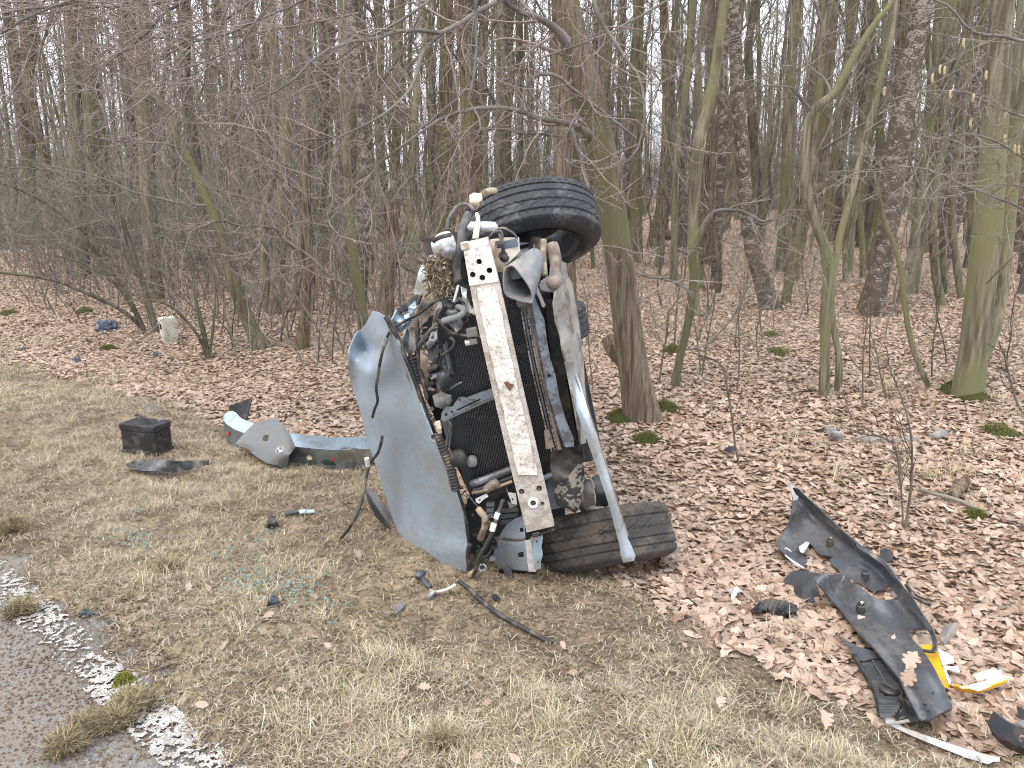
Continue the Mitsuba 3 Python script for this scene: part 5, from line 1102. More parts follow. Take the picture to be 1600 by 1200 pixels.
# wheels
STEER = math.radians(27)
def tyre(Ro=.313, Wd=.205, seed=0, mud=0.0, nt=216):
    s = np.concatenate([np.linspace(-.5, .5, 60)]) * Wd * 1.0
    x = np.abs(s) / (Wd / 2)
    r = Ro - .004 * x ** 2 - .030 * np.clip((x - .80) / .20, 0, 1) ** 2.2
    side_s = []; side_r = []
    for k in np.linspace(0, 1, 12)[1:]:
        side_s.append(Wd / 2 * (1.0 + .085 * math.sin(math.pi * k) - .03 * k)); side_r.append(Ro - .034 - .075 * k)
    S = np.concatenate([-np.array(side_s)[::-1], s, side_s]); R0 = np.concatenate([np.array(side_r)[::-1], r, side_r])
    th = np.arange(nt) * 2 * np.pi / nt
    SS, TT = np.meshgrid(S, th, indexing='ij'); RR = np.repeat(R0[:, None], nt, 1)
    q = SS / Wd; ph = TT * 54 / (2 * np.pi)
    zig = .02 + .035 * (np.abs((ph / 1.0) % 1 - .5) * 2 - .5)
    g = np.zeros_like(RR)
    for pos, wd in ((-.27, .024), (.13, .020), (.29, .024)): g = np.maximum(g, sstep(wd, wd * .45, np.abs(q - pos)))
    g = np.maximum(g, sstep(.018, .008, np.abs(q - (zig - .08))) * .9)
    lat = sstep(.10, .05, np.abs(((ph + 2.2 * q) % 1) - .5)) * (.28 < np.abs(q)) * .55
    dia = sstep(.09, .05, np.abs(((ph * .5 - 5 * q) % 1) - .5)) * ((q > -.27) & (q < -.04)) * .5
    top = np.abs(q) < .5
    RR = RR - .0075 * np.maximum(np.maximum(g, lat), dia) * top
    X = np.stack([RR * np.cos(TT), RR * np.sin(TT), SS], -1)
    if mud:
        f = meshkit.fbm(X * 16 + seed, 4, seed)
        RR = RR + mud * sstep(.42, .62, f) * .011 + (meshkit.fbm(X * 70, 2, 4) - .5) * .004 * mud
        X = np.stack([RR * np.cos(TT), RR * np.sin(TT), SS], -1)
    m = len(S); i, j = np.meshgrid(np.arange(m - 1), np.arange(nt), indexing='ij')
    F = np.stack([i * nt + j, i * nt + (j + 1) % nt, (i + 1) * nt + (j + 1) % nt, (i + 1) * nt + j], -1).reshape(-1, 4)
    return X.reshape(-1, 3), F
def revolve(prof, nt=64):
    prof = np.array(prof, float); th = np.arange(nt) * 2 * np.pi / nt
    X = np.stack([prof[:, 0][:, None] * np.cos(th), prof[:, 0][:, None] * np.sin(th), np.repeat(prof[:, 1][:, None], nt, 1)], -1)
    m = len(prof); i, j = np.meshgrid(np.arange(m - 1), np.arange(nt), indexing='ij')
    return X.reshape(-1, 3), np.stack([i * nt + j, i * nt + (j + 1) % nt, (i + 1) * nt + (j + 1) % nt, (i + 1) * nt + j], -1).reshape(-1, 4)
def wheel(C0, axis_, rub, seed, mud, label, front=-CW, nt=216, **k):
    a = unit(axis_); e1 = unit(front - (front @ a) * a); e2 = np.cross(a, e1)
    M = np.stack([e1, e2, a], 1)
    put = lambda vf: (np.asarray(vf[0]) @ M.T + C0, vf[1])
    w = f'{CAR}__{"wheel"}'; w = numbered(w)
    labels[w] = {'label': label}
    obj('tyre', put(tyre(seed=seed, mud=mud, nt=nt, **k)), rub, w, smooth=40)
    obj('rim', put(join([revolve([(.205, -.104), (.196, -.098), (.185, -.09), (.180, -.06), (.170, .0), (.178, .05), (.185, .09), (.206, .103), (.21, .10), (.19, .085), (.176, .045), (.165, .0), (.176, -.06), (.182, -.092), (.205, -.104)])] +
        [box(np.array([math.cos(t) * .11, math.sin(t) * .11, .06]), (.15, .04, .02), np.array([[math.cos(t), math.sin(t), 0], [-math.sin(t), math.cos(t), 0], [0, 0, 1]])) for t in np.arange(5) * 2 * np.pi / 5] + [revolve([(.001, .075), (.045, .072), (.05, .05), (.04, .0), (.001, .0)], 24)])), 'mat_rim', w, smooth=30)
    obj('brake_disc', put(join([revolve([(.001, -.002), (.135, -.002), (.138, .004), (.135, .010), (.06, .012), (.001, .012)], 40), revolve([(.001, -.05), (.04, -.05), (.045, -.01), (.05, .0)], 20)])), 'mat_dark_metal', w, smooth=30)
    return w
bsdf('mat_rim', dirt_on((0.16, 0.17, 0.18), (0.06, 0.055, 0.05), 0.45, 0.65, 12), 0.4, metallic=0.5)
ax_ = math.cos(STEER) * CV + math.sin(STEER) * CW
wheel(at_w(830, 358, .76), ax_, 'mat_rubber', 3, 0.0, 'front wheel at the top with clean black tread')
wheel(at_w(943, 842, .42), -ax_, 'mat_rubber_mud', 5, .55, 'front wheel at the bottom caked with brown mud', Wd=.228)
part('axle_arm', capped(np.array([at_w(840, 372, .66), at_w(826, 430, .62), at_w(820, 480, .55)]), [.03, .035, .04], 10), 'mat_brown_metal', smooth=True)
part('axle_arm', capped(np.array([at_w(945, 830, .45), at_w(900, 770, .5), at_w(860, 700, .5)]), [.03, .035, .04], 10), 'mat_brown_metal', smooth=True)
# the engine bay behind, down to the torn-off bulkhead, and a piece of floor with a rear wheel
def slab(u, v, w): return (np.array([car(a, b, c) for a in u for b in v for c in w]), np.array([(0, 1, 3, 2), (4, 6, 7, 5), (0, 4, 5, 1), (2, 3, 7, 6), (0, 2, 6, 4), (1, 5, 7, 3)]))
part('engine_block', join([slab((-.16, .22), (-.34, .30), (.30, .62)), slab((-.25, .1), (-.26, .2), (.36, .58)), slab((-.12, .2), (-.6, -.34), (.36, .6))]), 'mat_engine')
bsdf('mat_engine', dirt_on((0.055, 0.055, 0.058), (0.12, 0.1, 0.085), 0.5, 0.7), 0.6, metallic=.3)
part('bulkhead', slab((-.36, .30), (-.70, .60), (1.02, 1.05)), 'mat_engine')
part('chassis_leg', slab((.05, .16), (.40, .48), (.12, 1.05)), 'mat_rail')
part('chassis_leg', slab((.05, .16), (-.56, -.47), (.14, 1.05)), 'mat_rail')
part('inner_wing', slab((-.30, .08), (-.735, -.72), (.30, 1.02)), 'mat_engine')
part('inner_wing', slab((-.28, .06), (.52, .535), (.30, 1.02)), 'mat_engine')
part('shroud', flat([(690, 486), (720, 448), (782, 440), (800, 440), (830, 470), (880, 690), (870, 730), (800, 760), (760, 790), (735, 775), (700, 700), (660, 610), (645, 540), (660, 500)], .34, .02), 'mat_engine')
part('shroud', flat([(735, 770), (800, 760), (818, 800), (790, 830), (772, 890), (740, 898), (733, 850), (724, 800)], .36, .02), 'mat_engine')
part('floor_pan', slab((.20, .23), (-.60, .12), (1.05, 2.2)), 'mat_mud_plastic')
wheel(at_w(838, 512, 1.75), unit(CV), 'mat_rubber', 8, 0.0, 'rear wheel peeking out from behind the underbody shield', nt=96)
part('axle_tube', capped(np.array([at_w(838, 512, 1.75), at_w(845, 600, 1.75), at_w(855, 660, 1.75)]), .03, 8), 'mat_engine')
part('arch_liner', panel([(570, 761), (585, 767), (600, 788), (615, 815), (622, 828), (612, 822), (600, 811), (585, 793), (577, 780)], [(570, 761, 'w', .75), (600, 788, 'w', .7), (615, 815, 'w', .68), (585, 793, 'w', .62), (600, 811, 'w', .6), (622, 828, 'w', .62)], .006, (), 4), 'mat_grey_plastic', smooth=40)
part('arch_liner', panel([(570, 762), (576, 772), (590, 795), (612, 826), (604, 822), (588, 806), (576, 784)], [(570, 762, 'w', .70), (590, 795, 'w', .60), (612, 826, 'w', .56), (588, 806, 'w', .56), (576, 784, 'w', .6)], .006, (), 4), 'mat_black_plastic', smooth=40)

# things caught on or leaning against the wreck
st = [(881.6, 566), (895, 564), (900, 576), (910, 610), (920, 644), (932, 680), (944, 720), (952, 745), (958, 766), (968, 800), (981, 841), (988, 855), (993, 868), (991, 876), (974, 879.5), (970, 868), (968, 852), (961, 826), (953.6, 797), (945, 769), (935, 740), (928, 720), (914, 678), (900, 640), (890, 606)]
tk = obj('metal_strip', panel(st, [(888, 565, 'w', .03), (882, 568, 'w', .035), (900, 576, 'w', .045), (905, 640, 'w', .03), (920, 640, 'w', .045), (928, 710, 'w', .04), (944, 720, 'w', .055), (952, 780, 'w', .055), (962, 778, 'w', .07), (975, 860, 'w', .06), (990, 860, 'w', .075), (982, 878, 'w', .06)], .006, (), 4,
     bump=lambda p: .007 * np.cos((p[:, 0] - np.interp(p[:, 1], [565, 640, 720, 800, 878], [888, 910, 936, 961, 982])) / 5.0) + .004 * np.sin(p[:, 1] / 17)), 'mat_strip', smooth=50, label='long bent silver-blue metal strip leaning against the muddy lower wheel', cat='metal strip')
part_ret = panel([(896, 572), (903, 585), (926, 655), (948, 722), (962, 770), (974, 810), (982, 836), (978, 842), (966, 805), (955, 766), (940, 716), (920, 650), (900, 590)], [(896, 572, 'w', .05), (926, 655, 'w', .09), (948, 722, 'w', .10), (978, 830, 'w', .10), (920, 650, 'w', .055), (955, 766, 'w', .065)], .004, (), 4)
obj('flange', part_ret, 'mat_brown_metal', tk, smooth=40)
bl, cl_ = [], []
rg = np.random.default_rng(5)
cen = np.array([at_w(688, 430, .12)]); N = 4200
p0 = cen + (rg.normal(size=(N, 1)).clip(-1.6,1.6) * .026 * CU + rg.normal(size=(N, 1)).clip(-1.6,1.6) * .038 * CV + rg.normal(size=(N, 1)) * .02 * CW) + 0
d = unit(rg.normal(size=(N, 3)) + np.array([0, -.2, -.25])); L_ = rg.uniform(.012, .045, (N, 1))
sd = unit(np.cross(d, rg.normal(size=(N, 3)))) * .0014
V = np.stack([p0 - sd, p0 + sd, p0 + d * L_ * .6 + sd * .8 + rg.normal(size=(N, 3)) * .004, p0 + d * L_], 1).reshape(-1, 3)
F = (np.array([(0, 1, 2), (0, 2, 3)])[None] + (np.arange(N) * 4)[:, None, None]).reshape(-1, 3)
obj('grass_clump', (V, F), 'mat_grass', color=np.repeat(STRAW[rg.integers(0, 6, N)] * rg.uniform(.35, .9, (N, 1)), 4, 0), label='torn clump of dry grass and earth caught under the broken headlight', cat='grass clump')

# ------------------------------------------------------------------ wreckage lying about
def lay(name, outline, ctrl, mat, label=None, cat=None, parent=None, t=.005, holes=(), step=5, rough=.01, smooth=35, group=None, bump=None):
    if np.isscalar(ctrl): ctrl = [(*p, 'h', ctrl) for p in outline[::max(1, len(outline) // 8)]]
    return obj(name, panel(outline, ctrl, t, holes, step, rough, len(scene), bump), mat, parent, smooth=smooth, label=label, cat=cat, group=group)
def gwire(pts, r, n=30, k=7):
    p = np.array([on_ground(a, b, h) for a, b, h in pts])
    return capped(spline(p, n), r, k)

# torn black bumper cover, inner side up
B = thing('bumper_cover', 'large torn black bumper cover lying inner side up on the leaves', 'bumper')
up_ = [(1234, 755), (1245, 762), (1263, 778), (1287, 800), (1307, 820), (1337, 847), (1356, 860), (1375, 871), (1388, 884), (1400, 900), (1410, 916), (1426, 934), (1442, 960), (1456, 980), (1464, 1000), (1463, 1014), (1459, 1019), (1450, 1018), (1442, 1016),
       (1460, 1044), (1476, 1076), (1487, 1100), (1488, 1105), (1462, 1118), (1444, 1126), (1437, 1122), (1430, 1110), (1418, 1086), (1406, 1060), (1386, 1036), (1366, 1012), (1342, 988), (1320, 960), (1290, 926), (1262.5, 894), (1278, 895), (1287, 897.5), (1287, 896), (1265, 881), (1258, 888), (1241, 877), (1228, 867), (1217, 857), (1210, 847), (1222, 835), (1231, 822), (1237, 805), (1239, 783), (1236, 768)]
ctl = [(1234, 755, 'h', .20), (1263, 778, 'h', .17), (1307, 820, 'h', .13), (1356, 860, 'h', .11), (1388, 884, 'h', .10), (1426, 934, 'h', .11), (1456, 980, 'h', .12), (1464, 1000, 'h', .10), (1210, 847, 'h', .07), (1237, 805, 'h', .15), (1250, 810, 'h', .10), (1228, 867, 'h', .05), (1255, 850, 'h', .05),
       (1290, 850, 'h', .05), (1330, 880, 'h', .045), (1380, 910, 'h', .05), (1263, 894, 'h', .09), (1290, 926, 'h', .085), (1342, 988, 'h', .08), (1386, 1036, 'h', .08), (1418, 1086, 'h', .085), (1437, 1122, 'h', .09), (1310, 910, 'h', .06), (1340, 950, 'h', .055), (1390, 1000, 'h', .075), (1430, 1050, 'h', .085), (1460, 1090, 'h', .09), (1487, 1102, 'h', .08), (1476, 1076, 'h', .08), (1414, 980, 'h', .06), (1442, 1016, 'h', .065), (1400, 940, 'h', .04)]
hol = [[(1255, 865), (1260, 855), (1265, 848.5), (1270, 853), (1273, 858), (1278, 864), (1284, 867), (1303, 869.5), (1296, 874), (1299, 882), (1308, 888), (1314, 896), (1300, 898.5), (1290, 896.5), (1280, 890), (1266, 880), (1258, 873)],
       [(1326, 903), (1332, 906), (1340, 910), (1350, 915), (1358, 921), (1366, 925), (1378, 921), (1388, 915), (1394, 921), (1402, 932), (1395, 936), (1386, 937), (1376, 938), (1366, 934), (1354, 925), (1340, 913), (1330, 910)],
       [(1414.5, 981), (1430, 981), (1447, 983), (1453, 990), (1456.5, 999), (1457, 1010), (1455, 1015.5), (1448, 1014.5), (1440, 1013), (1432, 1006), (1424, 995)]]
def rim_bump(p):
    ed = np.array([(1234, 755), (1263, 778), (1307, 820), (1356, 860), (1388, 884), (1426, 934), (1456, 980)], float)
    e2 = np.array([(1262, 894), (1290, 926), (1342, 988), (1386, 1036), (1418, 1086), (1437, 1122)], float)
    e3 = np.array([(1476, 1076), (1442, 1016), (1414, 980)], float)
    def dist(e): return shapely.distance(shapely.points(p), sg.LineString(e))
    d1, d2, d3 = dist(ed), dist(e2), dist(e3)
    return -.030 * np.exp(-((d1 - 16) / 7) ** 2) + .012 * np.exp(-(d1 / 5) ** 2) - .022 * np.exp(-((d2 - 12) / 5) ** 2) + .010 * np.exp(-(d2 / 4) ** 2) - .008 * np.exp(-((d3 - 8) / 4) ** 2) + .012 * (meshkit.fbm(np.pad(p, ((0, 0), (0, 1))) / 45, 3, 3) - .5)
seam = [(1190, 905), (1240, 893), (1262, 889.5), (1290, 894), (1317, 898), (1330, 904.5), (1366, 930), (1402, 935), (1430, 958), (1449, 983), (1480, 1000), (1520, 1010)]
whole = sg.Polygon(up_, hol).buffer(0)
for region, lift in ((sg.Polygon(seam + [(1520, 700), (1190, 700)]), 0.0), (sg.Polygon(seam + [(1520, 1200), (1190, 1200)]), 1.0)):
    pc_ = whole.intersection(region); pc_ = max(getattr(pc_, 'geoms', [pc_]), key=lambda q: q.area)
    extra = [(1268, 897, 'h', .13), (1300, 904, 'h', .115), (1335, 918, 'h', .10), (1366, 940, 'h', .085)] if lift else [(1300, 880, 'h', .035), (1320, 893, 'h', .03), (1270, 870, 'h', .04), (1360, 915, 'h', .035)]
    cc = [c for c in ctl if region.buffer(1).contains(sg.Point(c[0], c[1]))] + extra
    lay('shell', np.array(pc_.exterior.coords)[:-1], cc, 'mat_bumper_black', parent=B, t=.006, holes=[np.array(r.coords)[:-1] for r in pc_.interiors], step=4.2, rough=.004, bump=rim_bump)
lay('lip', [(1238, 762), (1246, 764), (1263, 780), (1287, 802), (1307, 822), (1337, 849), (1334, 852), (1305, 828), (1284, 808), (1260, 786), (1243, 772)], [(1238, 762, 'h', .23), (1263, 780, 'h', .20), (1307, 822, 'h', .165), (1337, 849, 'h', .15), (1305, 828, 'h', .15), (1260, 786, 'h', .18)], 'mat_black_plastic', parent=B, t=.01, step=4)
lay('lip', [(1337, 848), (1357, 860), (1378, 874), (1392, 890), (1404, 908), (1398, 905), (1382, 885), (1360, 868), (1340, 856)], [(1337, 848, 'h', .15), (1378, 874, 'h', .13), (1404, 908, 'h', .13), (1398, 905, 'h', .115), (1360, 868, 'h', .13)], 'mat_bumper_black', parent=B, t=.01, step=4)
lay('pale_tip', [(1233, 754), (1240, 759), (1248, 768), (1247, 780), (1240, 783), (1237, 770)], [(1233, 754, 'h', .215), (1248, 768, 'h', .19), (1240, 783, 'h', .172)], 'mat_metal', parent=B, t=.003, step=3)
lay('bracket', [(1248, 854), (1260, 846), (1265, 848), (1262, 854), (1255, 864), (1250, 862)], [(1248, 854, 'h', .075), (1265, 848, 'h', .07), (1255, 864, 'h', .07)], 'mat_silver', parent=B, t=.003, step=3)
lay('pale_edge', [(1227, 866), (1240, 876), (1257, 886.5), (1256, 888.5), (1239, 879), (1226, 868)], [(1227, 866, 'h', .066), (1257, 887, 'h', .066), (1239, 879, 'h', .066)], 'mat_silver', parent=B, t=.003, step=3)
for x, y, h in ((1297, 846, .075), (1345, 948, .085), (1352, 896, .07)):
    c = on_ground(x, y, h)
    obj('clip', join([capped(np.array([c - [0, 0, .02], c + [0, 0, .004], c + [0, 0, .008]]), [.017, .017, .012], 12), box(c + [0, 0, .012], (.02, .012, .012))]), 'mat_black_plastic' if x != 1352 else 'mat_bumper_black', B, smooth=30)
    if x != 1352: obj('clip_pin', capped(np.array([c + [0, 0, .01], c + [.002, -.002, .022]]), .006, 8), 'mat_silver', B)
lay('end_wall', [(1444, 1126), (1462, 1118), (1488, 1105), (1486, 1111), (1466, 1124), (1447, 1131)], [(1444, 1126, 'h', .09), (1488, 1105, 'h', .08), (1486, 1111, 'h', .01), (1447, 1131, 'h', .01)], 'mat_black_plastic', parent=B, t=.004, step=4)
for pts in ([(1442, 1097), (1450, 1094), (1452, 1097), (1444, 1100)], [(1447, 1107), (1452, 1106), (1452, 1109), (1447, 1110)], [(1454, 1084), (1460, 1080), (1458, 1086)]):
    lay('gouge', pts, [(*p, 'h', .093) for p in pts], 'mat_black_plastic', parent=B, t=.003, step=2)

# grille torn out of it
G_ = thing('radiator_grille', 'broken black grille with thin slats and a round badge mount under the bumper cover', 'grille')
lay('frame', [(1307, 991), (1322, 1000), (1345, 1012), (1362, 1016), (1380, 1028), (1362, 1029), (1350, 1033), (1342, 1031), (1334, 1024), (1326, 1012)], [(1307, 991, 'h', .03), (1345, 1012, 'h', .06), (1380, 1028, 'h', .06), (1342, 1031, 'h', .05)], 'mat_bumper_black', parent=G_, step=4)
obj('frame', gwire([(1334, 1024, .05), (1346, 1044, .04), (1358, 1064, .035), (1370, 1088, .035), (1374, 1108, .03), (1377, 1120, .02)], .009), 'mat_black_plastic', G_, smooth=True)
obj('frame', gwire([(1380, 1030, .055), (1394, 1050, .05), (1408, 1074, .045), (1410, 1086, .045)], .008), 'mat_black_plastic', G_, smooth=True)
lf = spline(np.array([(1340, 1030), (1347, 1044), (1358, 1064), (1370, 1088), (1375, 1118)], float), 22)
rt = spline(np.array([(1382, 1030), (1392, 1044), (1404, 1066), (1411, 1082), (1394, 1118)], float), 22)
for q in range(22):
    a_, b_ = on_ground(*lf[q], .04), on_ground(*rt[q], .045)
    if q % 7 == 3: a_ = a_ + [0, 0, .01]
    e = unit(b_ - a_)
    up2 = unit(np.cross(np.cross(e, [0, 0, 1.0]), e) + np.array([0, .5, 0])); sd = np.cross(e, up2)
    obj('slat', box((a_ + b_) / 2, (np.linalg.norm(b_ - a_), .003, .013), np.stack([e, sd, up2])), 'mat_slat', G_)
obj('cross_bar', gwire([(1363, 1032, .05), (1374, 1050, .05), (1384, 1070, .045), (1390, 1090, .045)], .004), 'mat_bumper_black', G_)
c = on_ground(1390, 1076, .06)
obj('badge_mount', join([capped(np.array([c - [0, 0, .02], c, c + [0, 0, .004]]), [.03, .03, .026], 20), box(c + [0, 0, .006], (.012, .05, .008), np.array([[.8, .6, 0], [-.6, .8, 0], [0, 0, 1]]))]), 'mat_black_plastic', G_, smooth=30)
lay('mount_plate', [(1391, 1116), (1396, 1104), (1404, 1091), (1412, 1098), (1424, 1108), (1430, 1116), (1436, 1120), (1432, 1128), (1418, 1130), (1402, 1129)], [(1391, 1116, 'h', .03), (1404, 1091, 'h', .06), (1430, 1116, 'h', .06), (1418, 1130, 'h', .02), (1412, 1110, 'h', .03)], 'mat_grey_black', parent=G_, step=4, rough=.04)
bsdf('mat_slat', (0.075, 0.078, 0.085), 0.35, specular=.6)
bsdf('mat_grey_black', (0.05, 0.052, 0.058), 0.45, specular=.5)
lay('mount_plate', [(1406, 1090), (1414, 1094), (1424, 1106), (1434, 1120), (1428, 1118), (1416, 1110)], [(1406, 1090, 'h', .07), (1434, 1120, 'h', .07), (1416, 1110, 'h', .05)], 'mat_black_plastic', parent=G_, step=4)

lay('trim_strip', [(1383, 1120), (1392, 1122), (1410, 1136), (1450, 1150), (1490, 1164), (1530, 1176), (1562, 1184), (1562, 1190), (1552, 1190), (1544, 1194), (1510, 1184), (1470, 1168), (1430, 1152), (1400, 1138), (1384, 1130)],
    [(1384, 1125, 'h', .02), (1430, 1145, 'h', .03), (1490, 1166, 'h', .035), (1560, 1187, 'h', .03), (1510, 1184, 'h', .02), (1450, 1150, 'h', .035)], 'mat_strip_white', 'long pale grey trim strip curving along the edge of the grass below the grille', 'trim strip', t=.008, step=5)
bsdf('mat_strip_white', dirt_on((0.47, 0.485, 0.50), (0.32, 0.30, 0.28), 0.48, 0.66, 14), .45)
obj('trim_clip', gwire([(1386, 1131, .03), (1404, 1129, .04), (1420, 1126, .045)], .005), 'mat_scoop', label='thin grey plastic clip lying across the end of the pale trim strip', cat='clip')

Yp = thing('yellow_plate', 'broken yellow plastic plate with white inner side, right of the bumper cover', 'plastic plate')
lay('yellow_side', [(1440, 1008), (1448, 1007), (1456, 1007), (1464, 1014), (1470, 1036), (1478, 1056), (1484, 1072), (1476, 1073.5), (1460, 1050), (1446, 1028)], [(1440, 1008, 'h', .05), (1464, 1014, 'h', .06), (1484, 1072, 'h', .04), (1460, 1050, 'h', .04)], 'mat_yellow', parent=Yp)
lay('yellow_side', [(1488, 1071), (1504, 1074), (1520, 1077.5), (1528, 1078), (1550, 1071), (1577, 1062), (1572, 1067), (1552, 1076), (1528, 1084), (1504, 1082), (1492, 1078)], [(1488, 1071, 'h', .05), (1528, 1078, 'h', .06), (1577, 1062, 'h', .06), (1528, 1084, 'h', .025), (1500, 1081, 'h', .02)], 'mat_yellow', parent=Yp, step=3)
lay('white_side', [(1465, 1012), (1477, 1019), (1489, 1026), (1491, 1034.5), (1480, 1036), (1472, 1037), (1468, 1024)], .055, 'mat_white', parent=Yp, step=4)
lay('white_side', [(1474, 1039), (1484, 1041), (1496, 1041), (1500, 1049), (1492, 1048), (1484, 1045), (1478, 1046), (1482, 1056), (1486, 1066), (1482, 1068), (1477, 1054)], .05, 'mat_white', parent=Yp, step=3)
lay('white_side', [(1521, 1054), (1536, 1049), (1552, 1044), (1558, 1047), (1564, 1048), (1568, 1055), (1577, 1058), (1577, 1062), (1552, 1071), (1528, 1078), (1520, 1075), (1500, 1073), (1512, 1071), (1526, 1067), (1540, 1064), (1544, 1058), (1536, 1060), (1527, 1062), (1524, 1058)], .06, 'mat_white', parent=Yp, step=3.5, bump=lambda p: .02 * np.sin(p[:, 0] / 11))

K = thing('black_bracket', 'black plastic bracket with a slot, lying in the leaves at the lower right corner', 'plastic bracket')
lay('top_face', [(1552, 1111), (1562, 1119), (1574, 1128), (1600, 1140), (1640, 1160), (1650, 1190), (1612, 1178), (1600, 1168), (1578, 1160), (1560, 1152), (1548, 1140), (1542, 1130)], [(1552, 1111, 'h', .10), (1600, 1140, 'h', .11), (1640, 1160, 'h', .11), (1542, 1130, 'h', .06), (1578, 1160, 'h', .05), (1640, 1188, 'h', .05)], 'mat_bumper_black', parent=K, t=.012, holes=[[(1590, 1147), (1604, 1150), (1606, 1160), (1596, 1160), (1588, 1154)]])
lay('wall', [(1542, 1130), (1560, 1152), (1578, 1160), (1612, 1178), (1650, 1190), (1650, 1200), (1600, 1184), (1568, 1166), (1552, 1150)], [(1542, 1130, 'h', .06), (1578, 1160, 'h', .05), (1650, 1190, 'h', .05), (1568, 1166, 'h', .01), (1650, 1200, 'h', .01)], 'mat_black_plastic', parent=K)
lay('rib', [(1588, 1104), (1600, 1108), (1630, 1130), (1610, 1132), (1592, 1122)], [(1588, 1104, 'h', .13), (1630, 1130, 'h', .14), (1610, 1132, 'h', .11)], 'mat_bumper_black', parent=K)
lay('rib', [(1586, 1128), (1604, 1124), (1630, 1136), (1604, 1138)], [(1586, 1128, 'h', .115), (1630, 1136, 'h', .13), (1604, 1138, 'h', .12)], 'mat_grey_plastic', parent=K)

F1 = lay('ribbed_fragment', [(1168.7, 955.5), (1181, 947), (1185.7, 939), (1203, 934.5), (1225, 938), (1246, 946), (1244, 956), (1226, 959), (1206.7, 960), (1199.7, 952), (1188, 957), (1174, 957)], [(1169, 955, 'h', .01), (1203, 935, 'h', .05), (1246, 947, 'h', .05), (1207, 960, 'h', .02), (1222, 948, 'h', .055), (1190, 948, 'h', .05)], 'mat_black_plastic', 'ribbed piece of black plastic on the leaves left of the bumper cover', 'plastic fragment', t=.02, step=3, bump=lambda p: .008 * (np.sin(p[:, 0] * .8 + p[:, 1] * .5) > 0))
lay('rounded_panel', [(1224, 906.5), (1234.7, 894), (1248.7, 890), (1262.7, 891), (1274, 907.7), (1280, 926), (1276.7, 937), (1268.5, 941.5), (1253, 937), (1241.7, 926), (1232, 917)], [(1224, 906, 'h', .02), (1249, 890, 'h', .04), (1263, 891, 'h', .05), (1280, 926, 'h', .03), (1268, 941, 'h', .02), (1255, 915, 'h', .06), (1242, 926, 'h', .02)], 'mat_grey_black', 'rounded dark plastic shell tucked against the torn bumper cover', 'plastic shell', t=.012, step=4)
lay('silver_scrap', [(1134, 920), (1143, 919), (1152, 916), (1156, 920), (1162, 924), (1152, 926), (1150, 931), (1143, 938), (1142, 928)], [(1134, 920, 'h', .03), (1152, 916, 'h', .05), (1162, 924, 'h', .02), (1143, 938, 'h', .03), (1148, 924, 'h', .05)], 'mat_silver', 'small torn scrap of silvery foil on the leaves', 'foil scrap', step=2.5, rough=.04)
lay('plastic_chip', [(1374, 860), (1384, 856), (1395, 863), (1394, 875), (1382, 879), (1377, 870)], [(1374, 860, 'h', .04), (1384, 856, 'h', .06), (1394, 875, 'h', .04), (1380, 878, 'h', .02)], 'mat_grey_black', 'small dark chip standing up behind the upper edge of the bumper cover', 'plastic chip', t=.01, step=3)
obj('cable_piece', gwire([(1416, 914, .08), (1426, 930, .07), (1440, 939, .05), (1453, 945, .03)], .008), 'mat_cable', smooth=True, label='short black cable end sticking out from the bumper cover', cat='cable')
lay('clear_film', [(1472, 980), (1482, 975), (1494, 972), (1496, 982), (1492, 992), (1486, 998), (1478, 1007), (1470, 1000)], [(1472, 980, 'h', .04), (1494, 972, 'h', .03), (1478, 1007, 'h', .02), (1484, 988, 'h', .06), (1492, 992, 'h', .03)], 'mat_film', 'crumpled sheet of clear plastic film on the leaves behind the bumper cover', 'plastic film', t=.001, step=3, rough=.05)
lay('bag_scrap', [(1291, 664), (1298, 666), (1308, 672), (1319, 684), (1316, 690), (1304, 688), (1294, 680)], [(1291, 664, 'h', .05), (1308, 672, 'h', .09), (1319, 684, 'h', .04), (1304, 688, 'h', .02), (1300, 676, 'h', .10)], 'mat_scoop', 'grey crumpled plastic scrap on the forest floor', 'plastic scrap', step=3, rough=.07)
lay('flattened_sheet', [(1330, 684), (1350, 681), (1375, 683), (1400, 684), (1420, 680), (1438, 684), (1430, 690), (1400, 690), (1370, 689), (1345, 690)], .02, 'mat_film', 'pale flattened sheet of plastic half buried in leaves', 'plastic sheet', t=.002, step=4, rough=.04)
lay('bag_scrap', [(1448, 682), (1462, 674), (1474, 670), (1484, 676), (1478, 682), (1462, 684)], [(1448, 682, 'h', .02), (1470, 671, 'h', .06), (1484, 676, 'h', .02), (1465, 684, 'h', .02)], 'mat_scoop', 'bluish-grey plastic scrap beside the flattened sheet', 'plastic scrap', step=3, rough=.06)
lay('dark_scrap', [(1130, 703), (1138, 698), (1148, 697), (1152, 702), (1148, 707), (1138, 708)], [(1130, 703, 'h', .02), (1142, 697, 'h', .06), (1152, 702, 'h', .02), (1140, 708, 'h', .01)], 'mat_bag', 'blue-black plastic scrap on the leaves in front of the leaning tree', 'plastic scrap', step=2, rough=.05)

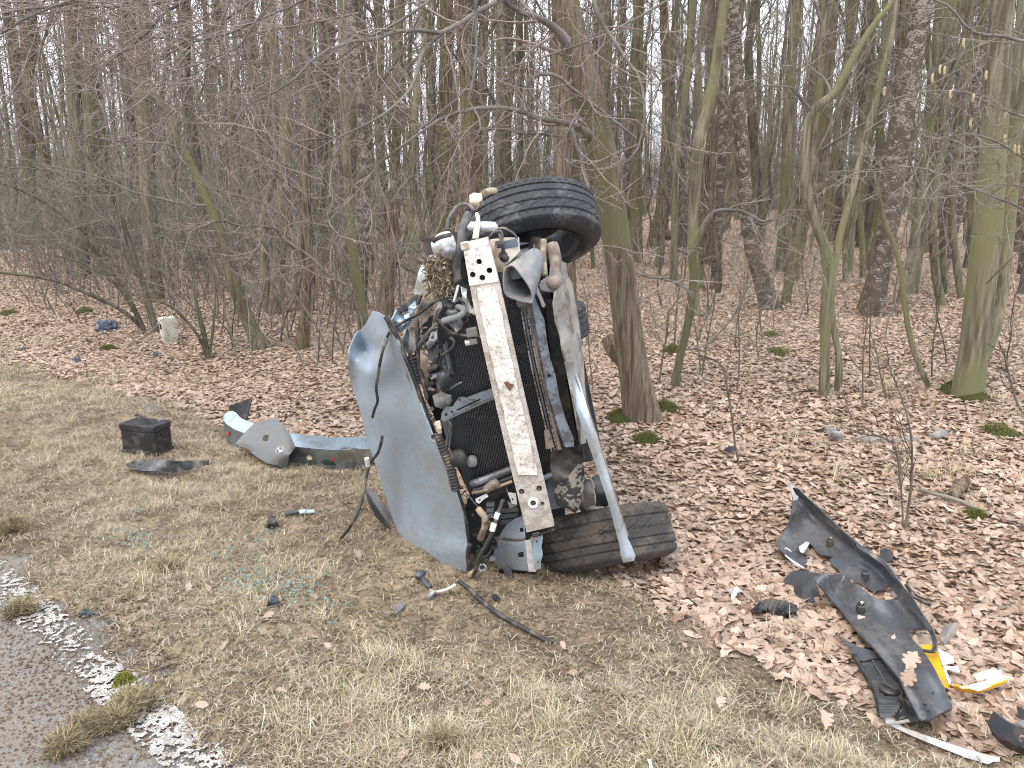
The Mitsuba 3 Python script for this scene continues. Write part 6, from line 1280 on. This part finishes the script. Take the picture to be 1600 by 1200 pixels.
# rear bumper, engine cover, battery
RB = thing('rear_bumper', 'silver-blue rear bumper lying on the leaves left of the wreck with a dark upturned end', 'bumper')
yb = [(358, 697, 'h', .0), (400, 712, 'h', 0), (452, 724, 'h', 0), (491, 728, 'h', 0), (520, 736, 'h', .0), (576, 727, 'h', 0), (612, 712, 'h', 0)]
def face_ctrl(bottom, top_pts):
    """an upright face: points of the top edge stand straight over the bottom edge's distance"""
    b = np.array([on_ground(x, y, h) for x, y, _, h in bottom]); bx = np.array([x for x, *_ in bottom], float)
    return [*bottom] + [(x, y, 'y', float(np.interp(x, bx, b[:, 1])) - .05) for x, y in top_pts]
lay('lower_face', [(348.5, 657), (354, 663), (368, 672), (395, 682), (430, 692), (470, 699), (520, 703), (576, 702), (612, 694), (612, 712), (590, 724), (576, 727), (548, 731), (520, 736), (505, 733), (491, 728), (470, 728), (452, 724), (425, 718), (400, 712), (378, 704), (358, 697), (353, 688), (350, 672)],
    face_ctrl(yb, [(349, 657), (368, 672), (395, 682), (430, 692), (470, 699), (520, 703), (576, 702), (612, 694)]), 'mat_bumper_metal', parent=RB, step=4, rough=.01)
topb = [(348.5, 652, .19), (349, 657, .165), (368, 672, .155), (395, 682, .15), (430, 692, .145), (470, 699, .14), (520, 703, .14), (548, 699, .14)]
lay('top_face', [(348.5, 652), (351, 647), (356, 643), (363, 642), (369, 645), (376, 653), (384, 657), (394, 661), (410, 665), (440, 673), (455, 677.5), (478, 680), (500, 681), (505, 681), (511, 684), (530, 683), (545, 683), (548, 699), (520, 703), (470, 699), (430, 692), (395, 682), (368, 672), (352, 662)],
    [(x, y, 'y', float(on_ground(x, {0: 690}.get(0) if x < 352 else np.interp(x, [352, 400, 452, 520, 576], [694, 712, 724, 732, 727]), 0)[1]) + (.02 if h > .16 else -.05)) for x, y, h in topb] +
    [(356, 643, 'h', .20), (376, 653, 'h', .19), (410, 665, 'h', .18), (455, 677.5, 'h', .17), (500, 681, 'h', .17), (545, 683, 'h', .165)], 'mat_bumper_metal', parent=RB, step=4)
lay('upturned_end', [(358.6, 634), (375, 628), (394, 621), (391, 634), (388, 646), (385.5, 657), (378, 654), (370, 646), (362, 643), (357, 641)], [(358.6, 634, 'h', .24), (394, 621, 'h', .34), (385.5, 657, 'h', .17), (362, 643, 'h', .20)], 'mat_mudblack', parent=RB, step=4)
bsdf('mat_mudblack', dirt_on((0.045, 0.045, 0.05), (0.13, 0.11, 0.095), 0.42, 0.66), 0.6)
lay('far_end', [(545, 683), (560, 682), (576, 681), (600, 682), (612, 690), (612, 696), (576, 703), (548, 700)], [(545, 683, 'h', .165), (576, 681, 'h', .165), (610, 690, 'h', .12), (576, 703, 'y', float(on_ground(576, 727)[1]) - .045)], 'mat_bumper_metal', parent=RB, step=4)
lay('reflector', [(351, 673), (354, 675), (357, 679), (355, 682), (352, 680)], [(351, 673, 'y', float(on_ground(355, 694)[1]) - .06), (357, 679, 'y', float(on_ground(358, 697)[1]) - .06), (352, 680, 'y', float(on_ground(355, 694)[1]) - .06)], 'mat_red', parent=RB, step=2, rough=0)
lay('reflector', [(517, 717), (522, 716), (523, 719), (519, 721)], [(517, 717, 'y', float(on_ground(520, 736)[1]) - .045), (523, 719, 'y', float(on_ground(520, 736)[1]) - .045), (519, 721, 'y', float(on_ground(520, 736)[1]) - .045)], 'mat_red', parent=RB, step=2, rough=0)
for pts, m in (([(500, 722), (512, 719), (528, 722), (538, 724), (530, 727), (508, 727)], 'mat_black_plastic'), ([(479, 714), (486, 713), (488, 718), (481, 719)], 'mat_cream'), ([(480, 720), (486, 720), (486, 728), (481, 727)], 'mat_black_plastic')):
    lay('fitting', pts, [(*p, 'y', float(on_ground(p[0], np.interp(p[0], [452, 491, 520, 576], [724, 728, 736, 727]))[1]) - .04) for p in pts], m, parent=RB, step=2, rough=0)

EC = thing('engine_cover', 'grey plastic engine cover with a round hole and an oval emblem on it', 'engine cover')
eo = [(425, 652), (434, 656.6), (445, 666), (454, 679), (461, 697), (460, 701), (451.6, 711), (449.8, 727), (445, 730), (439.7, 731), (433, 727), (418, 724), (400.7, 714), (388.8, 702), (367.6, 693.4), (383, 675), (397.4, 661), (411.5, 659)]
ec = [(425, 652, 'h', .23), (445, 666, 'h', .215), (461, 697, 'h', .14), (449.5, 727, 'h', .02), (439.7, 731, 'h', .01), (418, 724, 'h', .03), (400.7, 714, 'h', .06), (367.6, 693.4, 'h', .10), (383, 675, 'h', .16), (397, 661, 'h', .21), (415, 690, 'h', .14), (440, 700, 'h', .135), (451, 711, 'h', .11)]
surf = control_depths(ec)
def cov_bump(p):
    x, y = p[:, 0], p[:, 1]
    tri_ = sg.Polygon([(398, 689), (413, 675.5), (422.5, 679.5), (416.5, 691), (409, 692)])
    d = np.where(shapely.contains_xy(tri_, x, y), shapely.distance(shapely.points(p), tri_.exterior), 0)
    ridge = shapely.distance(shapely.points(p), sg.LineString([(398.5, 673), (408, 664), (413, 663), (421, 670)]))
    edge_ = shapely.distance(shapely.points(p), sg.Polygon(eo).exterior)
    return -.012 * sstep(0, 3, d) + .006 * sstep(2.5, .5, ridge) - .02 * sstep(7, 0, edge_) * (y < 705)
lay('cover', eo, ec, 'mat_cover', parent=EC, t=.012, holes=[circle(415, 685.5, 4.3, 16)], step=2.2, rough=.002, bump=cov_bump, smooth=40)
bsdf('mat_cover', dirt_on((0.165, 0.17, 0.18), (0.19, 0.175, 0.16), 0.5, 0.75), 0.6, specular=.4)
pc = surf(np.array([(415, 685.5)]))[0]
obj('filler_bore', capped(np.array([pc + [0, .012, -.004], pc + [0, .05, -.02]]), .024, 16), 'mat_black_plastic', EC)
def on_cover(x, y): return surf(np.array([(x, y)], float))[0] + unit(EYE - surf(np.array([(x, y)], float))[0]) * .004
em0, ex, ey = on_cover(436.6, 703), on_cover(441.6, 698.6) - on_cover(436.6, 703), on_cover(432.9, 699.6) - on_cover(436.6, 703)
ring = np.array([em0 + ex * 1.02 * math.cos(t) + ey * .86 * math.sin(t) for t in np.linspace(0, 2 * np.pi, 29)])
LL = np.array([em0 + ex * a + ey * b for a, b in [(.12, .72), (-.08, .1), (-.34, -.52), (-.05, -.56), (.5, -.56)]])
obj('emblem', join([tubes(ring[None], np.full((1, 29), .0016), 6), capped(LL, .0042, 6)]), 'mat_emblem', EC, smooth=True)

# battery box
bp = [on_ground(244, 713.5), on_ground(192.5, 708.5), on_ground(284, 708)]
dl, dr_ = unit((bp[1] - bp[0]) * [1, 1, 0]), unit((bp[2] - bp[0]) * [1, 1, 0])
dr_ = unit(dr_ - (dr_ @ dl) * dl)
wl, wr, hb = np.linalg.norm((bp[1] - bp[0])[:2]), np.linalg.norm((bp[2] - bp[0])[:2]), .195
AX = np.stack([dl, dr_, [0, 0, 1.0]])
BT = thing('car_battery', 'black car battery standing on the grass with its strap flipped up', 'battery')
c0 = bp[0] + dl * wl / 2 + dr_ * wr / 2
obj('case', box(c0 + [0, 0, hb * .37], (wl, wr, hb * .76), AX, .006), 'mat_battery', BT, smooth=30)
obj('lid', box(c0 + [0, 0, hb * .87], (wl + .008, wr + .008, hb * .22), AX, .006), 'mat_battery', BT, smooth=30)
obj('base_ledge', box(c0 + [0, 0, .012], (wl + .014, wr + .014, .024), AX, .005), 'mat_battery', BT, smooth=30)
bsdf('mat_battery', dirt_on((0.022, 0.023, 0.027), (0.07, 0.065, 0.06), 0.5, 0.72, 12), 0.4, specular=.5)
obj('side_grip', box(c0 - dl * (wl / 2 + .004) + dr_ * .02 + [0, 0, hb * .62], (.008, wr * .5, .012), AX, .002), 'mat_battery', BT)
p1, p2 = at_y(241, 664, c0[1] - .03), at_y(214, 647, c0[1] + .02)
obj('strap', join([capped(np.array([p1 + [0, 0, -.03], p1, p1 * .5 + p2 * .5 + [0, 0, .008], p2, p2 + [-.01, 0, -.012]]), .010, 6)]), 'mat_black_plastic', BT)
obj('terminal', capped(np.array([c0 + dl * .08 + dr_ * .05 + [0, 0, hb * .97], c0 + dl * .08 + dr_ * .05 + [0, 0, hb * 1.08]]), .011, 10), 'mat_metal', BT)
obj('terminal', capped(np.array([c0 - dl * .07 + dr_ * .05 + [0, 0, hb * .97], c0 - dl * .07 + dr_ * .05 + [0, 0, hb * 1.05]]), .011, 10), 'mat_metal', BT)
SP = lay('splinter_plate', [(194, 724), (209, 721), (222, 719), (241, 717.5), (258, 718.5), (276, 721), (300, 720), (326, 719.5), (327.7, 726), (312, 729), (296, 734), (273, 738.6), (246, 736), (225, 736), (206, 733), (198, 729)], [(194, 724, 'h', .05), (241, 718, 'h', .09), (326, 720, 'h', .08), (273, 738, 'h', .035), (206, 733, 'h', .035), (276, 722, 'h', .09), (250, 728, 'h', .085), (327, 726, 'h', .055)], 'mat_splinter', 'jagged dark plastic plate lying on the grass in front of the battery', 'plastic plate', t=.01, step=2.5, rough=.07)
bsdf('mat_splinter', dirt_on((0.05, 0.053, 0.06), (0.15, 0.14, 0.125), 0.45, 0.66, 16), .45)
lay('tab', [(205, 721), (211, 720), (213, 731), (206, 732)], [(205, 721, 'h', .09), (211, 720, 'h', .09), (213, 731, 'h', .05), (206, 732, 'h', .05)], 'mat_splinter', parent=SP, step=3)
c = on_ground(241, 640, .03)
cup = revolve([(.018, 0), (.030, .004), (.034, .03), (.035, .06), (.033, .06), (.031, .03), (.02, .008), (.001, .006)], 20)
obj('clear_cup', (cup[0] @ np.array([[1, 0, 0], [0, .5, .86], [0, -.86, .5]]) * 1.25 + c, cup[1]), 'mat_film', smooth=True, label='small clear plastic cup on the leaves behind the battery', cat='cup')

# boundary stone and rubbish on the bank
sb = [on_ground(258, 538.5), on_ground(248.5, 533), on_ground(271, 535)]
d1, d2 = unit((sb[1] - sb[0]) * [1, 1, 0]), unit((sb[2] - sb[0]) * [1, 1, 0])
w1, w2 = .155, .155
d2 = unit(d2 - .85 * (d1 @ d2) * d1)
mk = []
for z, k in ((-.15, .86), (.0, .88), (.12, .95), (.24, 1.02), (.275, 1.0), (.285, .94)):
    mk.append([sb[0] + d1 * w1 * .5 + d2 * w2 * .5 + (a * d1 * w1 + b * d2 * w2) * .5 * k + [0, 0, z] + d1 * z * .12 for a, b in ((-1, -1), (1, -1), (1, 1), (-1, 1))])
V = np.array(mk).reshape(-1, 3); Q = [(4 * i + j, 4 * i + (j + 1) % 4, 4 * i + 4 + (j + 1) % 4, 4 * i + 4 + j) for i in range(5) for j in range(4)] + [(20, 21, 22, 23)]
BS = obj('boundary_stone', (V, np.array(Q)), 'mat_concrete', label='white squared boundary stone with a black number on its side', cat='boundary stone')
tm = meshkit.text_mesh('20', .062, .003, bold=True)
tv = np.asarray(tm.vertices); tv = tv - [tv[:, 0].mean(), 0, 0]
ctr = (V[8] + V[9] + V[12] + V[13]) / 4
fu, fv_ = unit(V[8] - V[9]), unit((V[12] + V[13]) - (V[8] + V[9])); fn_ = np.cross(fu, fv_)
if fn_ @ (EYE - ctr) < 0: fn_ = -fn_
tri_ = V[[9, 8, 12]]; pn = unit(np.cross(tri_[1] - tri_[0], tri_[2] - tri_[0])); pn = pn if pn @ (EYE - ctr) > 0 else -pn
obj('number', (ctr + tv[:, :1] * fu * .8 + tv[:, 1:2] * fv_ - fv_ * .02 + pn * (tv[:, 2:] + .0015), np.asarray(tm.faces)), 'mat_ink', BS)
bsdf('mat_ink', (0.02, 0.02, 0.02), .7)
def moss_mound(xy, size, r, up=.5, cols=((.135, .14, .045), (.20, .205, .075), (.095, .10, .04)), blade=.014, n=1500, h0=0.0):
    k = n; a = r.random(k) * 2 * np.pi; d = np.sqrt(r.random(k)) * (1 + .3 * np.sin(3 * a + 1))
    x = xy[0] + size * d * np.cos(a); y = xy[1] + size * d * np.sin(a)
    z = np.maximum(gh(x, y), 0 if NX * xy[0] + NY * xy[1] < 1.02 else -9) + h0 + size * up * np.maximum(0, 1 - d ** 2) + .008 * r.random(k)
    V, F, c = blades(np.stack([x, y], -1), np.full(k, blade), np.full(k, min(.0026, blade * .4)), 1.0 + 0 * x, r, z=z, colors=np.array(cols), green=0)
    g = trimesh.creation.icosphere(subdivisions=2, radius=1).vertices
    fc = trimesh.creation.icosphere(subdivisions=2, radius=1).faces
    q = g * np.array([size, size, size * up]) * (1 + .35 * (meshkit.fbm(g * 2 + xy[0], 3, 2)[:, None] - .5)) + np.array([xy[0], xy[1], max(float(gh(xy[0], xy[1])), 0 if NX * xy[0] + NY * xy[1] < 1.02 else -9) + h0 - .004])
    return join([(V, F), (q, fc)]), np.vstack([np.clip(c, 0, 1), np.full((len(q), 3), .6) * np.array(cols[2]) * np.ones(3)])
rm = np.random.default_rng(90)
lbl = {0: 'cushion of green moss on the left of the leaning tree foot', 1: 'small moss cushion on the leaves in front of the leaning tree', 2: 'moss cushion at the right of the leaning tree foot', 3: 'moss patch on the leaves below the left-leaning birch', 4: 'moss patch on the leaf floor beyond the bent sapling',
       5: 'moss cushion behind the bent sapling', 6: 'moss tuft at the right edge among the leaves', 7: 'moss tuft on the leaves near the lower right saplings', 8: 'mossy tuft on the bank near the black bag', 9: 'moss patch on the far left of the bank', 10: 'moss patch on the bank below the black bag',
       11: 'moss on the left of the smooth tree foot', 12: 'moss in front of the smooth tree foot', 13: 'bright round moss cushion at the edge of the road'}
for q, (x, y, s, u) in enumerate([(972, 655, .13, .5), (1010, 689, .085, .6), (1042, 640, .09, .6), (1215, 552, .12, .3), (1205, 524, .09, .4), (1050, 552, .10, .8), (1560, 676, .13, .3), (1524, 808, .06, .5), (132, 488, .12, .5), (12, 490, .14, .3), (168, 546, .10, .4), (1490, 614, .11, .9), (1516, 624, .14, .6), (195, 1080, .032, .8)]):
    p = on_ground(x, y)
    (V, F), c = moss_mound(p[:2], s, rm, u, blade=.02 if q < 13 else .008, cols=((.135, .14, .045), (.20, .205, .075), (.095, .10, .04)) if q < 13 else ((.20, .21, .05), (.28, .28, .08), (.13, .14, .03)))
    obj('moss_cushion', (V, F), 'mat_moss', color=c, label=lbl[q], cat='moss', smooth=True)
sods = {0: 'dark torn grass sod on the verge at the left edge', 1: 'long torn sod of grass lying on the asphalt beside the white line', 2: 'tufted grass sod thrown over the white line at the left edge', 3: 'small green grass tuft in the middle of the left verge', 4: 'grassy lump of earth at the bottom of the view, greener than the straw around it', 5: 'lump of brown earth ploughed up below the engine cover'}
for q, (x, y, s, u, n) in enumerate([(15, 832, .10, .6, 900), (160, 1155, .05, .4, 800), (35, 968, .06, .4, 900), (262, 892, .05, .5, 350), (690, 1168, .035, .8, 260), (392, 706, .10, .35, 300)]):
    p = on_ground(x, y)
    reps = [p[:2]] if q != 1 else [p[:2] + np.array([.05, .075]) * k + np.array([.02, -.015]) * math.sin(k * 3) for k in (-1.2, -.4, .4, 1.2)]
    ms = [moss_mound(np.array(pp_), s * rm.uniform(.65, 1.15), rm, u * rm.uniform(.6, 1.2), cols=((.38, .32, .20), (.25, .23, .12), (.16, .125, .08), (.46, .40, .28), (.13, .10, .07), (.3, .25, .16)) if q != 5 else ((.2, .14, .09), (.26, .19, .12), (.15, .1, .065)), blade=.05 if q != 5 else .012, n=n * 2) for pp_ in reps]
    V, F = join([m[0] for m in ms]); obj('grass_sod', (V, F), 'mat_moss', color=np.vstack([m[1] for m in ms]), label=sods[q], cat='grass sod', smooth=True)
g = trimesh.creation.icosphere(subdivisions=4, radius=1.0); gv = np.asarray(g.vertices)
def bag(c, sx, sy, sz, seed, amp=.9):
    f = meshkit.fbm(gv * 1.7 + seed, 4, seed)[:, None]; rid = np.abs(meshkit.fbm(gv * 3.1 + seed, 3, seed + 1)[:, None] - .5) * 2
    v = gv * (1 + amp * (f - .5) - .45 * rid) * np.array([sx, sy, sz])
    v[:, 2] = np.maximum(v[:, 2], -.3 * sz)
    return v + c, np.asarray(g.faces)
obj('plastic_bag', bag(on_ground(167, 513, .03), .14, .10, .115, 4), 'mat_bag', smooth=25, label='crumpled black plastic bag lying on the leafy bank', cat='plastic bag')
for (x, y, lab) in ((34, 547, 'small dark lump of rubbish at the left edge of the bank'), (120, 563, 'small dark scrap on the bank below the black bag'), (245, 554, 'small dark scrap in front of the white boundary stone')):
    obj('rubbish_scrap', bag(on_ground(x, y, .015), .045, .03, .03, int(x)), 'mat_bag', smooth=25, label=lab, cat='rubbish')

# small bits on the verge
def bit(name, pts, h, mat, label, cat, t=.008, rough=.02, step=2.5): lay(name, pts, [(x, y, 'h', h + (.012 if i % 2 else 0)) for i, (x, y) in enumerate(pts)], mat, label, cat, t=t, rough=rough, step=step)
bit('silver_shard', [(612, 958), (619, 947), (628, 937.5), (633, 939), (630, 949), (620, 957)], .015, 'mat_metal', 'pointed silver shard on bare soil left of the wreck foot', 'metal shard', .004)
bit('pale_shard', [(466, 797), (477, 795.5), (490, 796), (492, 799), (480, 801), (468, 801)], .02, 'mat_glass_pale', 'pale shard with a dark stub on the grass left of the bonnet', 'glass shard', .006)
bsdf('mat_glass_pale', (.45, .60, .60), .25, specular=.6)
obj('dark_stub', gwire([(466, 799, .02), (456, 801, .02), (446, 803, .02)], .012), 'mat_dark_metal', smooth=True, label='dark stub lying beside the pale shard', cat='plastic fragment')
bit('black_clamp', [(418, 808), (424, 805), (430, 807), (432, 815), (426, 819), (419, 818)], .03, 'mat_black_plastic', 'small black clamp on torn soil left of the bonnet', 'plastic clamp', .025)
bit('black_lump', [(419, 933), (425, 929), (432, 932), (435, 939), (427, 942), (419, 940)], .02, 'mat_blue_black', 'small blue-black lump of plastic among the teal glass crumbs', 'plastic lump', .02)
bsdf('mat_blue_black', (.03, .05, .06), .35, specular=.6)
c = on_ground(135, 960, .015)
obj('black_plug', join([capped(np.array([c + [-.012, 0, -.012], c + [-.01, 0, .014], c + [-.008, 0, .02]]), [.016, .017, .008], 10), capped(np.array([c, c + [.035, .004, .004]]), [.013, .005], 8), box(c + [-.018, -.008, 0], (.012, .012, .02))]), 'mat_blue_black', smooth=30, label='small black plug lying on the verge beside the white line', cat='plastic plug')
obj('ball_joint', join([capped(np.array([on_ground(x, y, h) for x, y, h in ((652, 903, .03), (656, 897, .04), (662, 895, .04))]), [.014, .02, .014], 9), gwire([(660, 901, .03), (665, 911, .025), (673, 918, .02)], .010)]), 'mat_dark_metal', smooth=True, label='small broken joint with a bent arm on the soil at the wreck foot', cat='metal joint')
obj('pipe_piece', gwire([(672, 922, .02), (686, 924, .03), (700, 920, .035), (712, 913, .05)], .0065), 'mat_cream', smooth=True, label='thin pale pipe running from the soil to the bonnet corner', cat='pipe')
obj('pipe_stub', gwire([(668, 934, .015), (674, 928, .02), (678, 925, .025)], .011), 'mat_metal', smooth=True, label='short grey pipe stub on the soil below the pale pipe', cat='pipe')
obj('cable_end', gwire([(716, 907, .05), (726, 915, .04), (752, 938, .025), (780, 960, .02), (812, 978, .02), (838, 992, .015), (862, 1006, .005)], .0095, 40), 'mat_cable', smooth=True, label='thin black rod running from under the wreck across the verge', cat='rod')
bit('dark_plate', [(770, 927), (779, 931), (783, 937), (775, 938), (768, 934)], .01, 'mat_black_plastic', 'small dark plate on the soil right beside the black rod', 'plastic fragment', .006)
bit('white_stick', [(1011, 1186), (1015, 1186), (1021, 1200), (1017, 1200)], .02, 'mat_white', 'small white stick at the lower edge of the view', 'stick', .005)
lg = np.array([on_ground(x, y, h) for x, y, h in ((1487, 778, .03), (1495, 766, .05), (1504, 755, .06), (1512, 748, .07))])
obj('log', capped(spline(lg, 10), np.array([.026, .03, .032, .033, .035, .034, .035, .033, .03, .022]), 10), 'mat_bark_brown', smooth=True, label='short rotten log lying on the leaves at the right', cat='log')
obj('fallen_branch', gwire([(1438, 765, .04), (1470, 774, .05), (1500, 783, .04), (1530, 797, .03), (1545, 805, .02)], .011, 24), 'mat_twig_grey', smooth=True, label='thin fallen branch beside the short rotten log', cat='branch')
obj('dead_log', capped(spline(np.array([at_y(x, 367, 26) for x in (1015, 1050, 1080)]), 10), .16, 10), 'mat_bark_brown', smooth=True, label='dark fallen trunk far back in the wood beyond the bent sapling', cat='fallen trunk')
obj('bark_slab', capped(np.array([at_y(948, 527, on_ground(1003, 655)[1] + .25), at_y(962, 548, on_ground(1003, 655)[1] + .2), at_y(975, 572, on_ground(1003, 655)[1] + .15)]), [.05, .07, .04], 8), 'mat_bark_brown', smooth=True, label='broken stub of brown wood leaning behind the leaning tree', cat='wood stub')

# teal glass crumbs
rq = np.random.default_rng(55); pts = []
for x, y, n, s in ((200, 804, 26, .05), (209, 841, 50, .06), (220, 852, 26, .05), (367, 870, 34, .07), (400, 859, 16, .05), (421, 839, 18, .05), (388, 896, 26, .07), (410, 907, 46, .06), (438, 912, 36, .05), (374, 914, 24, .06), (480, 918, 44, .06), (460, 938, 40, .07), (506, 980, 8, .04), (513, 947, 16, .06), (300, 850, 10, .15), (440, 880, 22, .2)):
    p = on_ground(x, y); pts.append(p[None, :2] + rq.normal(size=(n, 2)) * s * np.array([1.0, .8]))
pts = np.vstack(pts); cube = np.asarray(trimesh.creation.box((1, 1, 1)).vertices); cf = np.asarray(trimesh.creation.box((1, 1, 1)).faces)
ms = []
for x, y in pts:
    a = rq.normal(size=(3, 3)); qm, _ = np.linalg.qr(a)
    ms.append((cube * rq.uniform(.003, .008, 3) @ qm + [x, y, float(gh(x, y)) + rq.uniform(.012, .03)], cf))
obj('broken_glass', join(ms), 'mat_teal_glass', kind='stuff', label='scattered teal crumbs of broken window glass in the grass')

# single leaves that can be told apart
def leaf(x, y, s, label, seed, h=.012, col=0, tilt=.25, group=None):
    r = np.random.default_rng(seed); V, F = leaf_template(2 if seed % 3 else 1, r)
    p = on_ground(x, y, h) if h is not None else None
    a = r.uniform(0, 6.28); n = unit(np.array([r.normal() * tilt, r.normal() * tilt - .25, 1])); e = unit(np.cross(n, [math.cos(a), math.sin(a), 0])); f = np.cross(n, e)
    P = V[:, :1] * e * s + V[:, 1:2] * f * s + V[:, 2:] * n * s + p + [0, 0, .004 - min(0, V[:, 2].min() * s * .3)]
    c = np.clip(LEAFCOL[col] * .8 * r.uniform(.9, 1.08, (len(P), 1)), 0, 1)
    obj('dry_leaf', (P, F), 'mat_leaf', color=c, smooth=True, label=label, cat='leaf', group=group)
leaf(1425, 1032, .095, 'large pale oak leaf lying on the lower half of the black bumper cover', 4, .10, 1, .1)
leaf(1420, 1059, .080, 'brown oak leaf just below the large pale one on the bumper cover', 5, .10, 4, .2)
leaf(1345, 966, .045, 'small pale leaf by the left edge of the black bumper cover', 7, .09, 3)
leaf(1396, 997, .03, 'tiny leaf scrap in the middle of the black bumper cover', 8, .085, 0)
leaf(1231, 860, .04, 'small orange-pink leaf on the upper left end of the bumper cover', 10, .075, 3)
leaf(1126, 1098, .06, 'pale leaf lying on the brown soil near the lower right verge', 11, .02, 3)
leaf(1290, 1125, .085, 'curled pale leaf on the ploughed sandy edge of the verge', 13, .03, 1)
leaf(805, 1188, .045, 'small round pinkish leaf at the bottom of the view', 12, .03, 0)
leaf(152, 1115, .045, 'tan leaf lying beside the white line at the lower left', 14, .012, 0)
leaf(222, 1095, .05, 'folded tan leaf just right of the bright moss cushion', 16, .02, 3)
leaf(245, 1140, .04, 'light brown leaf on the white line at the lower left', 17, .012, 3)
rl = np.random.default_rng(101)
sp_ = [(295, 918), (325, 920), (222, 935), (420, 962), (316, 1103), (490, 932), (68, 1082), (700, 1040), (895, 1052), (662, 1075), (905, 1095), (1070, 1010), (545, 1130), (747, 1185), (822, 1120), (880, 1010), (560, 868), (560, 1060), (30, 820), (350, 1010), (1000, 1090), (760, 1100), (630, 1180), (440, 1080), (512, 1010)]
for q, (x, y) in enumerate(sp_):
    leaf(x, y, rl.uniform(.03, .052), 'single dry brown leaf lying loose on the short verge grass', 200 + q, .012, int(rl.choice([1, 2, 4, 8, 9])), group='loose leaves on the verge')

# thin saplings in the leaves at the right
def sapling(pts, w, label, seed, dy=.2, nm='sapling', group=None, m=9):
    r = np.random.default_rng(seed); P = traced(pts, on_ground(*pts[0])[1], dy); R = pxr(P, w)
    PR = spline(np.hstack([P, R[:, None]]), 14); PR[0, 2] -= .05
    G = Geo(); G.tube(PR[None, :, :3], PR[None, :, 3], 6)
    Pa, Ra = grow(PR[None, :, :3], PR[None, :, 3], m, .25, 1, .38, 42, 6, .15, .06, .5, .0018, r=r, taper_len=.5); G.tube(Pa, Ra, 4)
    Pb, Rb = grow(Pa, Ra, 3, .2, .95, .45, 42, 4, .2, .03, .6, .0013, r=r); G.tube(Pb, Rb, 3)
    obj(nm, G.get(), 'mat_twig_dark', smooth=True, label=label, cat='sapling', group=group)
sapling([(1413, 832), (1420, 790), (1425, 740), (1425, 700), (1420, 660), (1415, 640), (1400, 600), (1385, 560)], [4.5, 4, 4, 3.5, 3, 3, 2, 1.5], 'thin sapling standing in the leaves right behind the bumper cover', 1)
sapling([(1411, 826), (1409, 780), (1405, 740), (1400, 705), (1392, 690), (1375, 682), (1345, 678), (1310, 660)], [3, 3, 3, 3, 2.5, 2.5, 2, 1.5], 'thin sapling bent to the left beside the straight one behind the bumper cover', 2)
sapling([(1156, 730), (1148, 690), (1142, 640), (1135, 600), (1128, 570), (1110, 560), (1090, 556)], [3.5, 3, 3, 3.5, 3, 3, 2], 'dark stem bent over like a hook right of the bent sapling', 3)
sapling([(1030, 600), (1035, 560), (1042, 520), (1044, 490), (1058, 470), (1066, 460)], [3, 3, 3, 3, 2.5, 2], 'dark thin stem between the leaning tree and the bent sapling', 4)
sapling([(1600, 650), (1586, 620), (1575, 580), (1568, 550), (1560, 535)], [4, 3.5, 3, 3, 2], 'dark stem curving to the left at the right edge of the view', 5)
sapling([(1410, 760), (1406, 720), (1400, 700)], [2, 2, 1], 'short twig standing beside the saplings behind the bumper cover', 6)
rs = np.random.default_rng(66)
for q in range(46):
    x = rs.uniform(920, 1590) if q < 32 else rs.uniform(330, 560); y = rs.uniform(440, 640) if q < 32 else rs.uniform(500, 580); h = rs.uniform(60, 190) * (y - 260) / 330
    l = rs.normal() * .16
    sapling([(x, y), (x + l * h * .3 + rs.normal() * 2, y - h * .33), (x + l * h * .66 + rs.normal() * 4, y - h * .66), (x + l * h + rs.normal() * 6, y - h)], [2.6, 2.2, 1.8, 1.1], 'thin bare sapling among the leaves of the forest floor', 400 + q, rs.normal() * .2, 'thin_sapling', 'thin saplings on the forest floor', 7)
